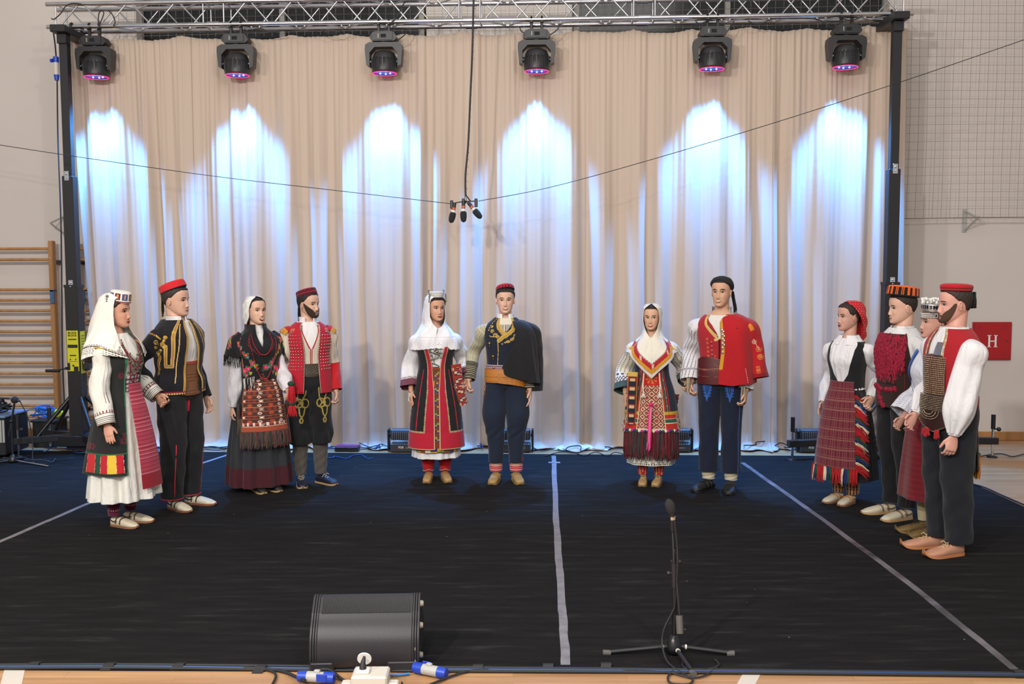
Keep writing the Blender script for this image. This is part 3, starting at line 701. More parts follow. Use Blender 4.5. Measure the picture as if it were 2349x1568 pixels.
m=MB(); m.box((hw*.70,.03,.03),(.16,.10,.06),bev=.01); m.build('foot_block',M['black_plastic'],sk)
m=MB(); m.box((0,.16,.035),(W_*.5,.18,.05)); m.build('handle_recess',M['rubber'],sk)
rub=mat('worn_rubber_foot',lin('8c8579'),.6)
for z,y in((.30,.12),(.21,.06),(.07,.03)):
    m=MB(); m.cyl((hw,y,z),(hw+.016,y,z),.017,12,r2=.013); m.build('side_foot',rub,sk)
m=MB(); m.box((hw-.02,-.019,.12),(.005,.002,.014)); m.build('screw',rub,sk)
m=MB(); m.box((hw-.02,-.017,.06),(.005,.002,.014)); m.build('screw',rub,sk)
# ================= front microphone stand =================
ms=atZ(1546,1500); sd=empty('microphone_stand',(ms.x,ms.y,0),0,'black microphone stand with folded boom at the front edge of the carpet','microphone stand')
def LF(px,py,Y=None): v=atY(px,py,ms.y if Y is None else Y); return v-Vector((ms.x,ms.y,0))
m=MB(); m.lathe([(.001,.105),(.018,.10),(.030,.075),(.042,.04),(.040,.012),(.001,.010)],20); m.build('base_hub',M['dark_metal'],sd)
m=MB(); m.cyl((0,0,.09),(0,0,.56),.0115,12); m.cyl((0,0,.30),(0,0,.56),.0135,12); m.build('pole',M['dark_metal'],sd)
gr=mat('grey_rubber_cap',lin('56534f'),.7)
for (e,lab) in ((atZ(1385,1503)-ms,''),(atZ(1683,1505)-ms,''),(Vector((.05,-.28,0)),'')):
    e.z=.02; u=e.normalized(); m=MB(); m.tube([u*.03+Vector((0,0,.04)),Vector((e.x,e.y,.016))],.011,10); lg=m.build('leg',M['black'],sd)
    m=MB(); m.tube([Vector((e.x,e.y,.016))-u*.035,Vector((e.x,e.y,.016))+u*.004],.015,10); m.build('rubber_cap',gr,lg)
    m=MB(); m.tube([u*.055+Vector((0,0,.038)),u*.065+Vector((0,0,.037))],.0125,10); m.build('collar',M['white_pl'],lg)
zt=LF(1546,1290).z
m=MB(); m.cyl(LF(1548,1345),LF(1546,1285),.017,10); m.cyl(LF(1530,1314),LF(1545,1314),.006,8); m.ball(LF(1534,1314),.012,n=8); m.cyl(LF(1548,1288),LF(1560,1288),.005,8); m.ball(LF(1559,1288),.011,n=8); m.build('boom_clamp',M['black_plastic'],sd)
m=MB(); m.cyl(LF(1552,1330,ms.y-.02),LF(1559,1412,ms.y-.06),.008,8); m.cyl(LF(1546,1290,ms.y-.02),LF(1543,1217,ms.y+.02),.008,8); m.build('boom',M['dark_metal'],sd)
m=MB(); m.cyl(LF(1558,1411,ms.y-.06),LF(1560,1452,ms.y-.08),.018,12); m.build('counterweight',gr,sd)
mc=empty('microphone',LF(1540,1190)+Vector((ms.x,ms.y,0)),0,'black microphone with foam windscreen clipped on the front stand','microphone')
o_=mc.location
def LM(px,py): return atY(px,py,ms.y)-o_
m=MB(); m.cyl(LM(1543,1217),LM(1541,1172),.012,12,r2=.016); m.build('body',M['black'],mc)
m=MB(); m.cyl(LM(1543,1191),LM(1542.5,1184),.0165,12); m.build('ring',M['chrome'],mc)
m=MB(); A=LM(1541,1175);B=LM(1533,1146); P=[A.lerp(B,t) for t in np.linspace(-.1,1.05,9)]; m.tube(P,[.015,.020,.0235,.0245,.025,.0245,.022,.017,.007],16); m.build('foam_windscreen',foam,mc)
cable([atY(1547,1195,ms.y-.02),atY(1553,1250,ms.y-.02),atY(1554,1300,ms.y-.03),atY(1549,1380,ms.y-.02),atY(1543,1402,ms.y-.02),atY(1524,1440,ms.y-.03),atY(1519,1475,ms.y-.05),atY(1530,1515,ms.y-.14),atZ(1560,1540,.012),atZ(1590,1553,.012),atZ(1618,1548,.012),atZ(1645,1530,.012)],.005,M['rubber'],'microphone_cable','black cable running down the front microphone stand to the floor')
cable([atZ(1566,1512,.012),atZ(1570,1530,.012),atZ(1610,1536,.012),atZ(1648,1526,.012),atZ(1640,1512,.012)],.005,M['rubber'],'cable','black cable loop behind the right leg of the front microphone stand')
cable([atZ(1545,1536,.012),atZ(1532,1552,.012),atZ(1540,1566,.012),atZ(1580,1568,.012),atZ(1588,1556,.012),atZ(1560,1548,.012),atZ(1530,1541,.012),atZ(1440,1537,.012),atZ(1350,1534,.012)],.005,M['rubber'],'cable','black cable loop on the parquet in front of the microphone stand')
# cable bundle taped along the front edge
for k,(dy,m_) in enumerate(((0,M['rubber']),(4.5,bc),(8,M['rubber']))):
    cable([atZ(-40,1524+dy,.01),atZ(300,1523+dy,.01),atZ(700,1527+dy+(1 if k else 0),.01),atZ(1170,1531+dy,.01),atZ(1700,1536+dy*.8,.01),atZ(2400,1544+dy*.8,.01)],.0075,m_,'cable',['black cable along the front carpet edge, nearest the carpet','dark blue cable along the front carpet edge, in the middle of the bundle','black cable along the front carpet edge, nearest the camera'][k],group='cables running along the front edge of the carpet',sub=10)
for x,y in((75,1530),(247,1532),(407,1532),(594,1538),(1093,1536),(1254,1534),(1387,1532),(2335,1549)):
    g=atZ(x,y); m=MB(); m.add([(-.028,-.035,.004),(.024,-.035,.004),(.030,-.02,.012),(.034,.0,.024),(.034,.04,.014),(-.018,.04,.014),(-.018,.0,.024),(-.022,-.02,.012)],[(0,1,2,7),(7,2,3,6),(6,3,4,5)]); o=m.build('gaffer_tape_piece',M['gaffer_black']); o.location=(g.x,g.y,0); o.modifiers.new('thick','SOLIDIFY').thickness=.001
    tag(o,{75:'black tape piece nearest the lower left corner holding the cables',247:'second black tape piece from the left on the front cables',407:'third black tape piece from the left on the front cables',594:'black tape piece on the front cables left of the speaker and blue plug',1093:'black tape piece on the front cables right of the speaker',1254:'black tape piece on the front cables just left of the middle tape strip end',1387:'black tape piece on the front cables left of the microphone stand foot',2335:'black tape piece at the lower right corner of the carpet'}[x],'tape','black tape pieces holding the cables at the front edge')
# power distribution in front of the speaker
g=atZ(848,1585); r=empty('power_distribution_box',(g.x,g.y,0),0,'cream power distribution box with an open socket lid in front of the speaker','power box')
m=MB(); m.box((0,.04,.04),(.17,.13,.08),bev=.008); m.box((-.11,.02,.025),(.05,.05,.03),bev=.006); m.box((.11,.02,.025),(.05,.05,.03),bev=.006); m.build('housing',M['white_pl'],r)
m=MB(); m.box((-.035,.03,.088),(.065,.05,.02),bev=.006); sk_=m.build('socket',wm,r)
m=MB(); m.cyl((-.035,.075,.125),(-.035,.083,.128),.034,20); m.build('socket_lid',wm,r)
m=MB(); m.tube([(-.035,.03,.095),(-.035,.035,.125),(-.03,.05,.15)],[.018,.012,.006],10); m.build('plug',M['rubber'],r)
def cee(px,py,ang,lab,z=.03):
    g=atZ(px,py); r=empty('inline_power_connector',(g.x,g.y,z),ang,lab,'connector','blue and grey inline power connectors by the speaker')
    m=MB(); m.cyl((-.05,0,0),(.035,0,0),.026,16); m.box((.0,0,.026),(.03,.02,.02),bev=.004); m.build('housing',M['grey_pl'],r)
    m=MB(); m.cyl((-.095,0,0),(-.05,0,0),.024,16,r2=.028); m.build('collar',M['blue_pl'],r)
    m=MB(); m.cyl((.035,0,0),(.085,0,0),.029,16,r2=.026); m.build('collar',M['blue_pl'],r)
    m=MB(); m.box((.03,-.028,.008),(.05,.008,.04),bev=.003); m.build('lid',M['blue_pl'],r)
    return r
cee(728,1566,math.radians(-8),'blue and grey power connector at the left of the cream power box')
cee(985,1550,math.radians(155),'blue and grey power connector at the right of the cream power box')
cable([atZ(560,1530,.012),atZ(640,1537,.012),atZ(680,1552,.02),atZ(700,1560,.03)],.008,M['rubber'],'cable','black cable running to the left power connector')
cable([atZ(610,1534,.012),atZ(632,1545,.012),atZ(625,1568,.012),atZ(600,1600,.012)],.006,M['rubber'],'cable','thin black cable bending towards the camera left of the speaker')
cable([atZ(720,1538,.02),atZ(755,1535,.03),atZ(785,1558,.012),atZ(820,1570,.012)],.008,M['rubber'],'cable','black cable running between the left connector and the power box')
cable([atY(843,1535,ms.y-.16),atY(855,1517,ms.y-.16),atY(872,1525,ms.y-.17),atY(880,1555,ms.y-.2),atZ(890,1575,.012)],.005,M['rubber'],'cable','thin black cable arching out of the open socket')
cable([atZ(870,1568,.02),atY(882,1540,ms.y-.22),atY(905,1530,ms.y-.2),atY(935,1535,ms.y-.2),atY(950,1555,ms.y-.22),atZ(955,1580,.012)],.006,M['rubber'],'cable','black cable arching in front of the right end of the speaker')
cable([atZ(870,1560,.02),atY(880,1545,ms.y-.2),atY(900,1538,ms.y-.18),atY(915,1550,ms.y-.2),atZ(925,1575,.012)],.005,M['rubber'],'cable','smaller black cable loop in front of the right end of the speaker')
cable([atZ(980,1572,.012),atZ(1030,1552,.012),atZ(1075,1538,.012),atZ(1120,1535,.012)],.006,M['rubber'],'cable','black cable running right from the right power connector')
cable([atZ(895,1548,.012),atZ(915,1547,.012),atZ(940,1544,.012)],.006,mat('bright_blue_cable',lin('2f6fb0'),.4),'cable','short bright blue cable beside the right power connector')
# ================= equipment at far left =================
g=atZ(22,1052); g.x-=.21; r=empty('equipment_rack',(g.x,g.y+.12,0),0,'black equipment rack with grey front rails at the far left','rack')
m=MB(); m.box((-.15,.15,.23),(.62,.5,.40),bev=.01); m.build('case',M['black_plastic'],r)
m=MB(); m.box((-.15,.15,.445),(.64,.52,.025),bev=.006); m.build('top_panel',mat('blue_grey_panel',lin('6f86a5'),.4),r)
for x in(-.12,.06,.12,.15): 
    m=MB(); m.box((x,-.105,.29),(.022,.012,.24),bev=.003); m.build('front_rail',M['grey_pl'],r)
m=MB()
for k in range(3): m.box((-.25,-.102,.36-.09*k),(.22,.006,.07)); 
for k in range(4): m.tube([(-.34+.06*k+.018*math.cos(a),-.108,.18+.018*math.sin(a)) for a in np.linspace(0,2*PI,11)[:-1]],.003,5,closed=True)
m.build('equipment_panel',M['dark_metal'],r)
rt0=(g.x,g.y+.12)
g=atZ(88,1030); r=empty('storage_bin',(g.x+.02,g.y+.25,0),0,'black storage bin holding blue cables beside the left tower','bin')
m=MB(); m.box((0,0,.15),(.26,.3,.30),bev=.01); m.build('bin_body',M['rubber'],r)
m=MB(); m.box((0,0,.30),(.29,.33,.025),bev=.006); m.build('rim',M['black_plastic'],r)
bq=(g.x+.02,g.y+.25)
def tangle(cx,cy,z,w,d,h,n,seed,m,name,lab,r=.006):
    R=random.Random(seed); pts=[]
    for k in range(n): 
        a=k*1.9+R.random(); q_=R.uniform(.35,1); pts.append((cx+w*q_*math.cos(a),cy+d*q_*math.sin(a),z+h*R.random()))
    return cable(pts,r,m,name,lab,cat='cable bundle')
bb_=mat('bright_blue_cables',lin('1d5fae'),.45)
tangle(bq[0]-.06,bq[1],.33,.17,.12,.12,34,3,bb_,'cable_bundle','bundle of bright blue cables heaped on the black bin')
tangle(rt0[0]-.02,rt0[1]+.08,.48,.17,.14,.16,34,5,M['rubber'],'cable_bundle','coiled black cable heaped on the equipment rack at far left',.008)
tangle(rt0[0]-.06,rt0[1]+.0,.48,.14,.10,.10,18,8,bc,'cable_bundle','dark blue cable mixed into the coil on the equipment rack')
yc=mat('neon_yellow_cloth',lin('c6dc1c'),.7,bump=.4,bscale=30)
m=MB(); 
for k,(x,y,z,rr) in enumerate(((0,0,0,.05),(.04,.01,.01,.045),(-.04,0,0,.035),(.02,-.02,.03,.04))): m.ball((x,y,z),rr,n=14,sq=(1,.7,.8))
o=m.build('yellow_cloth',yc,loc=(bq[0]+.09,bq[1]-.02,.36)); tag(o,'crumpled neon yellow cloth lying on the black bin','cloth')
md=o.modifiers.new('rm','REMESH'); md.mode='VOXEL'; md.voxel_size=.008
# mic stand far left
g=atZ(30,1062); r=empty('microphone_stand',(g.x,g.y,0),0,'black microphone stand with silver leg at the far left','microphone stand')
m=MB(); m.lathe([(.001,.10),(.02,.09),(.045,.03),(.04,.01),(.001,.01)],16); m.build('base_hub',M['dark_metal'],r)
m=MB(); m.cyl((0,0,.08),(0,0,.45),.010,10); m.build('pole',M['black'],r)
m=MB(); m.cyl((-.03,0,.28),(.04,0,.62),.011,8); m.ball((0,0,.44),.02,n=8); m.build('boom',M['black'],r)
e=atZ(112,1072)-g; 
m=MB(); m.tube([(.03,0,.03),(e.x,e.y,.014)],.010,8); m.build('leg',mat('silver_leg',(.5,.53,.6),.25,1),r)
m=MB(); m.tube([(-.03,0,.03),(-.3,-.12,.014)],.010,8); m.build('leg',M['black'],r)
m=MB(); m.tube([(0,.03,.03),(.02,.3,.014)],.010,8); m.build('leg',M['black'],r)
mm=empty('microphone',(g.x+.045,g.y,.66),0,'round black microphone on the stand at the far left','microphone')
m=MB(); m.ball((0,0,0),.038,n=14); m.build('grille',foam,mm)
m=MB(); m.cyl((0,0,0),(.055,0,-.012),.016,10,r2=.010); m.build('body',M['black'],mm)
cable([(g.x+.10,g.y,.645),(g.x+.17,g.y+.02,.45),(g.x+.20,g.y+.02,.2),(g.x+.24,g.y-.05,.012),(g.x+.4,g.y-.08,.012)],.005,M['rubber'],'microphone_cable','black cable hanging from the microphone at the far left')
# ================= cloth surfaces =================
def X(h): return np.array(lin(h))
def fab(name,rough=.85,bump=.3,bs=260,sheen=.15,metal=0,spec=.3,wrk=0):
    m=mat(name,(.5,.5,.5),rough,metal,bump,bs,spec=spec,sheen=sheen); nt=m.node_tree
    a=nt.nodes.new('ShaderNodeAttribute'); a.attribute_name='col'; B=nt.nodes['Principled BSDF']; nt.links.new(a.outputs['Color'],B.inputs[0])
    if wrk:
        tc=nt.nodes.new('ShaderNodeTexCoord'); mp=nt.nodes.new('ShaderNodeMapping'); mp.inputs['Scale'].default_value=(1.5,1.5,.55); n=nt.nodes.new('ShaderNodeTexNoise'); n.inputs['Scale'].default_value=9; n.inputs['Detail'].default_value=4; n.inputs['Distortion'].default_value=.9
        bp=nt.nodes.new('ShaderNodeBump'); bp.inputs['Strength'].default_value=wrk; bp.inputs['Distance'].default_value=.03
        nt.links.new(tc.outputs['Object'],mp.inputs[0]); nt.links.new(mp.outputs[0],n.inputs[0]); nt.links.new(n.outputs[0],bp.inputs['Height']); L=B.inputs['Normal'].links[0]; src=L.from_node; nt.links.new(bp.outputs[0],src.inputs['Normal'])
    return m
F_={'wool':fab('woven_wool',.9,.45,330,.12,wrk=.30),'linen':fab('linen_cloth',.85,.3,300,.1,wrk=.55),'velvet':fab('velvet_cloth',.6,.15,200,.5),'leather':fab('leather',.38,.25,120,0,0,.5),'knit':fab('knitted_yarn',.95,.9,160,.2),'metal':fab('metal_ornament',.3,.1,200,0,.9)}
def hermite(xs,Y,xq):
    xs=np.asarray(xs,float); Y=np.asarray(Y,float); d=np.zeros_like(Y)
    h=np.diff(xs)[:,None]; s=np.diff(Y,axis=0)/h
    d[0]=s[0]; d[-1]=s[-1]; d[1:-1]=(s[:-1]*h[1:]+s[1:]*h[:-1])/(h[:-1]+h[1:])
    i=np.clip(np.searchsorted(xs,xq)-1,0,len(xs)-2); hh=h[i]; t=((xq-xs[i])[:,None])/hh
    return (2*t**3-3*t**2+1)*Y[i]+(t**3-2*t**2+t)*hh*d[i]+(-2*t**3+3*t**2)*Y[i+1]+(t**3-t**2)*hh*d[i+1]
class Surf:
    def __init__(s,T,C,AX,AY,RX,RY,E=2.0):
        o=np.argsort(T); T=np.asarray(T,float)[o]
        Y=np.column_stack([np.asarray(C,float)[o],np.asarray(AX,float)[o],np.asarray(AY,float)[o],np.asarray(RX,float)[o],np.asarray(RY,float)[o]])
        s.tq=np.linspace(T[0],T[-1],400); s.Y=hermite(T,Y,s.tq); s.E=E; s.t0,s.t1=T[0],T[-1]
    def at(s,T):
        T=np.asarray(T,float); return [np.interp(T,s.tq,s.Y[:,k]) for k in range(11)]
    def pt(s,A,T,off=0):
        v=s.at(T); sa,ca=np.sin(A),np.cos(A); p=2/s.E
        sx=np.sign(sa)*np.abs(sa)**p; cx=np.sign(ca)*np.abs(ca)**p
        rx=(v[9]+off)*sx; ry=(v[10]+off)*cx
        return np.stack([v[k]+v[3+k]*rx+v[6+k]*ry for k in range(3)],-1)
    def nrm(s,a,t):
        e=1e-3; p=s.pt(np.array([a]),np.array([t]))[0]; q=s.pt(np.array([a+e]),np.array([t]))[0]-s.pt(np.array([a-e]),np.array([t]))[0]
        r=s.pt(np.array([a]),np.array([t+e]))[0]-s.pt(np.array([a]),np.array([t-e]))[0]
        n=np.cross(q,r); n/=np.linalg.norm(n)+1e-9; o=s.pt(np.array([a]),np.array([t]),.01)[0]-p
        return p,(n if n.dot(o)>0 else -n)
def VS(rows,E=2.3):          # rows: z,rx,ry,cy[,cx]
    T=[r[0] for r in rows]; C=[((r[4] if len(r)>4 else 0),r[3],r[0]) for r in rows]
    return Surf(T,C,[(1,0,0)]*len(rows),[(0,-1,0)]*len(rows),[r[1] for r in rows],[r[2] for r in rows],E)
def PS(pts,rx,ry=None,E=2.0,front=(0,-1,0)):
    P=[np.array(p,float) for p in pts]; ry=rx if ry is None else ry; L=[0]
    for i in range(1,len(P)): L.append(L[-1]+np.linalg.norm(P[i]-P[i-1]))
    AX=[];AY=[]; f=np.array(front,float)
    for i in range(len(P)):
        t=P[min(i+1,len(P)-1)]-P[max(i-1,0)]; t/=np.linalg.norm(t)
        y=f-t*f.dot(t); y/=np.linalg.norm(y); x=np.cross(y,t)
        if x[0]<0: x=-x
        AX.append(x);AY.append(y)
    s=Surf(L,P,AX,AY,rx,ry,E); s.L=L[-1]; return s
def gridmesh(name,P,faces_col=None,mtl=None,closed=False,parent=None,thick=0,smooth=True,flip=False):
    nr,nc=P.shape[0],P.shape[1]; I=np.arange(nr*nc).reshape(nr,nc)
    if closed: I=np.concatenate([I,I[:,:1]],1)
    Q=np.stack([I[:-1,:-1],I[:-1,1:],I[1:,1:],I[1:,:-1]],-1).reshape(-1,4)
    if flip: Q=Q[:,::-1]
    me=bpy.data.meshes.new(name); me.vertices.add(nr*nc); me.vertices.foreach_set('co',np.ascontiguousarray(P,dtype=np.float32).ravel())
    n=len(Q); me.loops.add(n*4); me.loops.foreach_set('vertex_index',Q.astype(np.int32).ravel()); me.polygons.add(n)
    me.polygons.foreach_set('loop_start',np.arange(0,n*4,4,dtype=np.int32)); me.polygons.foreach_set('loop_total',np.full(n,4,dtype=np.int32))
    me.polygons.foreach_set('use_smooth',np.full(n,smooth)); me.materials.append(mtl); me.update(calc_edges=True); me.validate()
    if faces_col is not None:
        ca=me.color_attributes.new('col','FLOAT_COLOR','CORNER')
        c=np.ones((n,4,4),np.float32); c[:,:,:3]=faces_col.reshape(n,1,3); ca.data.foreach_set('color',c.ravel())
    o=bpy.data.objects.new(name,me); COL.objects.link(o)
    if parent: o.parent=parent
    if thick: md=o.modifiers.new('thick','SOLIDIFY'); md.thickness=thick; md.offset=-1
    return o
class Pnt:
    """paints real fabric patterns on a metric u,v sheet"""
    def __init__(s,u,v,base):
        s.u,s.v=u,v; s.c=np.ones(u.shape+(3,))*X(base)
    def fill(s,m,c): s.c[m]=X(c); return s
    def rect(s,u0,u1,v0,v1,c): return s.fill((s.u>u0)&(s.u<u1)&(s.v>v0)&(s.v<v1),c)
    def hb(s,v0,v1,c): return s.fill((s.v>v0)&(s.v<v1),c)
    def line(s,pts,w,c):
        d=np.full(s.u.shape,9.)
        for (a,b),(e,f) in zip(pts[:-1],pts[1:]):
            dx,dy=e-a,f-b; L=dx*dx+dy*dy+1e-12; t=np.clip(((s.u-a)*dx+(s.v-b)*dy)/L,0,1)
            d=np.minimum(d,np.hypot(s.u-a-t*dx,s.v-b-t*dy))
        return s.fill(d<w/2,c)
    def mline(s,pts,w,c):
        s.line(pts,w,c); return s.line([(-a,b) for a,b in pts],w,c)
    def dot(s,cu,cv,r,c,ring=0):
        d=np.hypot(s.u-cu,s.v-cv); return s.fill((d<r)&(d>=ring),c)
    def spiral(s,cu,cv,r,w,c,turns=1.5,sg=1,a0=0):
        return s.line([(cu+r*(1-k/24*.75)*math.cos(a0+sg*turns*2*PI*k/24),cv+r*(1-k/24*.75)*math.sin(a0+sg*turns*2*PI*k/24)) for k in range(25)],w,c)
    def dots(s,du,dv,r,c,mask=None,stag=True,u0=0,v0=0):
        row=np.floor((s.v-v0)/dv); uu=s.u-u0+(.5*du*(row%2) if stag else 0)
        m=np.hypot((uu%du)-du/2,((s.v-v0)%dv)-dv/2)<r
        return s.fill(m if mask is None else m&mask,c)
    def cells(s,du,dv,cols,mask=None,seed=1,p=1.0):
        i=np.floor(s.u/du).astype(int); j=np.floor(s.v/dv).astype(int); h=(i*7349+j*9151+seed*31+(i*j)%17*53)%997/997.
        for k,c in enumerate(cols):
            m=(h>=k/len(cols)*p)&(h<(k+1)/len(cols)*p)
            s.fill(m if mask is None else m&mask,c)
        return s
    def flower(s,cu,cv,r,c1,c2,leaf=None):
        if leaf:
            for a in (0.6,2.3,4.4): s.dot(cu+r*1.15*math.cos(a),cv+r*1.15*math.sin(a),r*.55,leaf)
        for k in range(5): s.dot(cu+r*.5*math.cos(k*1.257),cv+r*.5*math.sin(k*1.257),r*.5,c1)
        s.dot(cu,cv,r*.38,c2); return s
def noise1(A,k,seed):
    r=np.random.default_rng(seed); o=np.zeros_like(A)
    for i in range(4): o+=np.sin(A*(k+i*r.uniform(.5,1.5)*k*.4)+r.uniform(0,6))*r.uniform(.4,1)
    return o/2
def cloth(name,surf,parent,a0=-PI,a1=PI,t0=None,t1=None,col='808080',m='wool',cell=.006,off=0,fold=None,thick=.003,R=None,label=None,post=None):
    t0=surf.t0 if t0 is None else t0; t1=surf.t1 if t1 is None else t1
    f=lambda g,x:(g(x) if callable(g) else np.full_like(x,g))
    ts=np.linspace(0,1,9); tt0=f(t0,np.zeros(1))[0]; tt1=f(t1,np.zeros(1))[0]
    tm=np.linspace(min(tt0,tt1),max(tt0,tt1),9); v=surf.at(tm); R=R or float(np.mean((v[9]+v[10])/2))+off
    aw=float(np.max(f(a1,tm)-f(a0,tm))); closed=(not callable(a0)) and (not callable(a1)) and aw>2*PI-1e-4
    c3=np.stack(v[:3],-1); Ln=float(np.sum(np.linalg.norm(np.diff(c3,axis=0),axis=1)))
    rm=float(np.max(np.maximum(v[9],v[10])))
    nc=int(np.clip(aw*rm/cell,12,420)); nr=int(np.clip(Ln/cell,4,420))
    fi=np.linspace(0,1,nc+1); fi=fi[:-1] if closed else fi
    def ev(fi_,fj_):
        I,J=np.meshgrid(fi_,fj_); a_mid=f(a0,np.full_like(I,(tt0+tt1)/2))*(1-I)+f(a1,np.full_like(I,(tt0+tt1)/2))*I
        T=f(t0,a_mid)*(1-J)+f(t1,a_mid)*J; A=f(a0,T)*(1-I)+f(a1,T)*I; return A,T
    A,T=ev(fi,np.linspace(0,1,nr+1)); dr=off+(fold(A,T) if fold else 0); P=surf.pt(A,T,dr)
    if post: P=post(P,A,T)
    fc=(np.arange(nc)+.5)/nc; fr=(np.arange(nr)+.5)/nr; Ac,Tc=ev(fc,fr)
    if callable(col):
        pp=Pnt(Ac*R,Tc,'808080'); pp.A=Ac; col(pp); C=pp.c
    else: C=np.ones(Ac.shape+(3,))*X(col)
    v=surf.at(np.array([(tt0+tt1)/2])); 
    o=gridmesh(name,P,C,F_[m] if isinstance(m,str) else m,closed,parent,thick)
    # outward orientation
    me=o.data; k=len(me.polygons)//2; pc=Vector(me.polygons[k].center); nn=Vector(me.polygons[k].normal)
    Tk=Tc.ravel()[k]; w=surf.at(np.array([Tk])); cc=Vector((w[0][0],w[1][0],w[2][0]))
    if (pc-cc).dot(nn)<0: me.flip_normals()
    if label: o['label']=label
    return o
# ================= people =================
skin_cache={}
def skin(h,rough=.5):
    k=h; L=[int(h[i:i+2],16) for i in(0,2,4)]; h='%02x%02x%02x'%(min(255,L[0]+2),L[1]+4,L[2]+10)
    if k not in skin_cache:
        m=mat('skin',lin(h),rough,0,.12,300,spec=.35,noise=.05,nscale=25); b=m.node_tree.nodes['Principled BSDF']
        b.inputs['Subsurface Weight'].default_value=.12; b.inputs['Subsurface Radius'].default_value=(.012,.005,.003); b.inputs['Subsurface Scale'].default_value=1
        skin_cache[k]=m
    return skin_cache[k]
HH=.236
HN=[0,.04,.10,.20,.32,.45,.58,.70,.80,.90,.96,1.0]
HW=[.018,.032,.044,.055,.063,.069,.073,.0755,.073,.059,.039,.002]
HF=[-.074,-.086,-.0905,-.090,-.088,-.087,-.091,-.092,-.087,-.070,-.046,-.004]
HB=[-.045,-.012,.020,.048,.074,.092,.102,.105,.099,.077,.048,.004]
_q=np.linspace(0,1,200); _H=hermite(HN,np.column_stack([HW,HF,HB]),_q)
def hprof(n,wide=1.0):
    n=np.clip(n,0,1); return np.interp(n,_q,_H[:,0])*wide,np.interp(n,_q,_H[:,1]),np.interp(n,_q,_H[:,2])
EYN,MON=.505,.195
def hfeat(x,n,nose=1.0):
    z=n*HH; ax=np.abs(x); g=lambda c,s:np.exp(-((c)/s)**2)
    o=np.interp(n,[.262,.285,.325,.45,.55,.62],[0,.013,.023,.0125,.005,0])*nose*g(x,np.interp(n,[.28,.34,.55],[.0135,.0115,.0085]))
    o=o+.006*g(ax-.0125,.006)*g(z-.297*HH,.006)
    o=o-.0115*g(ax-.031,.0165)*g(z-EYN*HH,.0105)+.0045*g(ax-.027,.022)*g(z-.59*HH,.0065)
    o=o+.005*g(ax-.040,.018)*g(z-.36*HH,.02)+.0055*g(x,.025)*g(z-MON*HH,.012)-.004*g(x,.02)*g(z-.125*HH,.006)+.007*g(x,.019)*g(z-.055*HH,.013)
    return o
def hpt(A,n,off=0,wide=1,nose=1,feat=True):
    w,yf,yb=hprof(n,wide); cy=(yf+yb)/2; ry=(yb-yf)/2; p=2/2.25
    sa,ca=np.sin(A),np.cos(A); x=(w+off)*np.sign(sa)*np.abs(sa)**p; y=cy-(ry+off)*np.sign(ca)*np.abs(ca)**p
    if feat: y=y-np.where(ca>0,hfeat(x,n,nose),0)
    return np.stack([x,y,n*HH+(off*np.clip((n-.8)/.2,0,1) if not np.isscalar(off) or off else 0)],-1)
def hface(x,n,wide=1,nose=1):
    w,yf,yb=hprof(n,wide); cy=(yf+yb)/2; ry=(yb-yf)/2; u=np.clip(np.abs(x)/np.maximum(w,1e-4),0,.999)
    return cy-ry*(1-u**2.25)**(1/2.25)-hfeat(x,n,nose)
MT={'eye_white':mat('eye_white',(.62,.60,.57),.3),'iris':mat('iris_dark',(.025,.014,.008),.15),'lash':mat('eyelash',(.01,.008,.007),.7),'teeth':mat('teeth',(.75,.72,.66),.3)}
mcache={}
def cm_(name,h,rough=.6,**k):
    key=(name,h,rough)
    if key not in mcache: mcache[key]=mat(name,lin(h),rough,**k)
    return mcache[key]
class Person: pass
def ik(S,W,side,bulge=.05,back=.03,L1=.31,L2=.285):
    S,W=np.array(S,float),np.array(W,float); d=W-S; D=np.linalg.norm(d); 
    a=(L1*L1-L2*L2+D*D)/(2*D) if D<L1+L2 else D*.52; h=math.sqrt(max(0,L1*L1-a*a)) if D<L1+L2 else 0
    u=d/D; o=np.array([side*.30,.95,0.]); o-=u*o.dot(u); o/=np.linalg.norm(o); return S+u*a+o*h
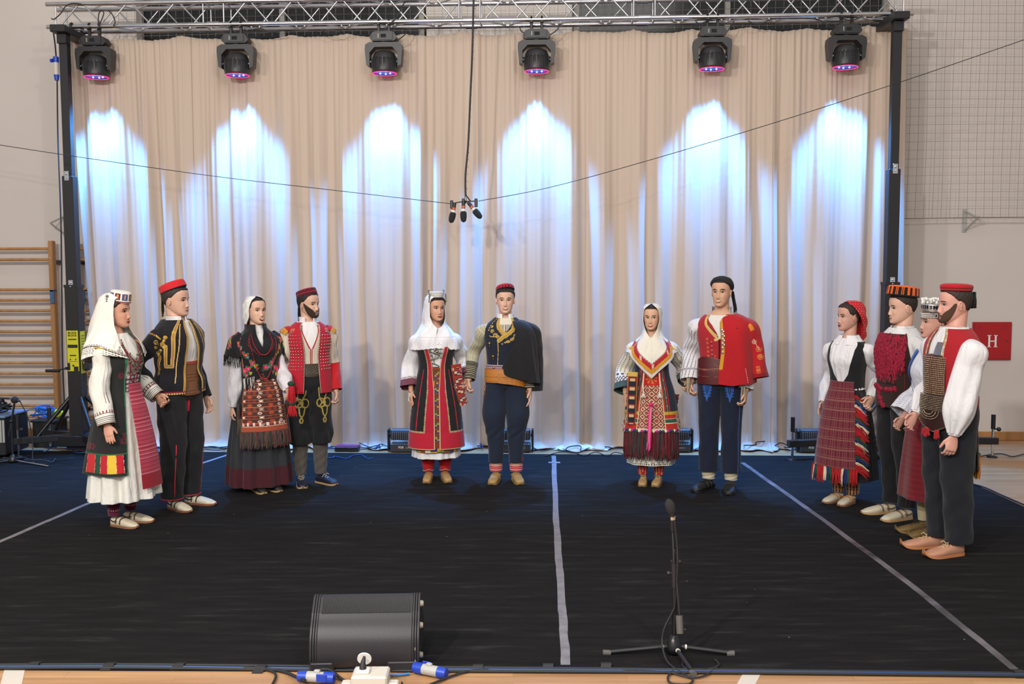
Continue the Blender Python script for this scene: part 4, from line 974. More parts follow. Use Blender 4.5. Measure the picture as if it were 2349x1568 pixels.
def hand_mb(mb,W,d,n,th,curl=.35,sc=1.0,spread=1.0,curls=None):
    W,d,n,th=[np.array(v,float) for v in (W,d,n,th)]; d/=np.linalg.norm(d); th=th-d*th.dot(d); th/=np.linalg.norm(th); n=n-d*n.dot(d)-th*n.dot(th); n/=np.linalg.norm(n)
    s=PS([W-d*.03,W,W+d*.03*sc,W+d*.065*sc,W+d*.092*sc,W+d*.098*sc],[.026,.027,.036*sc,.040*sc,.038*sc,.03*sc],[.02,.019,.0155,.0145,.0125,.009],E=2.4)
    # oriented by hand frame
    fr=[]; Pp=[(-.04,.025,.020),(0,.027,.018),(.03,.036,.0155),(.065,.041,.0145),(.09,.038,.012),(.1,.024,.008)]
    vs=[];fs=[];N=14
    for (l,a,b) in Pp:
        for k in range(N):
            t=2*PI*k/N; vs.append(W+d*l*sc+th*math.cos(t)*a*sc+n*math.sin(t)*b*sc)
    for i in range(len(Pp)-1):
        for k in range(N): fs.append((i*N+k,i*N+(k+1)%N,(i+1)*N+(k+1)%N,(i+1)*N+k))
    fs.append(tuple(range(N))[::-1]); fs.append(tuple((len(Pp)-1)*N+k for k in range(N))); mb.add(vs,fs,0,True)
    for j,(o,L) in enumerate(((.0285,.070),(.0095,.079),(-.0100,.073),(-.0285,.057))):
        c=(curls[j] if curls else curl); b=W+d*.088*sc+th*o*sc; dd=d+th*(o*1.4*spread); dd/=np.linalg.norm(dd); pts=[b-dd*.012]; p=b; ang=0; pts.append(p)
        for q_,fr_ in enumerate((.45,.30,.25)):
            ang+=c*(1.0 if q_==0 else 1.15); v=dd*math.cos(ang)+n*math.sin(ang); p=p+v*L*fr_*sc; pts.append(p)
        mb.tube(pts,[.0088*sc,.0088*sc,.0082*sc,.0076*sc,.0058*sc],10)
    b=W+d*.022*sc+th*.024*sc; v1=th*.62+d*.75+n*.28; v1/=np.linalg.norm(v1); v2=d*.9+th*.25+n*.35; v2/=np.linalg.norm(v2)
    mb.tube([b-v1*.012,b,b+v1*.036*sc,b+v1*.036*sc+v2*.030*sc,b+v1*.036*sc+v2*.048*sc],[.012*sc,.0125*sc,.0105*sc,.0095*sc,.006*sc],10)
def person(px,py,rel,sc_,sex,label,headyaw=0,tilt=0,skinc='c99a7c',wide=1.0,nose=1.0,arms=None,stance=.095,legs=True,bulk=1.0,lean=0,rgt=None):
    P=Person(); g=atZ(px,py,.006); base=math.degrees(math.atan2(-g.x,g.y)); P.rz=math.radians(base+rel)
    P.root=empty('person',(g.x,g.y,.006),P.rz,label,'person','folk dancers standing in a half circle'); P.root.scale=(sc_,)*3; P.sc=sc_
    P.skin=skin(skinc); wide=wide*1.05; P.sex=sex; f=sex=='f'; P.wide=wide; P.nose=nose
    k=.90 if f else 1.0; b=bulk
    if f: T=[(.84,.170,.120,0),(.92,.178,.125,0),(1.0,.158,.110,0),(1.10,.130,.095,0),(1.20,.142,.108,-.006),(1.30,.158,.125,-.014),(1.37,.162,.114,-.006),(1.42,.155,.098,.0),(1.46,.132,.084,.004),(1.495,.095,.070,.008),(1.535,.056,.056,.014)]
    else: T=[(.84,.165,.115,0),(.92,.170,.120,0),(1.0,.162,.114,0),(1.10,.158,.110,0),(1.20,.166,.112,0),(1.32,.182,.120,-.004),(1.39,.186,.116,0),(1.44,.178,.104,.003),(1.48,.150,.090,.006),(1.512,.112,.080,.010),(1.548,.068,.066,.014)]
    P.trows=[(r[0],r[1]*b,r[2]*b,r[3]) for r in T]; P.torso=VS(P.trows,2.35)
    P.sw=(.155 if f else .180)*(1+(b-1)*.7); P.sz=1.405 if f else 1.425; P.arm={}; P.hand={}
    arms=arms or {}
    for s in(-1,1):
        A=arms.get(s,{}); S=np.array((s*P.sw,.005,P.sz)); W=np.array(A.get('w',(s*(P.sw+.075),-.03,.875)),float); E=ik(S,W,s)
        P.arm[s]=(S,E,W); fa=W-E; fa/=np.linalg.norm(fa)
        P.hand[s]=(W,np.array(A.get('d',fa),float),np.array(A.get('n',(-s*1.0,0,0)),float),np.array(A.get('th',(0,-1,0)),float),A.get('curl',.20))
    mb=MB()
    def add(s,t0=None,t1=None,n=28,m=26,off=0):
        t0=s.t0 if t0 is None else t0; t1=s.t1 if t1 is None else t1
        A_,T_=np.meshgrid(np.linspace(-PI,PI,n+1)[:-1],np.linspace(t0,t1,m)); Pp=s.pt(A_,T_,off).reshape(-1,3)
        fs=[(i*n+q,i*n+(q+1)%n,(i+1)*n+(q+1)%n,(i+1)*n+q) for i in range(m-1) for q in range(n)]+[tuple(range(n))[::-1],tuple((m-1)*n+q for q in range(n))]
        mb.add(Pp,fs,0,True)
    add(P.torso,t0=.96,off=-.012)
    rk=.86 if f else 1.0
    for s in(-1,1):
        S,E,W=P.arm[s]; M1=(S+E)/2; M2=(E+W)/2; up=S+np.array((-s*.05,0,.01))
        a=PS([up,S,M1,E,M2,W],np.array([.035,.042,.043,.038,.035,.027])*rk); add(a,n=16,m=16); mb.ball(S,.040*rk)
        hand_mb(mb,*P.hand[s],sc=(.92 if f else 1.03))
    P.leg={}
    for s in(-1,1):
        hx=s*.088; st_=s*stance
        P.leg[s]=PS([(hx,0,.93),(hx,-.005,.75),(hx*1.0,-.012,.50),(st_,.012,.32),(st_,.02,.09)],np.array([.088,.080,.057,.054,.036])*rk)
        add(P.leg[s],n=16,m=14)
    # neck and head
    P.hz=1.562; P.hy=headyaw; Rh=np.array(Matrix.Rotation(math.radians(headyaw),3,'Z')@Matrix.Rotation(math.radians(tilt),3,'X')@Matrix.Rotation(math.radians(lean),3,'Y'))
    hs=1.06 if f else 1.055; piv=np.array((0,.02,0.)); org=np.array((0,.012,P.hz))
    P.H=lambda p: ((np.asarray(p,float)*hs-piv)@Rh.T)+piv+org
    mb.tube([(0,.022,1.45),(0,.020,1.52),P.H([0,.022,.02]),P.H([0,.03,.09])],[.070*k,.062*k*b,.058*k*b,.056*k],18)
    A_,N_=np.meshgrid(np.linspace(-PI,PI,97)[:-1],np.linspace(0,1,72)); n=96
    Hp=P.H(hpt(A_,N_,0,wide,nose)).reshape(-1,3)
    mb.add(Hp,[(i*n+q,i*n+(q+1)%n,(i+1)*n+(q+1)%n,(i+1)*n+q) for i in range(71) for q in range(n)]+[tuple(range(n))[::-1],tuple(71*n+q for q in range(n))],0,True)
    if not f or True:
        for s in(-1,1):
            e=[]
            for q in range(13):
                t=-.9+q/12*4.6; e.append(P.H([s*(.0715*wide+.004+.004*math.sin(q/12*PI)),.008+.013*math.cos(t+1.6),(.475+.11*math.sin(t+1.6))*HH]))
            mb.tube(e,[.0035]*13,6); c=P.H([s*.072*wide,.008,.47*HH]); mb.ball(c,.017,n=10,sq=(.35,.75,1.25),rot=Matrix(Rh.tolist()))
    o=mb.build('body',P.skin,P.root); md=o.modifiers.new('union','REMESH'); md.mode='VOXEL'; md.voxel_size=.0036; md.use_smooth_shade=True
    ms=o.modifiers.new('relax','SMOOTH'); ms.factor=.5; ms.iterations=2
    P.body=o; P.Rh=Rh; return P
def fpatch(P,name,xs,zb,zt,mtl,off=.0015,bulge=0,nx=14,nz=5,parent=None):
    U=np.linspace(0,1,nx); x=xs[0]+(xs[1]-xs[0])*U; b=np.array([zb(u) for u in U]); t=np.array([zt(u) for u in U])
    V=np.linspace(0,1,nz)[:,None]; Z=b[None]*(1-V)+t[None]*V; Xx=np.repeat(x[None],nz,0)
    y=hface(Xx,Z/HH,P.wide,P.nose)-off-bulge*np.sin(PI*V)*np.sin(PI*U)[None]
    G=P.H(np.stack([Xx,y,Z],-1).reshape(-1,3)).reshape(nz,nx,3)
    return gridmesh(name,G,None,mtl,False,parent or P.root,.0012,True)
def face(P,lips='8c2a2e',brow='2a1c14',smile=1,mouth='closed',open_=.006,browh=.0035,lash=True,iris='3a2415',eyes_x=0):
    f=P.sex=='f'; ez=EYN*HH; lm=cm_('lips',lips,.4); bm_=cm_('brow_hair',brow,.9); im=cm_('iris',iris,.15)
    for s in(-1,1):
        c=s*.0315; w_=.0160; h=.0062 if f else .0050
        xs=(c-w_,c+w_); e=fpatch(P,'eye',xs,lambda u:ez-h*.75*math.sin(PI*u)**.8+.0006,lambda u:ez+h*math.sin(PI*u)**.75+.0006,MT['eye_white'],.0030,.0012)
        r=.0062; ic=c+eyes_x; I=fpatch(P,'iris',(ic-r,ic+r),lambda u:ez-min(r*math.sqrt(max(0,1-(2*u-1)**2)),h*.8)+.0006,lambda u:ez+min(r*math.sqrt(max(0,1-(2*u-1)**2)),h*.95)+.0006,im,.0050,0,9,5,parent=e)
        fpatch(P,'eyelid_line',(c-w_*1.08,c+w_*1.08),lambda u:ez+h*math.sin(PI*u)**.75+.0002,lambda u:ez+h*math.sin(PI*u)**.75+(.0026 if f else .0017),MT['lash'],.0042,0,12,3,parent=e)
        fpatch(P,'eyebrow',(c-.019,c+.019),lambda u:ez+.0175+.0045*math.sin(PI*(.15+.75*(u if s>0 else 1-u)))-.002*(1-(u if s<0 else 1-u)),lambda u:ez+.0175+browh*(.35+.9*math.sin(PI*min(1,.2+.7*(1-u if s>0 else u))))+.0045*math.sin(PI*(.15+.75*(u if s>0 else 1-u))),bm_,.0016,.0006,12,3)
    mz=MON*HH; W_=.0235+.004*smile; cur=lambda u:.0085*smile*(2*u-1)**2-.002*smile
    th_=.0062 if f else .0042
    top=lambda u:mz+cur(u)+th_*math.sin(PI*u)**.7*(1-.22*math.exp(-((u-.5)/.08)**2))
    bot=lambda u:mz+cur(u)-th_*1.25*math.sin(PI*u)**.8
    if mouth=='closed':
        lp=fpatch(P,'lips',(-W_,W_),bot,top,lm,.0016,.0022,18,8)
        fpatch(P,'mouth_line',(-W_*.97,W_*.97),lambda u:mz+cur(u)-.0006,lambda u:mz+cur(u)+.0007,MT['lash'],.0042,0,16,2,parent=lp)
    else:
        op=open_; 
        lp=fpatch(P,'lips',(-W_,W_),lambda u:bot(u)-op*math.sin(PI*u),lambda u:top(u),lm,.0016,.0018,18,9)
        fpatch(P,'mouth',(-W_*.88,W_*.88),lambda u:mz+cur(u)-op*.95*math.sin(PI*u),lambda u:mz+cur(u)+.0012*math.sin(PI*u),cm_('mouth_inside','4a1418',.5),.0042,0,16,4,parent=lp)
        fpatch(P,'teeth',(-W_*.78,W_*.78),lambda u:mz+cur(u)*.95-op*.62*math.sin(PI*u),lambda u:mz+cur(u)*.95+.0010*math.sin(PI*u),MT['teeth'],.0050,0,14,3,parent=lp)
def hcap(P,name,lo_,hi=1.0,off=.006,a0=-PI,a1=PI,mtl=None,col=None,nc=90,nr=40,fold=None,parent=None,thick=.002,feat=False,offr=None):
    closed=a1-a0>2*PI-1e-3; U=np.linspace(a0,a1,nc+1); U=U[:-1] if closed else U
    J=np.linspace(0,1,nr+1)[:,None]; A=np.repeat(U[None],nr+1,0); L=np.array([lo_(a) if callable(lo_) else lo_ for a in U])[None]; Hh=np.array([hi(a) if callable(hi) else hi for a in U])[None]
    N=L*(1-J)+Hh*J; o=off*np.minimum(1,J*5+.25) if offr is None else offr(A,N,J)
    if fold: o=o+fold(A,N)
    G=hpt(A,N,o,P.wide,P.nose,feat); G=P.H(G.reshape(-1,3)).reshape(G.shape)
    C=None
    if col is not None:
        C=np.ones((nr,len(U) if closed else nc,3))*X(col) if isinstance(col,str) else None
        if callable(col):
            Ac=(A[:-1,:]+(2*PI/nc)/2)[:, :nc] if closed else (A[:-1,:-1]+A[:-1,1:])/2; Nc=(N[:-1]+N[1:])/2; Nc=Nc[:,:Ac.shape[1]]
            pp=Pnt(Ac*.085,Nc*HH,'808080'); pp.A=Ac; pp.N=Nc; col(pp); C=pp.c
    return gridmesh(name,G,C,mtl,closed,parent or P.root,thick,True)
def wrapa(a): return (a+PI)%(2*PI)-PI
def hair(P,col,front=.83,temple=.66,side=.55,nape=.20,off=.007,fade=True):
    hm=cm_('hair',col,.7,bump=.8,bscale=180)
    def lo_(a):
        a=abs(wrapa(a)); return float(np.interp(a,[0,.55,.95,1.15,1.45,1.75,2.1,PI],[front,front,front-.06,temple,side,side-.05,nape+.08,nape]))
    return hcap(P,'hair',lo_,1.0,off,mtl=hm,nc=110,nr=40,fold=lambda A,N:.0012*np.sin(A*40+N*9)+.001*np.sin(A*23-N*31))
def sleeve(P,side,name,rad,col,m='linen',t0=-.02,t1=None,fold=None,cell=.006,ry=None,parent=None,label=None,ext=0,bigsh=0):
    S,E,W=P.arm[side]; u=W-E; u/=np.linalg.norm(u); up=S+np.array((-side*.055,0,.012)); pts=[up,S,S*.5+E*.5,E,(E+W)/2,W]; rad=list(rad); rad[0]=min(rad[0],.040); rad[1]=min(rad[1],.058+bigsh)
    if ext: pts=pts[:-1]+[W+u*ext]
    s=PS(pts,rad,ry or rad); s.S=np.linalg.norm(up-S)
    return cloth(name,s,P.root,t0=0 if t0<0 else t0,t1=s.L if t1 is None else s.L*t1,col=col,m=m,fold=fold,cell=cell,label=label,thick=.0025),s
def wr(seed,amp=.004,k=3):       # gentle cloth wrinkles
    r=np.random.default_rng(seed); p=r.uniform(0,6,8)
    return lambda A,T: amp*(np.sin(k*A+T*9+p[0])*np.sin(T*14+p[1]+A)+.6*np.sin((k+1)*A-T*21+p[2])*np.sin(T*8+p[3]-A)+.35*np.sin(T*47+A*2.5+p[4])*np.sin(T*5+A+p[5]))
def shoe(P,side,pos,yaw,style,upper,sole,L=.27,trim=None,laces=None,sock=None):
    R=np.array(Matrix.Rotation(math.radians(yaw),3,'Z')); o=np.array((pos[0],pos[1],0.))
    if style=='curl': ys=[.075,.06,.02,-.04,-.10,-.15,-.185,-.205,-.212]; ws=[.018,.032,.037,.041,.046,.042,.030,.016,.006]; tp=[.055,.078,.082,.074,.058,.047,.040,.052,.066]; bt=[.004,.002,.002,.002,.002,.003,.010,.028,.052]
    elif style=='point': ys=[.075,.06,.02,-.04,-.10,-.15,-.18,-.20,-.205]; ws=[.018,.032,.037,.041,.045,.040,.028,.015,.006]; tp=[.055,.07,.072,.068,.056,.044,.034,.030,.024]; bt=[.004,.002,.002,.002,.002,.002,.004,.008,.014]
    else: ys=[.075,.06,.02,-.04,-.10,-.15,-.175,-.190,-.195]; ws=[.018,.032,.037,.041,.047,.045,.036,.020,.008]; tp=[.055,.072,.076,.072,.060,.050,.042,.032,.02]; bt=[.004,.002,.002,.002,.002,.002,.003,.005,.010]
    k=L/.27; n=26; Y=np.linspace(0,1,44); t=np.linspace(0,1,len(ys)); Q=hermite(t,np.column_stack([ys,ws,tp,bt]),Y)
    A=np.linspace(0,2*PI,n+1)[:-1]; G=np.zeros((len(Y),n,3)); p=2/2.5
    for i,(y,w,a,b) in enumerate(Q):
        cz=(a+b)/2; rz=(a-b)/2; G[i,:,0]=np.sign(np.sin(A))*np.abs(np.sin(A))**p*w; G[i,:,2]=cz+np.sign(np.cos(A))*np.abs(np.cos(A))**p*rz; G[i,:,1]=y*k
    G=G*np.array([k,1,1]); G=G.reshape(-1,3)@R.T+o; G=G.reshape(len(Y),n,3)
    mb=MB(); N=len(Y); mb.add(G.reshape(-1,3),[(i*n+q,i*n+(q+1)%n,(i+1)*n+(q+1)%n,(i+1)*n+q) for i in range(N-1) for q in range(n)]+[tuple(range(n))[::-1],tuple((N-1)*n+q for q in range(n))],0,True)
    sh=mb.build('shoe',cm_('shoe_upper',upper,.55,bump=.4,bscale=220),P.root)
    # sole: a thin slab following the outline
    mb=MB(); out=[(-(w+.004)*k,y*k,b) for y,w,a,b in Q]+[((w+.004)*k,y*k,b) for y,w,a,b in Q[::-1]]; out=np.array(out)@R.T+o; m_=len(Q)
    lo_=out.copy(); hi=out.copy(); lo_[:,2]=np.maximum(out[:,2]-.002,0); hi[:,2]+=.013; n2=len(out)
    fs=[(i,(i+1)%n2,(i+1)%n2+n2,i+n2) for i in range(n2)]+[(i,n2-1-i,n2-2-i,i+1) for i in range(m_-1)]+[(i+n2,i+1+n2,2*n2-2-i,2*n2-1-i) for i in range(m_-1)]
    mb.add(np.vstack([lo_,hi]),fs,0,False); mb.build('sole',cm_('shoe_sole',sole,.6),sh)
    if trim:
        mb=MB(); 
        def top(yy,aa):
            i=int(np.argmin(abs(Q[:,0]-yy))); y,w,a,b=Q[i]; cz=(a+b)/2; rz=(a-b)/2
            return (np.array([np.sign(math.sin(aa))*abs(math.sin(aa))**p*(w+.003)*k,y*k,cz+np.sign(math.cos(aa))*abs(math.cos(aa))**p*(rz+.003)]))@R.T+o
        mb.tube([top(-.055,aa) for aa in np.linspace(-1.7,1.7,15)],.0055,6); mb.tube([top(-.005,aa) for aa in np.linspace(-1.7,1.7,15)],.0055,6)
        mb.tube([top(-.01,-1.3),top(.03,-1.5),top(.06,-1.2)],.005,6); mb.tube([top(-.01,1.3),top(.03,1.5),top(.06,1.2)],.005,6)
        mb.build('strap',cm_('shoe_strap',trim,.5),sh)
    if laces:
        mb=MB(); f=lambda x,y,z:(np.array([x*k,y*k,z])@R.T+o)
        for q,(y,z) in enumerate(((-.03,.085),(-.055,.076),(-.08,.068))): mb.tube([f(-.03,y,z-.022),f(-.01,y-.004,z-.002),f(.01,y+.004,z),f(.03,y,z-.022)],.003,5)
        mb.tube([f(0,-.045,.085),f(-.02,-.05,.098),f(-.03,-.06,.085)],.0025,5); mb.tube([f(0,-.045,.085),f(.02,-.05,.098),f(.03,-.06,.085)],.0025,5)
        mb.build('laces',cm_('laces',laces,.7),sh)
    return sh
def fringe(P,name,pts,n,length,cols,parent=None,r=.003,jit=.01,sway=(0,0,0),nrm=(0,-1,0),seg=4,seed=1):
    """hanging yarn strands; pts: function u->point"""
    R=random.Random(seed); by={}
    for k in range(n):
        u=(k+R.random())/n; p=Vector(pts(u)); L=length(u)*R.uniform(.82,1.12) if callable(length) else length*R.uniform(.82,1.12)
        ph=R.uniform(0,6); Q=[]; q0=Vector((R.uniform(-1,1)*jit,R.uniform(-1,.3)*jit,0))
        for i in range(seg+1):
            t=i/seg; Q.append(p+Vector((0,0,-L*t))+q0*t+Vector(sway)*t+Vector((math.sin(ph+t*5)*.004*t,math.cos(ph+t*4)*.003*t,0)))
        c=R.choice(cols); by.setdefault(c,MB()).tube(Q,[r*(1-.35*i/seg) for i in range(seg+1)],5)
    mb=MB(); ml=[]
    for i,(c,b) in enumerate(by.items()):
        mb.add(b.v,b.f,i,True); ml.append(cm_('yarn',c,.9))
    o=mb.build(name,ml,parent or P.root); 
    return o
def beads(P,name,pts,r,col,parent=None,rough=.35,metal=0,lab=None):
    mb=MB()
    for p in pts: mb.ball(p,r,n=8)
    if len(pts)>8: mb.tube(pts,r*.4,5)
    return mb.build(name,cm_(name+'_'+'mat' if False else 'bead',col,rough,metal=metal),parent or P.root)
def onsurf(surf,al,off=.004): return [tuple(surf.nrm(a,t)[0]+surf.nrm(a,t)[1]*off) for a,t in al]
def ribbon(P,name,surf,al,width,col,m='wool',off=.004,parent=None,sub=6):
    """flat trim lying on a garment surface; al: list of (angle, t)"""
    Q=[]
    for (a,b),(c,d) in zip(al[:-1],al[1:]):
        for k in range(sub): Q.append((a+(c-a)*k/sub,b+(d-b)*k/sub))
    Q.append(al[-1]); Pn=[surf.nrm(a,t) for a,t in Q]; G=np.zeros((len(Q),3,3))
    for i,(p,n) in enumerate(Pn):
        t=Pn[min(i+1,len(Q)-1)][0]-Pn[max(i-1,0)][0]; b=np.cross(n,t); b/=np.linalg.norm(b)+1e-9
        for j,q in enumerate((-1,0,1)): G[i,j]=p+n*(off+.0012*(1-abs(q)))+b*q*width/2
    C=np.ones((len(Q)-1,2,3))*X(col); return gridmesh(name,G,C,F_[m],False,parent or P.root,.0015,True)
def studs(P,name,surf,al,r,col='c9c4b8',off=.003,parent=None,metal=.9):
    mb=MB()
    for a,t in al:
        p,n=surf.nrm(a,t); q=Vector(n).to_track_quat('Z','Y').to_matrix(); mb.ball(p+n*off,r,n=6,sq=(1,1,.5),rot=q)
    return mb.build(name,cm_('stud_metal',col,.25,metal=metal),parent or P.root)
def gridal(a0,a1,na,t0,t1,nt,ok=None):
    return [(a,t) for t in np.linspace(t0,t1,nt) for a in np.linspace(a0,a1,na) if ok is None or ok(a,t)]
def wloc(px,py,rel,sc_,world):
    g=atZ(px,py,.006); rz=math.atan2(-g.x,g.y)+math.radians(rel); d=Vector(world)-Vector((g.x,g.y,.006))
    return np.array(Matrix.Rotation(-rz,3,'Z')@d)/sc_
def hold(px,py,rel,sc_,hx,hy,Y,dx=0,up=.085):
    w=wloc(px,py,rel,sc_,atY(hx,hy,Y)); return np.array((w[0]+dx,w[1],w[2]+up))
def rows_join(P,skirt,off=0): 
    zt=max(r[0] for r in skirt); return skirt+[(z,rx+off,ry+off,cy) for z,rx,ry,cy in P.trows if z>zt+.03]
def VR(P,rows,E=2.1):
    C=[];AX=[];AY=[]
    for r in rows:
        z,rx,ry,cy=r[:4]; w=min(1,max(0,(z+.13)/.13)); a=math.radians(P.hy)*w; cx=r[4] if len(r)>4 else 0
        AX.append((math.cos(a),math.sin(a),0)); AY.append((math.sin(a),-math.cos(a),0))
        C.append((-math.sin(a)*cy+math.cos(a)*cx,.012+math.cos(a)*cy+math.sin(a)*cx,P.hz+z*1.055))
    K=[1+.085*min(1,max(0,(r[0]+.03)/.06)) for r in rows]
    return Surf([r[0] for r in rows],C,AX,AY,[r[1]*k for r,k in zip(rows,K)],[r[2]*k for r,k in zip(rows,K)],E)
def hatg(P,name,rows,col,m='wool',tx=0,ty=0,cy=.008,cx=0,k=1.16,parent=None,na=120):
    """rows (z above chin, radius)"""
    z0=rows[0][0]; R=np.array(Matrix.Rotation(math.radians(tx),3,'X')@Matrix.Rotation(math.radians(ty),3,'Y')); A=np.linspace(-PI,PI,na+1)[:-1]
    L=[0]; 
    for a,b in zip(rows[:-1],rows[1:]): L.append(L[-1]+math.hypot(a[0]-b[0],a[1]-b[1]))
    n=max(12,int(L[-1]/.004)); q=np.linspace(0,L[-1],n+1); zz=np.interp(q,L,[r[0] for r in rows]); rr=np.interp(q,L,[r[1] for r in rows])*P.wide
    G=np.zeros((n+1,na,3)); G[...,0]=np.sin(A)[None]*rr[:,None]; G[...,1]=-np.cos(A)[None]*rr[:,None]*k; G[...,2]=(zz-z0)[:,None]
    G=G.reshape(-1,3)@R.T+np.array((cx,cy,z0)); G=P.H(G).reshape(n+1,na,3)
    Ac,Vc=np.meshgrid(A+PI/na,(q[:-1]+q[1:])/2); pp=Pnt(Ac*rows[0][1],Vc,'808080'); pp.A=Ac
    if callable(col): col(pp); C=pp.c
    else: C=np.ones(Ac.shape+(3,))*X(col)
    return gridmesh(name,G,C,F_[m],True,parent or P.root,.003,True)
def trousers(P,rad,zend,col,m='wool',cell=.007,fold=None,ztop=1.04,E=2.1,bowx=None,seat='17171a'):
    o=[]
    k=rad[1]/.10
    cloth('trouser_seat',VS([(.865,.10*k,.060*k,0),(.89,.150*k,.098*k,0),(.93,.172*k,.118*k,0),(1.0,.172*k,.118*k,0),(1.06,.165*k,.113*k,0)],2.4),P.root,col=col if isinstance(col,str) else seat,m=m,cell=.01); st_=P.st if hasattr(P,'st') else .095
    for s in(-1,1):
        zs=[ztop,.92,.76,.62,.48,.34,.20,.08]; b=bowx or [0]*8
        pts=[(s*((.080,.086,.090,.093,.094,.094,.095,.095)[i]*(st_/.095 if i>4 else 1)+b[i]),(0,0,-.004,-.008,-.008,.006,.016,.02)[i],zs[i]) for i in range(8)]
        S_=PS(pts,rad,[r*(1.12 if i<2 else 1.02) for i,r in enumerate(rad)],E=E); t1=S_.L-(zend-.08)
        fn=(lambda pp,s=s:col(pp,s)) if callable(col) else col
        o.append((cloth('trouser_leg',S_,P.root,t0=0,t1=t1,col=fn,m=m,cell=cell,fold=fold or wr(3+s,.005,2)),S_))
    return o
def rings(surf,t,off=.006,n=40,a0=-PI,a1=PI): return [tuple(surf.pt(np.array([a]),np.array([t]),off)[0]) for a in np.linspace(a0,a1,n)]
def ringtube(P,name,surf,t,r,col,off=.004,parent=None,n=40,a0=None,a1=None,rough=.8):
    mb=MB(); cl=a0 is None; A=np.linspace(-PI,PI,n+1)[:-1] if cl else np.linspace(a0,a1,n)
    mb.tube([tuple(surf.pt(np.array([a]),np.array([t(a) if callable(t) else t]),off)[0]) for a in A],r,6,closed=cl); return mb.build(name,cm_('trim',col,rough),parent or P.root)
def necklace(P,name,surf,a0,a1,ztop,drop,n,r,col,off=.012,rough=.35,metal=0,parent=None):
    pts=[]
    for i in range(n):
        u=i/(n-1); a=a0+(a1-a0)*u; z=ztop-drop*(1-abs(2*u-1)**2.2); pts.append(tuple(surf.nrm(a,z)[0]+surf.nrm(a,z)[1]*off))
    return beads(P,name,pts,r,col,parent,rough,metal)
CW=lambda p:None
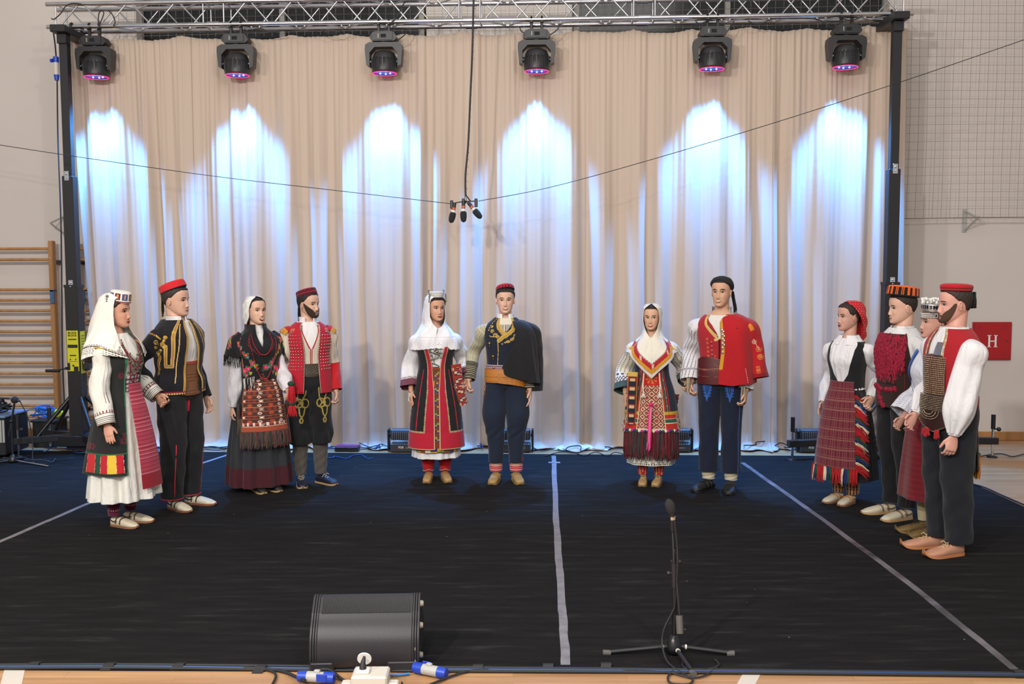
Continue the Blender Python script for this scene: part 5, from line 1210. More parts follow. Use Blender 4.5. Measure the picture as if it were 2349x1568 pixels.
# ---------- 1: woman in the long white veil, far left ----------
def w1():
    px,py,rel,sc_=286,1200,50,.985
    P=person(px,py,rel,sc_,'f','woman in a long white veil and black vest over a white dress, far left',12,0,'c48d70',
        arms={-1:{'w':(-.275,-.10,.84),'curl':.10,'th':(.3,-1,0)},1:{'w':hold(px,py,rel,sc_,362,932,7.7,.0),'curl':.9}})
    face(P,'a01d28','2a1a12',.35,eyes_x=.003)
    sk=rows_join(P,[(.22,.255,.235,0),(.40,.240,.215,0),(.70,.205,.172,0),(.95,.172,.132,0),(1.10,.138,.102,0)],.0)
    S=VS(sk,2.2); fo=lambda A,T:(.022*np.sin(9*A+1)+.012*np.sin(17*A+2))*np.clip((1.0-T)/.7,0,1)
    cloth('white_dress',S,P.root,t1=1.52,col='dedbd2',m='linen',off=.008,fold=fo,t0=.22)
    for s in(-1,1): cloth('stocking',P.leg[s],P.root,t0=.42,col=lambda p:p.__setattr__('c',p.c*0+X('5a1530')) or p.hb(.56,.565,'3c0d20').dots(.02,.055,.0045,'d8b0a0',None,False),m='knit',off=.012,cell=.004)
    def vest(p):
        p.c[:]=X('222322'); a=np.abs(wrapv(p.A)); v=p.v
        b=v<.60
        for lo_,hi,c in((0,.80,'1a1a24'),(.80,1.02,'b51f2a'),(1.02,1.28,'d6b43c'),(1.28,1.52,'b51f2a'),(1.52,1.72,'1f4a3a'),(1.72,2.10,'c0282c'),(2.10,2.42,'17171c'),(2.42,3.2,'c0282c')):
            p.fill(b&(a>=lo_)&(a<hi),c); p.fill(b&(np.abs(a-hi)<.013)&((v*100%1.2)<.8),'d9c79a')
        p.hb(.600,.612,'2c5a3a').hb(.43,.458,'1d2c22'); p.fill((np.abs(a-2.05)<.022)&(v>.60)&(v<1.0),'2f5a3c'); p.fill((np.abs(a-2.05)<.010)&(v>.60)&(v<1.0),'5a1528')
        for ua,vv in((-2.2,.66),(-1.9,.66),(-2.6,.80),(-.72,.70),(-.62,.74),(-.72,1.20),(-2.3,.97),(2.2,.66),(1.9,.66),(.7,.72),(.72,1.2)):
            for k in range(5): p.fill((np.hypot((wrapv(p.A)-ua)*.19-.018*math.cos(k*1.26),v-vv-.018*math.sin(k*1.26))<.010)&(np.hypot((wrapv(p.A)-ua)*.19-.018*math.cos(k*1.26),v-vv-.018*math.sin(k*1.26))>.004),'6d1830')
        p.fill((a<.56+.18*np.clip((1-v)/.6,0,1)),'2d6a4a')
    op=lambda T:.48+.20*np.clip((1.1-T)/.6,0,1)-.1*np.clip((T-1.25)/.2,0,1)
    VV=VS(rows_join(P,[(.44,.262,.245,0),(.62,.238,.212,0),(.90,.192,.152,0),(1.10,.150,.116,0)],.008),2.2)
    v=cloth('long_vest',VV,P.root,op,lambda T:2*PI-op(T),.44,1.435,vest,'wool',.005,.020,lambda A,T:(.012*np.sin(5*A+1))*np.clip((1.0-T)/.5,0,1))
    AP=VV
    ap=lambda p:p.__setattr__('c',p.c*0+X('a83c50')) or p.fill((p.v*1000%30)<6,'8f1626').fill(((p.v*1000%30)>13)&((p.v*1000%30)<16),'c87884').hb(0,.42,'8f1626')
    cloth('apron',VS(rows_join(P,[(.32,.275,.262,0),(.62,.245,.225,0),(.90,.20,.166,0),(1.10,.150,.118,0)],.0),2.2),P.root,-.34,.42,.30,1.13,ap,'wool',.005,.030)
    bl=lambda p:p.__setattr__('c',p.c*0+X('c9c2c2')) or p.fill((p.v*1000%34)<13,'6d4a5a').fill((p.u*1000%30)<9,'7d5a6a').fill(((p.u*1000%30)<9)&((p.v*1000%34)<13),'4a1530')
    cloth('sash',P.torso,P.root,t0=1.07,t1=1.19,col=bl,m='linen',cell=.005,off=.024)
    # shirt front embroidery and necklaces
    for k in range(4): necklace(P,'bead_necklace',P.torso,-.5,.5,1.46,.16+.05*k,34,.0055,'7d1220',.026)
    mb=MB(); CP=[]
    R=random.Random(3)
    for k in range(34):
        a=R.uniform(-.45,.45); z=R.uniform(1.20,1.36); p,n=P.torso.nrm(a,z); mb.ball(p+n*.03,R.uniform(.006,.010),n=8,sq=(1,.5,1)); CP.append(p+n*.03)
    mb.tube(CP,.002,4); mb.build('coin_ornament',cm_('tarnished_coin','8d8672',.3,metal=.8),P.root)
    for s in(-1,1):
        def cf(p):
            p.c[:]=X('d9d6cc'); L=p.v; A=p.A
            for c in (-.5,-.15,.5): p.fill((np.abs(A-c)<.045)&(L>.16)&(L<.50)&((L*1000%9)<6),'6a5a58')
            e=L>.525; p.fill(e&((L*1000%26)<4),'4a2a2a'); p.fill(e&(np.abs((L-.565))<.012)&((p.u*1000%24)<10),'7d2430'); p.fill((L>.595)&((L*1000%13)<5),'3a2424')
        o,sl=sleeve(P,s,'shirt_sleeve',[.035,.062,.070,.074,.072,.064],cf,'linen',fold=wr(5,.005,2),cell=.0045,ext=-.0)
        ringtube(P,'armhole_trim',sl,.075,.006,'c8a02c',.006)
        ringtube(P,'cuff_lace',sl,sl.L-.002,.004,'8d7a68',.0)
    # veil
    vr=[(.265,.008,.010,.012),(.257,.040,.048,.012),(.235,.070,.085,.014),(.19,.088,.108,.018),(.12,.098,.125,.03),(.04,.110,.140,.045),(-.04,.150,.165,.05),(-.12,.225,.190,.035),(-.20,.262,.205,.02),(-.27,.275,.215,.015)]
    V=VR(P,vr); om=lambda T:np.interp(T,[-.28,-.15,-.05,.02,.10,.17,.21,.24,.27],[.25,.45,.75,1.0,1.12,1.15,1.1,.7,0.0])
    def vc(p):
        p.c[:]=X('dcd8cf'); v=p.v+.23+.045*np.cos(p.A*2); p.fill((v<.075)&(v>.004)&((v*1000%14)<5)&((p.u*1000%16)<11),'4d4040'); p.fill((v<.066)&(v>.060),'4d4040')
        d=np.abs(wrapv(p.A))-.45; p.fill((v>.07)&(v<.13-.5*np.abs(d-.12))&(((p.u*1000%12)<7)^((p.v*1000%12)<7)),'5a4c4a')
    cloth('veil',V,P.root,om,lambda T:2*PI-om(T),lambda A:-.23-.045*np.cos(A*2),.262,vc,'linen',.0048,.004,lambda A,T:(.010*np.sin(6*A+.5)+.006*np.sin(11*A))*np.clip((.1-T)/.3,0,1))
    def hc(p):
        p.c[:]=X('ddd6c8'); v=p.v; a=p.A; k=np.floor((a+.35)/.70); f=((a+.35)%.70)*.743
        m=(v>.020)&(v<.070)&(f>.06)&(f<.46); p.fill(m&(k%2==0),'6b1a30'); p.fill(m&(k%2!=0),'3f4f86'); p.fill(m&(np.abs(f-.26)<.07)&(v>.03)&(v<.06),'b08a4a'); p.fill((v<.012)&(v>.006),'7d2430')
    hatg(P,'cap',[(.190,.066),(.200,.068),(.250,.066),(.268,.062),(.275,.045),(.277,.01)],hc,'wool',10,0,-.030,0,1.1)
    for s in (-1,1):
        mb=MB(); q=P.H([s*.088,.02,.235]); mb.ball(q,.012,n=8); mb.ball(P.H([s*.094,.02,.215]),.008,n=8); mb.ball(P.H([s*.096,.02,.198]),.007,n=8); mb.build('hairpin',cm_('tarnished_coin','8d8672',.3,metal=.8),P.root)
    hair(P,'20140e',.80,.66,.60,.3,.006)
    for s in(-1,1): shoe(P,s,(s*.075,-.01),s*6,'point','c9bea4','8a5a3c',.26,trim='4a3020')
def wrapv(A): return (A+PI)%(2*PI)-PI
# ---------- 2: man in red cap ----------
def m2():
    px,py,rel,sc_=420,1160,44,1.025
    P=person(px,py,rel,sc_,'m','man in a tilted red cap and gold embroidered black jacket, second from left',14,0,'c79a7e',wide=1.07,bulk=1.03,
        arms={-1:{'w':hold(px,py,rel,sc_,362,925,7.75,-.02),'curl':.85},1:{'curl':.45}})
    face(P,'a5645a','2d1d14',.6,eyes_x=.003)
    hair(P,'2b211b',.84,.72,.60,.30,.005)
    hatg(P,'red_cap',[(.196,.080),(.205,.083),(.245,.080),(.256,.074),(.262,.05),(.263,.005)],lambda p:p.__setattr__('c',p.c*0+X('c0202a')) or p.hb(-1,.010,'1a1214'),'wool',-20,-4,.018)
    fringe(P,'cap_tassel',lambda u:P.H([-.03+.02*u,.105,.17]),26,.17,['0f1210','18221c'],r=.003,jit=.008)
    tr_=trousers(P,[.118,.116,.110,.104,.100,.094,.088,.084],.085,'1b1b1d',fold=wr(4,.006,2))
    for s,(o,S_) in zip((-1,1),tr_):
        ribbon(P,'side_piping',S_,[(s*.55,.50),(s*.55,.93)],.007,'c02a38',parent=o)
        ringtube(P,'hem_piping',S_,S_.L-.008,.004,'c02a38',.003,parent=o)
    cloth('shirt',P.torso,P.root,t0=1.0,t1=1.525,col='d5d3cf',m='linen',off=.008)
    cloth('shirt_collar',VS([(1.50,.095,.082,.006),(1.54,.074,.072,.012),(1.562,.074,.072,.014)]),P.root,.22,2*PI-.22,1.50,1.562,'dcdad8','linen',.006,.006)
    lb=lambda p:p.__setattr__('c',p.c*0+X('7a5236')) or p.fill((p.v*1000%26)<3,'4d3020').hb(1.18,1.30,'8f2a22').fill((p.v>1.18)&(p.v<1.30)&((p.u*1000%16)<8),'b5552f')
    bs=VS([(r[0],r[1]+.004,r[2]+.010,r[3]-.004) for r in P.trows],2.3)
    cloth('leather_belt_bag',bs,P.root,-1.1,1.1,lambda A:.925+.03*np.abs(A)**2,1.20,lb,'leather',.005,.008)
    def jc(p):
        p.c[:]=X('16151b'); a=p.A-PI; u=np.where(p.A>PI,p.A-2*PI,p.A)*p.R_; v=p.v; q=Pnt(u,v,'16151b'); q.c=p.c; G='b8923f'; G2='8f6a55'; Rr='7d1a28'
        for s in(-1,1):
            ed=[(s*.055,1.50),(s*.065,1.42),(s*.085,1.30),(s*.105,1.18),(s*.12,1.04)]
            q.line([(x+s*.012,z) for x,z in ed],.008,'c9a566'); 
            L=[(s*.075,1.52),(s*.105,1.42),(s*.165,1.16),(s*.215,1.165),(s*.20,1.28),(s*.17,1.33)]
            q.line([(s*.085,1.53),(s*.125,1.40),(s*.150,1.17),(s*.205,1.17),(s*.19,1.33)],.030,G); q.line([(s*.085,1.53),(s*.125,1.40),(s*.150,1.17),(s*.205,1.17),(s*.19,1.33)],.011,G2)
            for cu,cv,r in((.185,1.40,.016),(.20,1.375,.010),(.215,1.345,.020),(.205,1.325,.012),(.12,1.44,.012),(.235,1.30,.008)): q.spiral(s*cu,cv,r,.007,G)
            q.line([(s*.255,1.27),(s*.245,1.24),(s*.265,1.20),(s*.27,1.15),(s*.28,1.12)],.022,G); q.line([(s*.255,1.27),(s*.245,1.24),(s*.265,1.20),(s*.27,1.15),(s*.28,1.12)],.007,Rr)
            for du,dv in((-.015,.02),(0,.028),(.018,.02)): q.line([(s*.255,1.265),(s*.255+du,1.265+dv)],.006,G)
            for du,dv in((-.012,-.02),(0,-.028),(.014,-.02)): q.line([(s*.28,1.125),(s*.28+du,1.125+dv)],.006,G)
        e_=np.abs(wrapv(p.A))-op(p.v); q.fill((e_<.09)&(e_>.0)&(p.v>.96),'b8923f'); q.fill((e_<.055)&(e_>.035)&(p.v>.96),'7d1a28'); q.fill((e_<.02)&((p.v*1000%12)<7)&(p.v>.96),'d8c08a')
        q.fill((v<.960)&((u*1000%18)<12),'c9a566'); q.fill((v<.968)&(v>.960),'7d1a28'); p.c=q.c
    J=VS([(.93,.196,.145,0),(1.06,.190,.142,0)]+[(r[0],r[1]+.012,r[2]+.014,r[3]) for r in P.trows if r[0]>1.08],2.3)
    op=lambda T:np.interp(T,[.93,1.05,1.25,1.4,1.5],[.40,.34,.23,.11,.14])
    def jcc(p): p.R_=.165; jc(p)
    cloth('embroidered_jacket',J,P.root,op,lambda T:2*PI-op(T),.945,1.535,jcc,'wool',.0035,.022,wr(2,.003,2),R=.165)
    for s in(-1,1):
        def sc2(p,s=s):
            p.c[:]=X('16151b'); p.line([(-.12,.10),(-.05,.075),(.05,.075),(.12,.11)],.009,'b8923f'); p.line([(-.12,.10),(-.05,.075),(.05,.075),(.12,.11)],.004,'7d1a28')
            for cu,cv,r in((-.02,.11,.018),(.02,.115,.016),(0,.145,.012),(.05,.10,.010)): p.spiral(cu,cv,r,.006,'b8923f')
        o,sl=sleeve(P,s,'jacket_sleeve',[.055,.066,.070,.066,.062,.052],sc2,'wool',fold=wr(7,.005,2),cell=.005)
    m_=MB(); pts=onsurf(J,[(-.05,1.0),(.02,.93),(.05,.86)],.03)
    ribbon(P,'red_strap',tr_[1][1],[(-.85,.07),(-.80,.17),(-.86,.25)],.026,'c01a34',off=.012)
    for s in(-1,1):
        cloth('sock',P.leg[s],P.root,t0=.78,col='b5a88f',m='knit',off=.012,cell=.01)
        shoe(P,s,(s*.10,-.02+ (0 if s<0 else .0)),s*10,'point','cfc5ad','7d4a34',.28,trim='2a2022')
# ---------- 3: woman with floral shawl ----------
def w3():
    px,py,rel,sc_=597,1119,16,.955
    P=person(px,py,rel,sc_,'f','smiling woman in a white headscarf, black floral shawl and fringed brown apron',16,-3,'cda183',
        arms={-1:{'w':(-.25,-.03,.80),'curl':.5},1:{'w':hold(px,py,rel,sc_,660,908,8.45,-.0,.05),'curl':.8}})
    face(P,'8d2228','2a1a12',1.0,'open',.012)
    S=VS(rows_join(P,[(.055,.290,.255,0),(.25,.275,.242,0),(.60,.238,.208,0),(.90,.195,.156,0),(1.07,.140,.108,0)],.0),2.2)
    fo=lambda A,T:(.020*np.sin(10*A+1)+.010*np.sin(23*A))*np.clip((1.02-T)/.7,0,1)
    cloth('long_skirt',S,P.root,t0=.055,t1=1.10,col=lambda p:p.__setattr__('c',p.c*0+X('2b2c30')) or p.hb(0,.235,'42151f'),m='wool',off=.004,fold=fo)
    cloth('blouse',P.torso,P.root,t0=1.05,t1=1.53,col='d6d4d2',m='linen',off=.008)
    cloth('blouse_collar',VS([(1.49,.090,.076,.006),(1.53,.064,.062,.012),(1.555,.060,.060,.014)]),P.root,-PI,PI,1.49,1.555,'d8d6d4','linen',.006,.004)
    for s in(-1,1):
        sleeve(P,s,'blouse_sleeve',[.04,.058,.064,.068,.068,.034],lambda p:p.__setattr__('c',p.c*0+X('cfccd0')),'linen',fold=wr(8,.006,3))
    def rug(p):
        p.c[:]=X('4a2a28'); u,v=p.u,p.v-.585; row=np.floor(v/.037).astype(int); f=(v/.037)%1
        p.fill(f<.08,'1c1a20'); p.fill((f>.10)&(f<.16),'a85a34'); p.fill((f>.92),'b0603a')
        a=(row%2==0)&(f>.2)&(f<.88)
        cu=((u+.30)/.075)%1; par=(np.floor((u+.30)/.075).astype(int))%2
        d=np.abs(cu-.5)*2*.038*1.0+np.abs(f-.54)*.037*1.1
        p.fill(a&(par==0)&(d<.024),'a8452a'); p.fill(a&(par==1)&(d<.024),'1f2430'); p.fill(a&(par==1)&(d<.018)&(d>.009),'d8c4b0'); p.fill(a&(par==1)&(d<.006),'c23a44')
        b=(row%2==1)&(f>.22)&(f<.86); cu2=((u+.33)/.047)%1; pr=(np.floor((u+.33)/.047).astype(int))%3
        p.fill(b&(pr==0)&(np.abs(cu2-.5)<.34)&((np.abs(f-.35)<.07)|(np.abs(f-.75)<.07)|((np.abs(f-.55)<.08)&(np.abs(cu2-.5)<.2))),'dcccb4')
        p.fill(b&(pr!=0)&(np.abs(cu2-.5)<.3)&((np.abs(f-.38)<.09)|(np.abs(f-.72)<.09)),'8f3a22')
        p.fill((v<.045),'9a4630'); p.fill((v>.045)&(v<.052),'d8c4b0'); p.fill((v>.055)&(v<.085)&(((u*1000)%44)<14),'d8c4c0'); p.fill((np.abs(np.abs(u)-.174)<.005),'8a4630')
    AS=VS([(.44,.285,.262,0),(.75,.245,.215,0),(.95,.212,.170,0),(1.10,.150,.118,0),(1.16,.150,.118,0)],2.3)
    ap=cloth('woven_apron',AS,P.root,-.80,.80,.585,1.13,rug,'wool',.0042,.028,lambda A,T:.004*np.sin(7*A+T*3),R=.225)
    fr=lambda u:tuple(AS.pt(np.array([-1.0+2.0*u]),np.array([.585+ (0 if .09<u<.91 else (.12 if .04<u<.96 else .26))]),.022+ .02*math.sin(u*40)**2)[0])
    fringe(P,'apron_fringe',fr,420,lambda u:.145*(1.0 if .09<u<.91 else 1.1),['4a3a30','5a2a2c','3c4034','56503c','3a3440','4f4a3a','613236'],parent=ap,r=.0045,jit=.02,seed=4)
    # shawl
    SH=VS([(1.00,.200,.158,-.004),(1.10,.190,.150,-.006),(1.22,.198,.152,-.012),(1.34,.222,.158,-.014),(1.41,.215,.14,-.008),(1.455,.175,.11,0),(1.515,.108,.09,.006),(1.572,.082,.080,.010)],2.15)
    def shc(p):
        p.c[:]=X('17161a'); R=random.Random(5); q=Pnt(np.where(p.A>PI,p.A-2*PI,p.A)*.19,p.v,'17161a'); q.c=p.c
        cols=[('c2284e','e0607a'),('b51f2c','e08a5a'),('c8a638','8f5a20'),('4a6fa8','8fb0d8'),('c22a58','f0a0b0')]
        for s in(-1,1):
            for k in range(15):
                t=k/14; u=s*(.235-.20*t); v=1.46-.30*t**.9 if s<0 else 1.46-.30*t**.9
                q.flower(u+R.uniform(-.012,.012),v+R.uniform(-.012,.012),R.choice([.011,.016,.020]),*R.choice(cols),leaf='2c6a42')
            for u0,v0,r in((.16,1.14,.030),(.12,1.16,.022),(.19,1.18,.018),(.14,1.10,.016),(.10,1.12,.013),(.20,1.10,.013)): q.flower(s*u0,v0,r,*cols[0] if r>.02 else R.choice(cols),leaf='2c6a42')
            q.line([(s*.10,1.50),(s*.10,1.38),(s*.02,1.28)],.004,'8f1a28')
        p.c=q.c
    sh=cloth('floral_shawl',SH,P.root,lambda T:np.interp(T,[1,1.1,1.25,1.36,1.45,1.54],[.35,.05,.0,.0,.12,.30]),lambda T:2*PI-np.interp(T,[1,1.1,1.25,1.36,1.45,1.54],[.35,.05,.0,.0,.12,.30]),lambda A:np.where(np.abs(wrapv(A))<.9,1.06,1.27-.10*np.cos(wrapv(A)*2)*0-.12*np.clip((np.abs(wrapv(A))-2.2),0,1)),1.566,shc,'wool',.0042,.012,lambda A,T:.010*np.sin(T*34+2.2*np.abs(wrapv(A)))*np.clip((T-1.2)/.2,0,1),R=.19)
    for s in(-1,1):
        sl=PS([(s*.14,0,1.47),(s*.185,0,1.42),(s*.21,.0,1.33),(s*.222,.0,1.27)],[.045,.066,.078,.084],[.055,.078,.086,.09])
        def c3(p,s=s):
            p.c[:]=X('17161a'); R=random.Random(s+9)
            for k in range(7): p.flower(-.10+R.uniform(-.03,.06) if s<0 else R.uniform(-.10,.05),.02+.022*k,R.choice([.012,.018,.022]),*R.choice([('c2284e','e0607a'),('c8a638','8f5a20'),('b51f2c','e08a5a')]),leaf='2c6a42')
        q=cloth('shawl_shoulder',sl,sh,t0=.0,t1=sl.L,col=c3,m='wool',off=.0,cell=.005)
        fringe(P,'shawl_fringe',lambda u,sl=sl:tuple(sl.pt(np.array([-PI+2*PI*u]),np.array([sl.L-.004]),.002)[0]),90,.10,['151416','1d1b1e','c9c5c0'] if False else ['151416','1d1b1e'],parent=sh,r=.0022,jit=.008,seed=s+3)
    fringe(P,'shawl_front_fringe',lambda u:tuple(SH.pt(np.array([-.9+.55*u]),np.array([1.07+.02*u]),.03)[0]),40,.13,['151416','1d1b1e','d0ccc4'],parent=sh,r=.0028,jit=.012,seed=8)
    necklace(P,'bead_necklace',SH,-.42,.50,1.46,.17,40,.0055,'a01a22',.022); necklace(P,'bead_necklace',SH,-.48,.62,1.42,.36,60,.0055,'96181f',.024)
    vr=[(.258,.008,.010,.012),(.250,.040,.048,.012),(.225,.068,.083,.014),(.18,.083,.104,.018),(.12,.086,.112,.022),(.06,.084,.112,.028),(0.0,.078,.105,.034),(-.05,.085,.10,.045),(-.10,.11,.10,.055),(-.15,.13,.10,.06)]
    V=VR(P,vr); om=lambda T:np.interp(T,[-.16,-.08,-.0,.06,.12,.18,.22,.245,.26],[2.3,1.95,1.5,1.22,1.18,1.12,.95,.55,0.15])
    cloth('white_headscarf',V,P.root,om,lambda T:2*PI-om(T),-.15,.256,lambda p:p.__setattr__('c',p.c*0+X('dcd9d5')) or p.fill((p.v<.02)&((p.v*1000+2000)%22<7),'d8a8b4'),'linen',.0055,.003,lambda A,T:.004*np.sin(T*60+np.abs(wrapv(A))*5))
    hair(P,'20140e',.88,.62,.60,.3,.005)
    # red tassels held at the side
    for (x,y,L) in((668,880,.17),(669,925,.11)):
        w_=wloc(px,py,rel,sc_,atY(x,y,8.35)); t=fringe(P,'red_tassel',lambda u,w_=w_:(w_[0]+.02*math.cos(u*6.28*3),w_[1]+.02*math.sin(u*6.28*3),w_[2]),60,L,['a8141f','c01c28'],r=.0045,jit=.022,seed=int(y))
        mb=MB(); mb.ball(tuple(w_),.035,n=12,sq=(1,1,.75)); mb.build('tassel_head',cm_('green_yarn','1f3a28',.9),t)
    for s in(-1,1): cloth('stocking',P.leg[s],P.root,t0=.6,col='17161a',m='knit',off=.008,cell=.012); shoe(P,s,(s*.06,-.10),12+s*6,'round','151416','a88a5a',.25,laces='1a1818')
# ---------- 4: bearded man in studded vest ----------
def m4():
    px,py,rel,sc_=714,1108,10,.985
    P=person(px,py,rel,sc_,'m','bearded man in a red vest covered with silver studs, black breeches and grey socks',38,0,'c79c80',
        arms={-1:{'w':hold(px,py,rel,sc_,668,905,8.55,-.02,.035),'curl':.7},1:{'w':(.245,-.03,.86),'curl':.9}})
    face(P,'a5645a','1d130e',1.0,'open',.004)
    hair(P,'1d1512',.86,.72,.60,.30,.0055)
    bm=cm_('beard','33241b',.95,bump=.8,bscale=300)
    hcap(P,'beard',0.005,lambda a:float(np.interp(abs(a),[0,.25,.42,.62,.95,1.25,1.45],[.115,.12,.25,.31,.41,.50,.57])),.0055,-1.45,1.45,bm,nc=80,nr=16,feat=True,offr=lambda A,N,J:.005+.0012*np.sin(A*60+N*70))
    fpatch(P,'moustache',(-.030,.030),lambda u:(.222-.05*abs(2*u-1)**2)*HH,lambda u:(.248-.035*abs(2*u-1)**2)*HH,bm,.0035,.0015,18,4)
    def hc(p): p.c[:]=X('2a1216'); p.dots(.014,.012,.0035,'a8203a'); p.fill((p.v>.052),'8f1c30'); p.hb(.024,.028,'a8203a')
    hatg(P,'embroidered_cap',[(.192,.079),(.200,.082),(.240,.079),(.250,.074),(.256,.05),(.257,.005)],hc,'wool',-16,-3,.016)
    fringe(P,'cap_tassel',lambda u:P.H([-.02+.03*u,.100,.16]),44,.20,['0f1210','12181c'],r=.0035,jit=.012)
    st=cm_('x','000000')
    def br(p,s):
        p.c[:]=X('17171a'); G='8f7d3c'; u0=-.0
        c=.0 if s<0 else .02
        q=[(c-.035,.10),(c-.035,.22),(c+.02,.30),(c+.055,.27),(c+.04,.235),(c,.26),(c-.035,.31),(c-.02,.36),(c,.40)]
        L=lambda pts:(p.line(pts,.013,G),p.line(pts,.004,'b0a050'))
        ci=lambda cx,cy,a,b:[(cx+a*math.cos(k*PI/10),cy+b*math.sin(k*PI/10)) for k in range(21)]
        L([(c-.04,.05),(c-.04,.20),(c-.02,.26),(c+.03,.31)]); L([(c+.05,.05),(c+.03,.18),(c+.0,.24),(c-.045,.30)])
        L(ci(c-.028,.265,.038,.040)); L(ci(c+.032,.265,.036,.040)); L([(c-.025,.30),(c-.015,.37),(c+.005,.405)]); L([(c+.03,.30),(c+.02,.37),(c-.005,.405)]); L(ci(c,.425,.014,.020))
    tr_=trousers(P,[.112,.115,.110,.104,.110,.098,.090,.09],.395,br,fold=lambda A,T:.004*np.sin(T*22+A*2)+.008*np.exp(-((T-.56)/.05)**2)*np.sin(7*A),cell=.0045,bowx=[0,0,.004,.006,.004,0,0,0])
    for s in(-1,1):
        o=cloth('knitted_sock',P.leg[s],P.root,t0=.44,col=lambda p:p.__setattr__('c',p.c*0+X('57504a')) or p.hb(.44,.53,'55592c').fill((p.u*1000%12)<4,'4a443f').fill((p.v<.53)&((p.u*1000%10)<3),'6a6a38'),m='knit',off=.016,cell=.004,fold=lambda A,T:.002*np.sin(T*70+A*3))
        shoe(P,s,(s*.10,-.02),(-4 if s<0 else 32),'round','11162a','a8885c',.27,laces='b5aa8c')
    cloth('shirt',P.torso,P.root,t0=1.0,t1=1.53,col='d8d6d4',m='linen',off=.007)
    cl=cm_('white_linen','d5d3cf',.8); mb=MB()
    VC=VS([(1.49,.092,.082,.006),(1.57,.064,.064,.016)])
    cloth('shirt_collar',VS([(1.50,.080,.074,.008),(1.54,.074,.072,.012),(1.572,.076,.074,.014)]),P.root,.42,2*PI-.42,1.50,1.572,'d8d6d4','linen',.006,.006)
    inn=lambda p:p.__setattr__('c',p.c*0+X('c9bfae')) or p.fill((p.u*1000%6)<2,'b5aa98')
    cloth('inner_waistcoat',P.torso,P.root,lambda T:np.interp(T,[1.0,1.28,1.38,1.5],[.01,.01,.20,.42]),lambda T:2*PI-np.interp(T,[1.0,1.28,1.38,1.5],[.01,.01,.20,.42]),1.0,1.50,lambda p:(inn(p),p.fill(np.abs(wrapv(p.A))<np.interp(p.v,[1.0,1.28,1.38,1.5],[.05,.05,.25,.48]),'a8202a')),'knit',.005,.014)
    J=VS([(.86,.205,.150,0),(1.0,.196,.146,0),(1.10,.188,.140,0)]+[(r[0],r[1]+.012,r[2]+.016,r[3]) for r in P.trows if 1.15<r[0]<1.5]+[(1.53,.098,.080,.010)],2.3)
    op=lambda T:np.interp(T,[.86,1.05,1.25,1.35,1.45,1.51],[.32,.28,.26,.30,.38,.55])
    def vc(p):
        p.c[:]=X('a81a2c'); a=wrapv(p.A); q=Pnt(np.abs(a)*.17,p.v,'a81a2c'); q.c=p.c
        q.fill(np.abs(a)<op(p.v)+.035,'9a8f7a'); 
        for cu,cv,r in((.17,1.455,.016),(.145,1.46,.012),(.19,1.445,.012)): q.spiral(cu,cv,r,.005,'c87a34')
        q.line([(.14,1.47),(.20,1.44)],.004,'6a3a80'); p.c=q.c
    v=cloth('studded_red_vest',J,P.root,op,lambda T:2*PI-op(T),.87,1.526,vc,'wool',.005,.010,R=.17)
    al=[]
    for s in(-1,1):
        for i in range(12):
            z=1.405-.0285*i; a0=op(np.array([z]))[0]+.16
            for j in range(6): al.append((s*(a0+.165*j),z-.004*j*0))
        for i in range(26): z=1.49-.0185*i; al.append((s*(op(np.array([z]))[0]+.035),z))
        for i in range(4): al.append((s*(.80+.10*i),1.435-.006*i))
    for s in(-1,1): studs(P,'stud_rows',J,[x for x in al if x[0]*s>0],.0072,off=.0125,parent=v)
    v_=bpy.data.objects[v.name]
    cloth('studded_belt',P.torso,P.root,-.60,.60,lambda A:1.02+.03*(A/.6)**2,1.145,'3a3026','leather',.005,.022)
    studs(P,'belt_stud',P.torso,[(a,1.05+.013*r_+.02*(a/.6)**2) for r_ in range(7) for a in np.linspace(-.5,.5,15-r_)],.0038,off=.024)
    # scalloped lower shirt hem
    mb=MB(); P2=[]
    for k in range(13):
        a=-.55+1.1*k/12; z=1.02 if k%2 else .955; P2.append(P.torso.nrm(a,max(z,.94))[0]+P.torso.nrm(a,z)[1]*.016)
    top=[P.torso.nrm(-.55+1.1*k/12,1.05)[0]+P.torso.nrm(-.55+1.1*k/12,1.05)[1]*.016 for k in range(13)]
    mb.add(P2+top,[(k,k+1,k+14,k+13) for k in range(12)],0,False); o=mb.build('pointed_shirt_hem',cl,P.root); o.modifiers.new('t','SOLIDIFY').thickness=.002
    for s in(-1,1):
        ar=sleeve(P,s,'sleeve',[.04,.066,.068,.066,.066,.060],lambda p:(p.c.__setitem__(slice(None),X('cbbfae')),p.fill((((p.u+p.v)*1000)%9)<3,'b5a590'),p.hb(.365,9,'b51c22')),'knit',fold=wr(11,.004,2),cell=.0045,ext=-.02)
        ep=MB()
        mb=cloth('shoulder_wing',PS([(s*.155,.0,1.455),(s*.19,0,1.435),(s*.215,0,1.40)],[.045,.060,.068],[.05,.075,.082]),P.root,(.2 if s>0 else -2.6),(2.6 if s>0 else -.2),0.0,.078,lambda p:(p.c.__setitem__(slice(None),X('a81a2c')),p.hb(.035,9,'c98f2a'),p.dots(.012,.012,.003,'5a1420',p.v>.035)),'wool',.004,0)
w1(); m2(); w3(); m4()
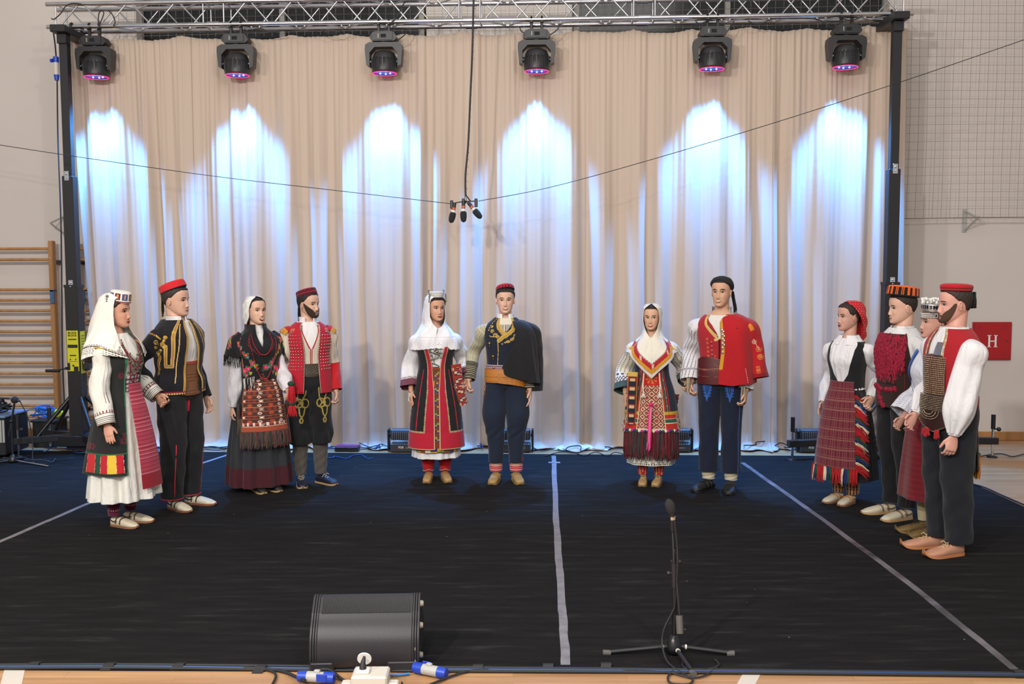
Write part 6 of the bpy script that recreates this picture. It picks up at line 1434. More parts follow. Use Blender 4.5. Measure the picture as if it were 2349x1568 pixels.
# ---------- 5: woman in white lace veil ----------
def w5():
    px,py,rel,sc_=1002,1098,2,.955
    P=person(px,py,rel,sc_,'f','woman in a white lace veil and a long black vest with wide red borders',22,-2,'c4906f',
        arms={-1:{'w':(-.245,-.04,.88),'curl':.14,'th':(.3,-1,0)},1:{'w':hold(px,py,rel,sc_,1071,892,8.95,-.012,.08),'curl':1.0}})
    P.lean=3
    face(P,'8f1c24','20120c',.7,eyes_x=.003); hair(P,'1c100b',.83,.60,.5,.2,.010)
    S=VS(rows_join(P,[(.235,.225,.20,0),(.5,.205,.18,0),(.9,.178,.145,0),(1.08,.138,.106,0)]),2.3)
    fo=lambda A,T:(.012*np.sin(8*A+1)+.006*np.sin(19*A))*np.clip((.9-T)/.6,0,1)
    cloth('white_dress',S,P.root,t0=.235,t1=1.50,col='dad8d8',m='linen',off=.006,fold=fo)
    def ap(p):
        p.c[:]=X('6a4a2a'); p.cells(.014,.014,['8a3a24','2a3a70','b08a30','3a5a34','7a2a2a','5a3a24']); p.hb(0,.40,'7d3420'); p.cells(.045,.045,['3a5a3a','b8862c','26306a','c9bda0','8a3a24'],p.v<.345,3)
    cloth('woven_apron',VS(rows_join(P,[(.30,.222,.205,0),(.6,.210,.19,0),(.9,.182,.152,0),(1.1,.142,.112,0)]),2.3),P.root,-.95,.95,.30,1.13,ap,'knit',.005,.018)
    op=lambda T:np.interp(T,[.33,.55,.9,1.15,1.3,1.42],[.05,.055,.07,.20,.36,.44])
    def vc(p):
        p.c[:]=X('1b1b1e'); a=wrapv(p.A); aa=np.abs(a); q=Pnt(a,p.v,'1b1b1e'); q.c=p.c; o=op(p.v)
        w_=np.interp(p.v,[.33,.6,1.1,1.42],[.40,.36,.26,.24]); q.fill(aa<o+w_,'a81a30'); q.fill(p.v<.50,'b01c32')
        e=(np.abs(aa-o-w_)<.028)&(p.v>.495); q.fill(e,'b8a47c'); q.fill(e&((p.v*1000%10)<4),'7a5a40'); e=(np.abs(p.v-.505)<.008)&(aa>o+w_); q.fill(e,'b8a47c'); q.fill(e&((a*1000%60)<22),'7a5a40')
        q.fill(aa<o+.035,'b8a47c'); q.fill(p.v<.342,'b8a47c'); q.fill((np.abs(aa-np.interp(p.v,[.5,1.1],[.82,.74]))<.028)&(p.v<1.10)&(p.v>.515),'b51c34')
        s_=(aa>1.35)&(aa<1.72)&(p.v<.80); q.fill(s_,'8f2028'); i=(np.floor(a/.07)+np.floor(p.v/.014)).astype(int); q.fill(s_&(i%3==0),'c08a34'); q.fill(s_&(i%5==1),'d0c0a8'); p.c=q.c
    V=VS(rows_join(P,[(.33,.262,.222,0),(.55,.245,.208,0),(.80,.212,.178,0),(1.0,.172,.138,0),(1.12,.148,.118,0)],.008),2.3)
    v=cloth('long_vest',V,P.root,op,lambda T:2*PI-op(T),.335,1.40,vc,'wool',.0042,.020)
    # silver chest ornaments
    mb=MB(); R=random.Random(2); CP=[]
    for k in range(46):
        a=R.uniform(-.36,.36); z=1.39-abs(R.gauss(0,.075)); p_,n=P.torso.nrm(a,z); mb.ball(p_+n*.022,R.uniform(.005,.011),n=8,sq=(1,.45,1.2)); CP.append(p_+n*.022)
    mb.tube(CP,.002,4)
    mb.build('silver_chest_ornament',cm_('dark_silver','8c8878',.28,metal=.85),P.root)
    mb=MB(); q=[P.torso.nrm(-.10+.25*math.sin(k*.7),1.38-.012*k) for k in range(22)]; mb.tube([a+b*.026 for a,b in q],.005,6); mb.build('silver_chain',cm_('dark_silver','8c8878',.28,metal=.85),P.root)
    for s in(-1,1):
        L=.62
        cf=lambda p:(p.c.__setitem__(slice(None),X('d6d4d6')),p.fill((p.v>.515)&(((p.u+p.v)*1000%12)<6),'5a2a3a'),p.hb(.54,9,'6a3a48'))
        sleeve(P,s,'wide_sleeve',[.04,.07,.078,.088,.098,.105] if s<0 else [.04,.07,.075,.082,.088,.09],cf,'linen',fold=lambda A,T:.008*np.sin(5*A+1)*T*1.6,cell=.005,ry=[.04,.065,.066,.070,.074,.078],ext=-.045)
    # woven bag at her hip
    bx=wloc(px,py,rel,sc_,atY(1050,835,8.9)); mb=MB(); 
    BG=PS([(bx[0]-.02,bx[1]-.02,bx[2]),(bx[0]+.01,bx[1]-.02,bx[2]-.2),(bx[0]+.055,bx[1]-.02,bx[2]-.40)],[.050,.048,.040],[.014,.014,.014],E=3)
    cloth('woven_sash_end',BG,P.root,col=lambda p:(p.c.__setitem__(slice(None),X('7a2a24')),p.cells(.011,.011,['8f3020','2a3068','c9a884','5a2428','8f3020'],None,4),p.hb(0,.03,'8f2a20')),m='knit',cell=.004)
    # white wrapped bandage on hand
    W,d,n,th,c=P.hand[-1]; mb=MB(); mb.tube([W+d*.0+th*.03*math.cos(t)+n*.022*math.sin(t)+d*.012*t/3 for t in np.linspace(0,12,50)],.005,6)
    mb.tube([W+d*.02+n*-.02+th*.02,W+d*.06-n*.018+th*-.01,W+d*.10-n*.015-th*.03],.006,6); mb.tube([W+d*.095+th*-.028,W+d*.135+th*-.032+n*.02],[.012,.011],8); mb.build('hand_bandage',cm_('white_linen','d5d3cf',.8),P.root)
    vr=[(.262,.008,.010,.012),(.254,.042,.050,.012),(.235,.066,.082,.014),(.19,.082,.104,.018),(.12,.088,.120,.026),(.04,.098,.130,.034),(-.03,.120,.130,.03),(-.09,.170,.145,.012),(-.15,.215,.165,0),(-.21,.235,.178,0),(-.26,.242,.18,0)]
    V=VR(P,vr); om=lambda T:np.interp(T,[-.12,-.055,-.01,.05,.12,.18,.21,.235,.262],[.0,.06,.52,.88,.96,.95,.85,.45,0.0])
    def vc2(p):
        p.c[:]=X('dedde0'); v=p.v+.235; p.dots(.016,.013,.0028,'b6b4ba',(v<.075)&(v>.01)); p.fill((v<.10)&(v>.094),'c4c2c8')
    hem=lambda A:-.235-.035*np.abs(np.sin(A*1.0+PI/2+.0))*0+ -.0*A + .018*np.cos(2*wrapv(A)) -.006*np.abs(np.sin(wrapv(A)*22))
    vl=cloth('lace_veil',V,P.root,om,lambda T:2*PI-om(T),hem,.258,vc2,'linen',.0048,.003,lambda A,T:(.010*np.sin(5*A+T*14)+.005*np.sin(9*A-T*25))*np.clip((.03-T)/.12,0,1))
    hatg(P,'white_cap',[(.222,.062),(.232,.064),(.268,.068),(.276,.066),(.278,.05),(.279,.004)],lambda p:(p.c.__setitem__(slice(None),X('cfcdc8')),p.fill((np.abs(p.v-.022-.004*np.sin(p.u*260))<.0022),'77736c'),p.fill((np.abs(p.v-.044)<.002)|(np.abs(p.v-.008)<.002),'8a867e')),'wool',2,0,-.018)
    for s in(-1,1):
        mb=MB()
        for z,x,r in((.285,.066,.010),(.272,.070,.008),(.25,.072,.009),(.232,.074,.010),(.215,.075,.008),(.20,.076,.007),(.185,.077,.009)): mb.ball(P.H([s*(x+.008),-.05 if z<.26 else -.02,z]),r,n=8)
        mb.build('silver_hairpin',cm_('dark_silver','8c8878',.28,metal=.85),P.root)
    for s in(-1,1):
        lg=PS([(s*.085,0,.5),(s*.086,.005,.3),(s*.085,.012,.20),(s*.082,.012,.085)],[.068,.070,.068,.050]); 
        o=cloth('red_legging',lg,P.root,col='b3161e',m='wool',fold=wr(3,.003,2),cell=.008); ringtube(P,'legging_trim',lg,lambda a:lg.L-.004-.018*math.cos(a)**8,.003,'c9b08a',.002,parent=o)
        shoe(P,s,(s*.080,-.03),s*10,'round','a8875a','8a6a40',.24,trim='8a5a30')
# ---------- 6: man in black cape ----------
def m6():
    px,py,rel,sc_=1161,1101,0,1.0
    P=person(px,py,rel,sc_,'m','smiling man with a black cape over one shoulder and a wide orange leather belt',0,-2,'cc9f82',
        arms={-1:{'w':hold(px,py,rel,sc_,1076,893,8.95,.0,.085),'curl':.9},1:{'w':(.225,-.05,.86),'curl':.22}})
    face(P,'a8665c','1d130d',1.1,'open',.0045); hair(P,'1c1310',.81,.72,.60,.32,.0055)
    hatg(P,'red_cap',[(.204,.078),(.210,.080),(.236,.077),(.248,.068),(.254,.05),(.256,.004)],lambda p:(p.c.__setitem__(slice(None),X('a8182a')),p.fill(((p.u*1000%26)<9)&(p.v<.03),'1c1216'),p.hb(-1,.008,'1c1216')),'wool',-16,-6,.022)
    navy=lambda p,s:(p.c.__setitem__(slice(None),X('1b2436')),p.fill((np.abs(p.u-s*.0)<.002),'151c2c'))
    trousers(P,[.098,.101,.107,.113,.086,.076,.071,.066],.175,navy,seat='1b2436',fold=lambda A,T:.003*np.sin(T*18+A*2)+.005*np.exp(-((T-.58)/.05)**2)*np.sin(5*A+T*60),bowx=[0,.004,.010,.018,.006,0,0,0])
    for s in(-1,1):
        lg=P.leg[s]; cloth('sock',lg,P.root,t0=.66,t1=.81,col='c6bc9a',m='knit',off=.012,cell=.008)
        c2=cloth('striped_sock_top',lg,P.root,t0=.775,t1=.845,col=lambda p:(p.c.__setitem__(slice(None),X('b02430')),p.fill((p.v*1000%20)<6,'d8b4a8')),m='knit',off=.022,cell=.004)
        shoe(P,s,(s*.095,-.02),s*12,'round','a0824e','8a6c3c',.26,trim='8f6a3a')
        ribbon(P,'cuff_piping',PS([(s*.14,-.01,.36),(s*.155,.0,.17)],[.02,.02]),[(0,0.0),(0,.18)],.005,'a02430')
    cloth('shirt',P.torso,P.root,t0=1.0,t1=1.52,col='d5d2d0',m='linen',off=.006)
    cloth('shirt_collar',VS([(1.495,.086,.078,.008),(1.54,.074,.072,.012),(1.566,.077,.074,.014)]),P.root,.30,2*PI-.30,1.50,1.566,'dcdad8','linen',.006,.006)
    G='b8964a'
    def vc(p):
        p.c[:]=X('1b2030'); u,v=wrapv(p.A)*.17,p.v; q=Pnt(u,v,'1b2030'); q.c=p.c
        d=v-(1.54-abs(1)*0); 
        for s in(-1,1):
            q.fill(s*u>0,'1b2030') if False else None
        # neck opening
        q.fill(v>1.40+np.abs(u)*1.55,'cfc7b5'); 
        q.fill((v>1.40+np.abs(u)*1.55)&(((u*1000)%7)<3)&(v<1.47),'3a362e')
        for s in(-1,1):
            a=[(s*.085,1.53),(s*.045,1.44),(-s*.0,1.375)] if s<0 else [(.095,1.53),(.05,1.42),(-.045,1.325)]
            q.line(a,.034,G)
            q.line([(x+s*.0,z-.002) for x,z in a],.003,'6a5424'); q.line([(x+s*.012,z-.008) for x,z in a],.0025,'54431c')
        for cu,cv,r in((-.105,1.41,.018),(-.075,1.375,.020),(-.115,1.45,.012),(-.055,1.36,.014),(.07,1.365,.020),(.045,1.335,.015),(.10,1.40,.016),(.015,1.315,.013)): q.spiral(cu,cv,r,.006,G)
        for k in range(6): q.dot(-.125-.004*k,1.52-.02*k,.007,G); q.dot(-.02+.018*k,1.295+.014*k,.006,G)
        q.line([(-.135,1.372),(-.125,1.362),(-.06,1.362)],.007,G); q.line([(-.055,1.33),(-.052,1.25),(-.062,1.14),(-.068,1.06)],.006,G); p.c=q.c
    V=VS([(r[0],r[1]+.010,r[2]+.012,r[3]) for r in P.trows],2.3); cloth('embroidered_vest',V,P.root,-PI,PI,1.04,1.53,vc,'wool',.0042,.004,wr(3,.002,2),R=.17)
    for a,z in((-.78,1.30),(-.62,1.18),(-.60,1.075)):
        mb=MB(); p_,n=V.nrm(a,z); mb.ball(p_+n*.012,.013,n=10); mb.cyl(p_+n*.012+np.array((0,0,-.01)),p_+n*.012+np.array((0,0,-.03)),.004,6); mb.build('gold_button',cm_('gold_metal','c08a3a',.25,metal=.9),P.root)
    cloth('woven_sash',P.torso,P.root,t0=.955,t1=1.10,col=lambda p:(p.c.__setitem__(slice(None),X('8a7484')),p.fill((p.v*1000%20)<6,'5a3a50'),p.fill((p.v*1000%20)>16,'b8a8b0')),m='knit',off=.026,cell=.004)
    def bc_(p):
        p.c[:]=X('b0702e'); p.fill(((p.v*1000)%22)<2.5,'8a5220'); p.line([(-.08,1.0),(-.02,.985),(.06,.985),(.12,1.0)],.003,'7a4418')
    BT=VS([(.85,.176,.132,0),(1.0,.182,.134,0),(1.12,.176,.128,0)],2.5); cloth('leather_belt',BT,P.root,-1.30,1.25,lambda A:.925-.035*np.clip(A,-.3,1.2),1.065,bc_,'leather',.005,.018,thick=.006,R=.175)
    for s in(-1,1):
        sc=lambda p:(p.c.__setitem__(slice(None),X('c0b89a')),p.fill(((p.u*1000%11)<4)&((p.v*1000%9)<5),'4a463a'),p.fill((p.v>.47),'2a2620'),p.fill((p.v>.48)&((p.v*1000%17)<6)&(((p.u*1000+ (p.v*1000%17))%9)<6),'c8bf9c'))
        sleeve(P,s,'patterned_sleeve',[.04,.062,.066,.062,.058,.056],sc,'knit',fold=wr(6,.003,2),cell=.0035,ext=-.01)
    for x,y in ((1113,885),(1209,890)):
        mb=MB(); w_=wloc(px,py,rel,sc_,atY(x,y,8.85))
        for k in range(7): mb.ball((w_[0]+.004*math.sin(k*2),w_[1],w_[2]-.014*k),.009,n=8,sq=(1.4,.8,.7))
        mb.build('brass_chain_ornament',cm_('gold_metal','c08a3a',.25,metal=.9),P.root)
    # cape: over local +X shoulder
    C=VS([(.86,.19,.13,0,.130),(1.0,.180,.142,0,.120),(1.15,.172,.150,0,.112),(1.30,.162,.148,0,.105),(1.40,.150,.135,0,.096),(1.45,.128,.11,0,.090),(1.485,.088,.080,.0,.085),(1.51,.04,.045,.0,.080)],2.6)
    cc=lambda p:(p.c.__setitem__(slice(None),X('1d1d1f')),p.fill((np.abs(p.A-p.a0_)<.05) if False else (p.v>9),'ffffff'))
    ao=lambda T:np.interp(T,[.86,1.0,1.08,1.2,1.3,1.42,1.5],[-.9,-.8,-.70,-.34,-.10,.02,-.1])
    cloth('black_cape',C,P.root,ao,lambda T:2*PI-1.0+0*T,lambda A:np.interp(wrapv(A),[-.7,.2,.9,1.3,1.8],[1.075,1.00,.94,.93,.92]),1.505,'1c1c1e','wool',.006,.030,lambda A,T:(.010*np.sin(6*A+T*4)+.004*np.sin(13*A))*np.clip((1.45-T)/.3,0,1),thick=.005)
    slc=PS([(.14,0,1.455),(.215,.0,1.42),(.262,.015,1.27),(.275,.02,1.08),(.282,.0,.845)],[.045,.066,.072,.066,.052],[.05,.075,.085,.08,.07]); cloth('cape_sleeve',slc,P.root,col='1c1c1e',m='wool',fold=wr(9,.005,2),off=.012)
# ---------- 7: woman in cream headscarf ----------
def w7():
    px,py,rel,sc_=1493,1107,0,.905
    P=person(px,py,rel,sc_,'f','smiling woman in a cream headscarf with a red and yellow border',-8,-2,'c99a78',
        arms={-1:{'w':(-.265,-.04,.92),'curl':.10,'th':(.2,-1,0)},1:{'w':hold(px,py,rel,sc_,1577,898,8.65,-.01,.085),'curl':1.0}})
    face(P,'9c1620','20140e',1.1,'open',.0065,eyes_x=.004); hair(P,'2a1a12',.86,.62,.5,.2,.006)
    S=VS(rows_join(P,[(.215,.235,.20,0),(.5,.22,.18,0),(.9,.185,.145,0),(1.08,.138,.106,0)]),2.3)
    fo=lambda A,T:(.008*np.sin(8*A+1))*np.clip((.9-T)/.6,0,1)
    def dc(p): p.c[:]=X('d8d2c4'); p.fill((p.v<.238)&(p.v>.224)&((p.u*1000%14)<8),'35302c'); a=(p.v>.238)&(p.v<.262); p.fill(a&((p.u*1000%36)<18)&(((p.v-.238)*1000)<18)&((p.v*1000%9)<5),'35302c')
    cloth('cream_dress',S,P.root,t0=.215,t1=1.50,col=dc,m='linen',off=.006,fold=fo,cell=.0045)
    # back coat panel
    PB=VS([(.30,.275,.215,0),(.6,.25,.2,0),(.9,.2,.16,0)],2.4); cloth('coat_back_panel',PB,P.root,1.25,2*PI-1.6,.30,.75,lambda p:(p.c.__setitem__(slice(None),X('b5a790')),p.fill((p.v<.33)&((p.u*1000%16)<8),'3a342e'),p.fill((p.A<1.4)&((p.v*1000%18)<9),'3a342e')),'linen',.005,.01)
    def vc(p):
        p.c[:]=X('1e2636'); a=wrapv(p.A); aa=np.abs(a); q=Pnt(a*.2,p.v,'1e2636'); q.c=p.c; o=op(p.v)
        q.fill((aa<o+.30)&(p.v>.70),'1c1a1e'); q.fill((aa<o+.10),'a83020'); q.fill((aa<o+.16)&(aa>o+.10),'2a4a38'); q.fill((aa<o+.22)&(aa>o+.17)&((p.v*1000%12)<5),'c9c0b0'); q.fill((aa<o+.34)&(aa>o+.26),'a81c28')
        b=(p.v<.735); q.fill(b,'b02a22'); q.fill(b&(p.v>.655)&(p.v<.690),'1f5a44'); q.fill(b&((np.abs(p.v-.695)<.003)|(np.abs(p.v-.65)<.003)),'d8c9a8'); q.fill((p.v>.735)&(p.v<.765),'b8962c'); q.fill(b&(p.v<.565),'284a38')
        w=b&(aa>1.05); q.fill(w,'a86a4a'); q.cells(.012,.012,['c9a884','8f4a2a','d8c9a8','b8862c','7a2a28'],w,7); q.fill(b&(np.abs(aa-1.05)<.02)&((p.v*1000%10)<5),'d8c9a8'); q.fill(aa<o+.03,'d0c0a0'); p.c=q.c
    op=lambda T:np.interp(T,[.55,.7,.9,1.15,1.3,1.40],[.42,.38,.36,.36,.44,.5])
    V=VS(rows_join(P,[(.55,.285,.230,0),(.75,.252,.205,0),(.95,.212,.165,0),(1.12,.160,.125,0)],.010),2.5)
    cloth('navy_vest',V,P.root,op,lambda T:2*PI-op(T),.55,1.41,vc,'wool',.0042,.018)
    def ac(p):
        p.c[:]=X('7d4426'); u,v=p.u,p.v; f=lambda x,s:np.abs(((x/s)%1)-.5)*2; d=f(u+.03,.062)+f(v,.075)
        p.fill(np.abs(d-.55)<.13,'cdbfb0'); p.fill(d<.22,'b8342c'); p.fill(d>1.75,'c03a50'); p.fill((np.abs(d-1.3)<.12),'d0b0a0'); p.fill(v>1.02,'b02a20'); e=(v>1.02)&(np.hypot(u*1.0,v-1.09)<.055)&(np.sin(np.arctan2(v-1.09,u)*8)>0); p.fill(e,'c86a3a'); p.hb(0,.60,'cdb8a0'); p.hb(.54,.585,'d5c8b4')
    AS=VS([(.50,.262,.235,0),(.75,.235,.21,0),(.95,.20,.165,0),(1.14,.160,.130,0),(1.20,.160,.13,0)],2.4)
    ap=cloth('woven_apron',AS,P.root,-.62,.62,.565,1.15,ac,'knit',.0042,.004)
    FR=VS([(.30,.275,.245,0),(.60,.255,.228,0)],2.4)
    fringe(P,'apron_fringe',lambda u:tuple(FR.pt(np.array([-1.25+2.5*u]),np.array([.575]),.012+.02*math.sin(u*57)**2)[0]),460,.27,['6a1620','7a1a24','2c3034','4a1a20','343c38','5a1420'],parent=ap,r=.0046,jit=.018,seed=2)
    mb=MB(); ml=[]
    for k in range(22):
        c=['c2187a','2a2a7a','1f4a2c','d8cfb0'][k%4]; a=-1.05+2.1*k/21; b=MB(); b.ball(FR.pt(np.array([a]),np.array([.575]),.03)[0],.016,n=8,sq=(1,.7,1)); mb.add(b.v,b.f,['c2187a','2a2a7a','1f4a2c','d8cfb0'].index(c),True)
    mb.build('pompoms',[cm_('yarn',c,.9) for c in('c2187a','2a2a7a','1f4a2c','d8cfb0')],ap)
    t=fringe(P,'pink_tassel',lambda u:(-.005+.012*math.cos(u*20),-.27,.84),22,.42,['d83a78','d81a7a','e88aa8'],r=.0045,jit=.015,sway=(-.02,-.03,0),seed=6); mb=MB(); mb.ball((-.005,-.27,.845),.022,n=10); mb.build('tassel_head',cm_('yarn','d81a6a',.9),t)
    # wide embroidered sleeves
    for s in(-1,1):
        def cf(p,s=s):
            p.c[:]=X('d2ccbc'); v=p.v; A=p.A
            for k,c in enumerate((-1.1,-.6,-.1,.4,.9)):
                col=['7a2a2a','4a6a5a'][k%2]; m_=(np.abs(A-c)<.13)&(v>.10)&(v<.42); p.fill(m_&((v*1000%26)<18)&(np.hypot((A-c)*.09,((v*1000%26)-9)/1000)<.0085),col); p.fill(m_&(np.hypot((A-c)*.09,((v*1000%26)-9)/1000)<.0035),'d2ccbc')
            m_=(v>.42)&(v<.47); p.fill(m_&(np.hypot(((p.u*1000)%50-25)/1000,(v-.445))<.016),'3a3a34'); p.fill(m_&(np.hypot(((p.u*1000)%50-25)/1000,(v-.445))<.007),'8a3a34')
            m_=(v>.478); p.fill(m_&(((p.u*1000+p.v*600)%30)<13),'42504a'); p.fill(m_&(((p.u*1000-p.v*700)%30)<7),'7a3030'); p.fill(v>.545,'3a4a44')
        sleeve(P,s,'embroidered_sleeve',[.04,.072,.082,.095,.105,.112] if s<0 else [.04,.072,.080,.086,.088,.08],cf,'linen',fold=lambda A,T:.006*np.sin(4*A+1)*T*1.6,cell=.0038,ry=[.04,.065,.070,.075,.08,.085],ext=-.035)
    # bag at her hip (left in the picture)
    w_=wloc(px,py,rel,sc_,atY(1452,858,8.6)); BG=PS([(w_[0],w_[1],w_[2]+.02),(w_[0]-.01,w_[1],w_[2]-.25),(w_[0]-.015,w_[1],w_[2]-.5)],[.050,.050,.044],[.02,.02,.018],E=3)
    cloth('woven_sash_end',BG,P.root,col=lambda p:(p.c.__setitem__(slice(None),X('7a2a20')),p.fill((np.abs(p.u)<.02)&((p.v*1000%90)<46),'20242e'),p.fill((np.abs(p.u)<.012)&((p.v*1000%90)>60),'c9a87c'),p.fill(np.abs(np.abs(p.u)-.035)<.004,'c98a3a'),p.hb(-1,.04,'c9a24a')),m='knit',cell=.004)
    # headscarf
    vr=[(.262,.008,.010,.012),(.255,.042,.050,.012),(.235,.070,.086,.014),(.19,.086,.108,.018),(.12,.090,.118,.024),(.05,.086,.118,.028),(-.01,.092,.115,.024),(-.06,.120,.125,.01),(-.11,.175,.145,0),(-.16,.225,.165,-.004),(-.22,.262,.19,-.008),(-.30,.258,.20,-.01),(-.45,.20,.18,-.01)]
    V=VR(P,vr); om=lambda T:np.interp(T,[-.5,-.07,-.03,.02,.07,.13,.19,.225,.25,.262],[.0,.0,.30,.72,.90,.96,.86,.58,.25,0.0])
    hem=lambda A:-.20-.225*np.clip(1-np.abs(wrapv(A))/1.05,0,1)-.02*np.cos(wrapv(A))
    def sc2(p):
        p.c[:]=X('d9d3c4'); h=p.v-hem(p.A); q=p; sc=1.0/np.where(np.abs(wrapv(p.A))<1.05,1.35,1.0); h=h*sc
        q.fill(h<.100,'a8202a'); q.fill((h<.062)&(h>.030),'c88f24'); q.fill((h<.028),'cfcac4'); q.fill((h>.102)&(h<.106),'4a3a3a'); q.fill((h>.066)&(h<.095)&((p.u*1000%90)<12),'c9a8a0')
    cloth('cream_headscarf',V,P.root,om,lambda T:2*PI-om(T),hem,.258,sc2,'linen',.0042,.003,lambda A,T:(.007*np.sin(6*A+T*10))*np.clip((.0-T)/.12,0,1)+.003*np.sin(T*50+3*A)*np.clip(T+.1,0,.1)*8)
    for s in(-1,1):
        mb=MB(); mb.tube([(s*.075,-.205,1.15),(s*.085,-.225,1.03),(s*.08,-.235,.95)],.006,6); 
        for k in range(5): mb.tube([(s*.08,-.235,.955),(s*.08+.012*(k-2),-.24,.91)],.0035,5)
        mb.build('white_cord_tassel',cm_('white_linen','d5d3cf',.8),P.root)
    sd=1; tw=wloc(px,py,rel,sc_,atY(1553,905,8.75)); mb=MB()
    for ph in(0,2.1,4.2): mb.tube([(tw[0]-.04*k/14+.014*math.cos(ph+k*.9),tw[1]+.014*math.sin(ph+k*.9),tw[2]-.017*k) for k in range(15)],.011,7)
    mb.build('twisted_cord',cm_('yarn','6a2a2c',.9),P.root)
    for s in(-1,1):
        lg=PS([(s*.085,0,.5),(s*.085,.005,.3),(s*.082,.012,.09)],[.060,.062,.046])
        cloth('patterned_legging',lg,P.root,col=lambda p:(p.c.__setitem__(slice(None),X('b02a2c')),p.fill((p.v<.26),'1a1a1c'),p.fill((np.abs(p.v-.275)<.006)|(np.abs(p.v-.31)<.004),'d8c4a0'),p.fill(np.abs(p.v-.292)<.010,'26282a'),p.fill((np.abs(np.abs(p.u+.0)-.035)<.004)&(p.v>.3),'d8a85a'),p.fill((np.abs(p.u)<.012)&(p.v>.33)&(p.v<.38),'c9707a')),m='knit',cell=.004)
        shoe(P,s,(s*.075,-.03),s*-4-8,'round','a8875a','7d6038',.25,laces='c9a86a')
# ---------- 8: tall man with red jacket ----------
def m8():
    px,py,rel,sc_=1650,1121,-6,1.045
    P=person(px,py,rel,sc_,'m','tall smiling man in a black cap with a red embroidered jacket hung over one shoulder',-10,-2,'c29472',wide=.96,
        arms={-1:{'w':hold(px,py,rel,sc_,1583,900,8.6,.01,.085),'curl':.9},1:{'w':(.215,-.08,.86),'curl':.7}})
    face(P,'a5645a','1a110c',1.1,'open',.0045,browh=.005,eyes_x=-.001); hair(P,'1d1310',.83,.72,.60,.32,.0055)
    hcap(P,'black_cap',lambda a:float(np.interp(abs(wrapa(a)),[0,.6,1.1,1.6,2.2,PI],[.90,.86,.76,.64,.50,.44])),1.0,.012,mtl=cm_('black_felt','1c1c1e',.9,bump=.4,bscale=300),nc=100,nr=30,offr=lambda A,N,J:.006+.010*np.clip(J*4,0,1),thick=.004)
    fringe(P,'cap_tassel',lambda u:P.H([.05+.02*u,.095,.13]),34,.17,['0f1012','141416'],r=.0035,jit=.008,sway=(.03,.01,0))
    def tc(p,s):
        p.c[:]=X('151c30'); B='2f5fae'; c=-.01 if s<0 else .0
        for o_ in(.036,.024): p.line([(c-o_,.03),(c-o_*.9,.12),(c,.25+o_*.6)],.005 if o_<.03 else .004,B); p.line([(c+o_,.03),(c+o_*.9,.12),(c,.25+o_*.6)],.005 if o_<.03 else .004,B)
        for a,b in((.010,.035),(.018,.05)): p.line([(c+a*math.cos(k*PI/8),.12+b*math.sin(k*PI/8)) for k in range(17)],.004,B)
        for k in range(8): p.dot(c-.040+.003*k,.05+.025*k,.006,B); p.dot(c+.040-.003*k,.05+.025*k,.006,B)
        p.line([(c,.08),(c,.24)],.003,B)
        if s>0: p.line([(.085,.0),(.085,.95)],.004,'3a66b8')
    trousers(P,[.112,.112,.100,.090,.084,.084,.084,.084],.16,tc,seat='151c30',fold=wr(5,.003,2),cell=.0045)
    for s in(-1,1):
        cloth('sock',P.leg[s],P.root,t0=.66,t1=.86,col='c2b79c',m='knit',off=.016,cell=.006,fold=lambda A,T:.003*np.sin(T*160+A*2))
        shoe(P,s,(s*.095,-.03),(-30 if s<0 else 2),'round','161617','101012',.28,trim='141416')
    cloth('undershirt',P.torso,P.root,t0=1.0,t1=1.50,col='cfcbc6',m='linen',off=.005)
    cloth('striped_collar',VS([(1.475,.110,.086,.008),(1.54,.076,.072,.012),(1.572,.080,.075,.016)]),P.root,.95,2*PI-1.5,1.475,1.570,lambda p:(p.c.__setitem__(slice(None),X('c4c0c2')),p.fill((p.v*1000%14)<4,'55535a')),'linen',.004,.006)
    op=lambda T:np.interp(T,[1.0,1.30,1.36,1.42,1.48],[.0,.0,.10,.28,.62])
    def vc(p):
        p.c[:]=X('a0202a'); a=wrapv(p.A); u,v=a*.17,p.v; q=Pnt(u,v,'a0202a'); q.c=p.c
        q.line([(0,1.31),(0,1.02)],.005,'2a0c10'); G='c0a05c'
        q.line([(-.125,1.50),(-.095,1.42),(-.02,1.325)],.024,G); q.line([(.115,1.50),(.06,1.39),(-.02,1.295)],.024,'c9ae6a'); q.line([(-.105,1.50),(-.078,1.42),(-.005,1.335)],.005,'4a0c14'); q.line([(.095,1.50),(.045,1.40),(-.01,1.32)],.005,'4a0c14')
        for k in range(8):
            z=1.27-.030*k; q.line([(.015,z),(.075,z+.004),(.085,z-.010)],.006,'b86a3a'); q.dot(.06,z+.012,.006,'c9a08a'); q.dot(.09,z-.012,.005,'c9a08a'); q.line([(.02,z-.012),(.05,z-.016)],.004,'b86a3a')
        for k in range(14): z=1.28-.018*k; q.dot(-.050,z,.006,'2a3040' if k%2 else 'b8705a'); 
        for k in range(7): z=1.30-.036*k; q.spiral(-.085,z,.011,.005,'b0603a'); q.dot(-.028,1.16-.02*k,.006,'b0603a')
        p.c=q.c
    V=VS([(r[0],r[1]+.010,r[2]+.012,r[3]) for r in P.trows],2.3); cloth('red_vest',V,P.root,op,lambda T:2*PI-op(T),1.02,1.50,vc,'wool',.0042,.006,R=.17)
    def bc_(p): p.c[:]=X('4f1519'); p.fill((np.abs(p.v-1.055-.012*np.sin(p.u*14))<.003),'8a5a48'); p.fill((np.abs(p.v-1.035)<.0015)|(np.abs(p.v-.985)<.0015),'7a3a34'); p.line([(-.03,1.10),(.0,1.07),(.03,1.05)],.005,'6a3028')
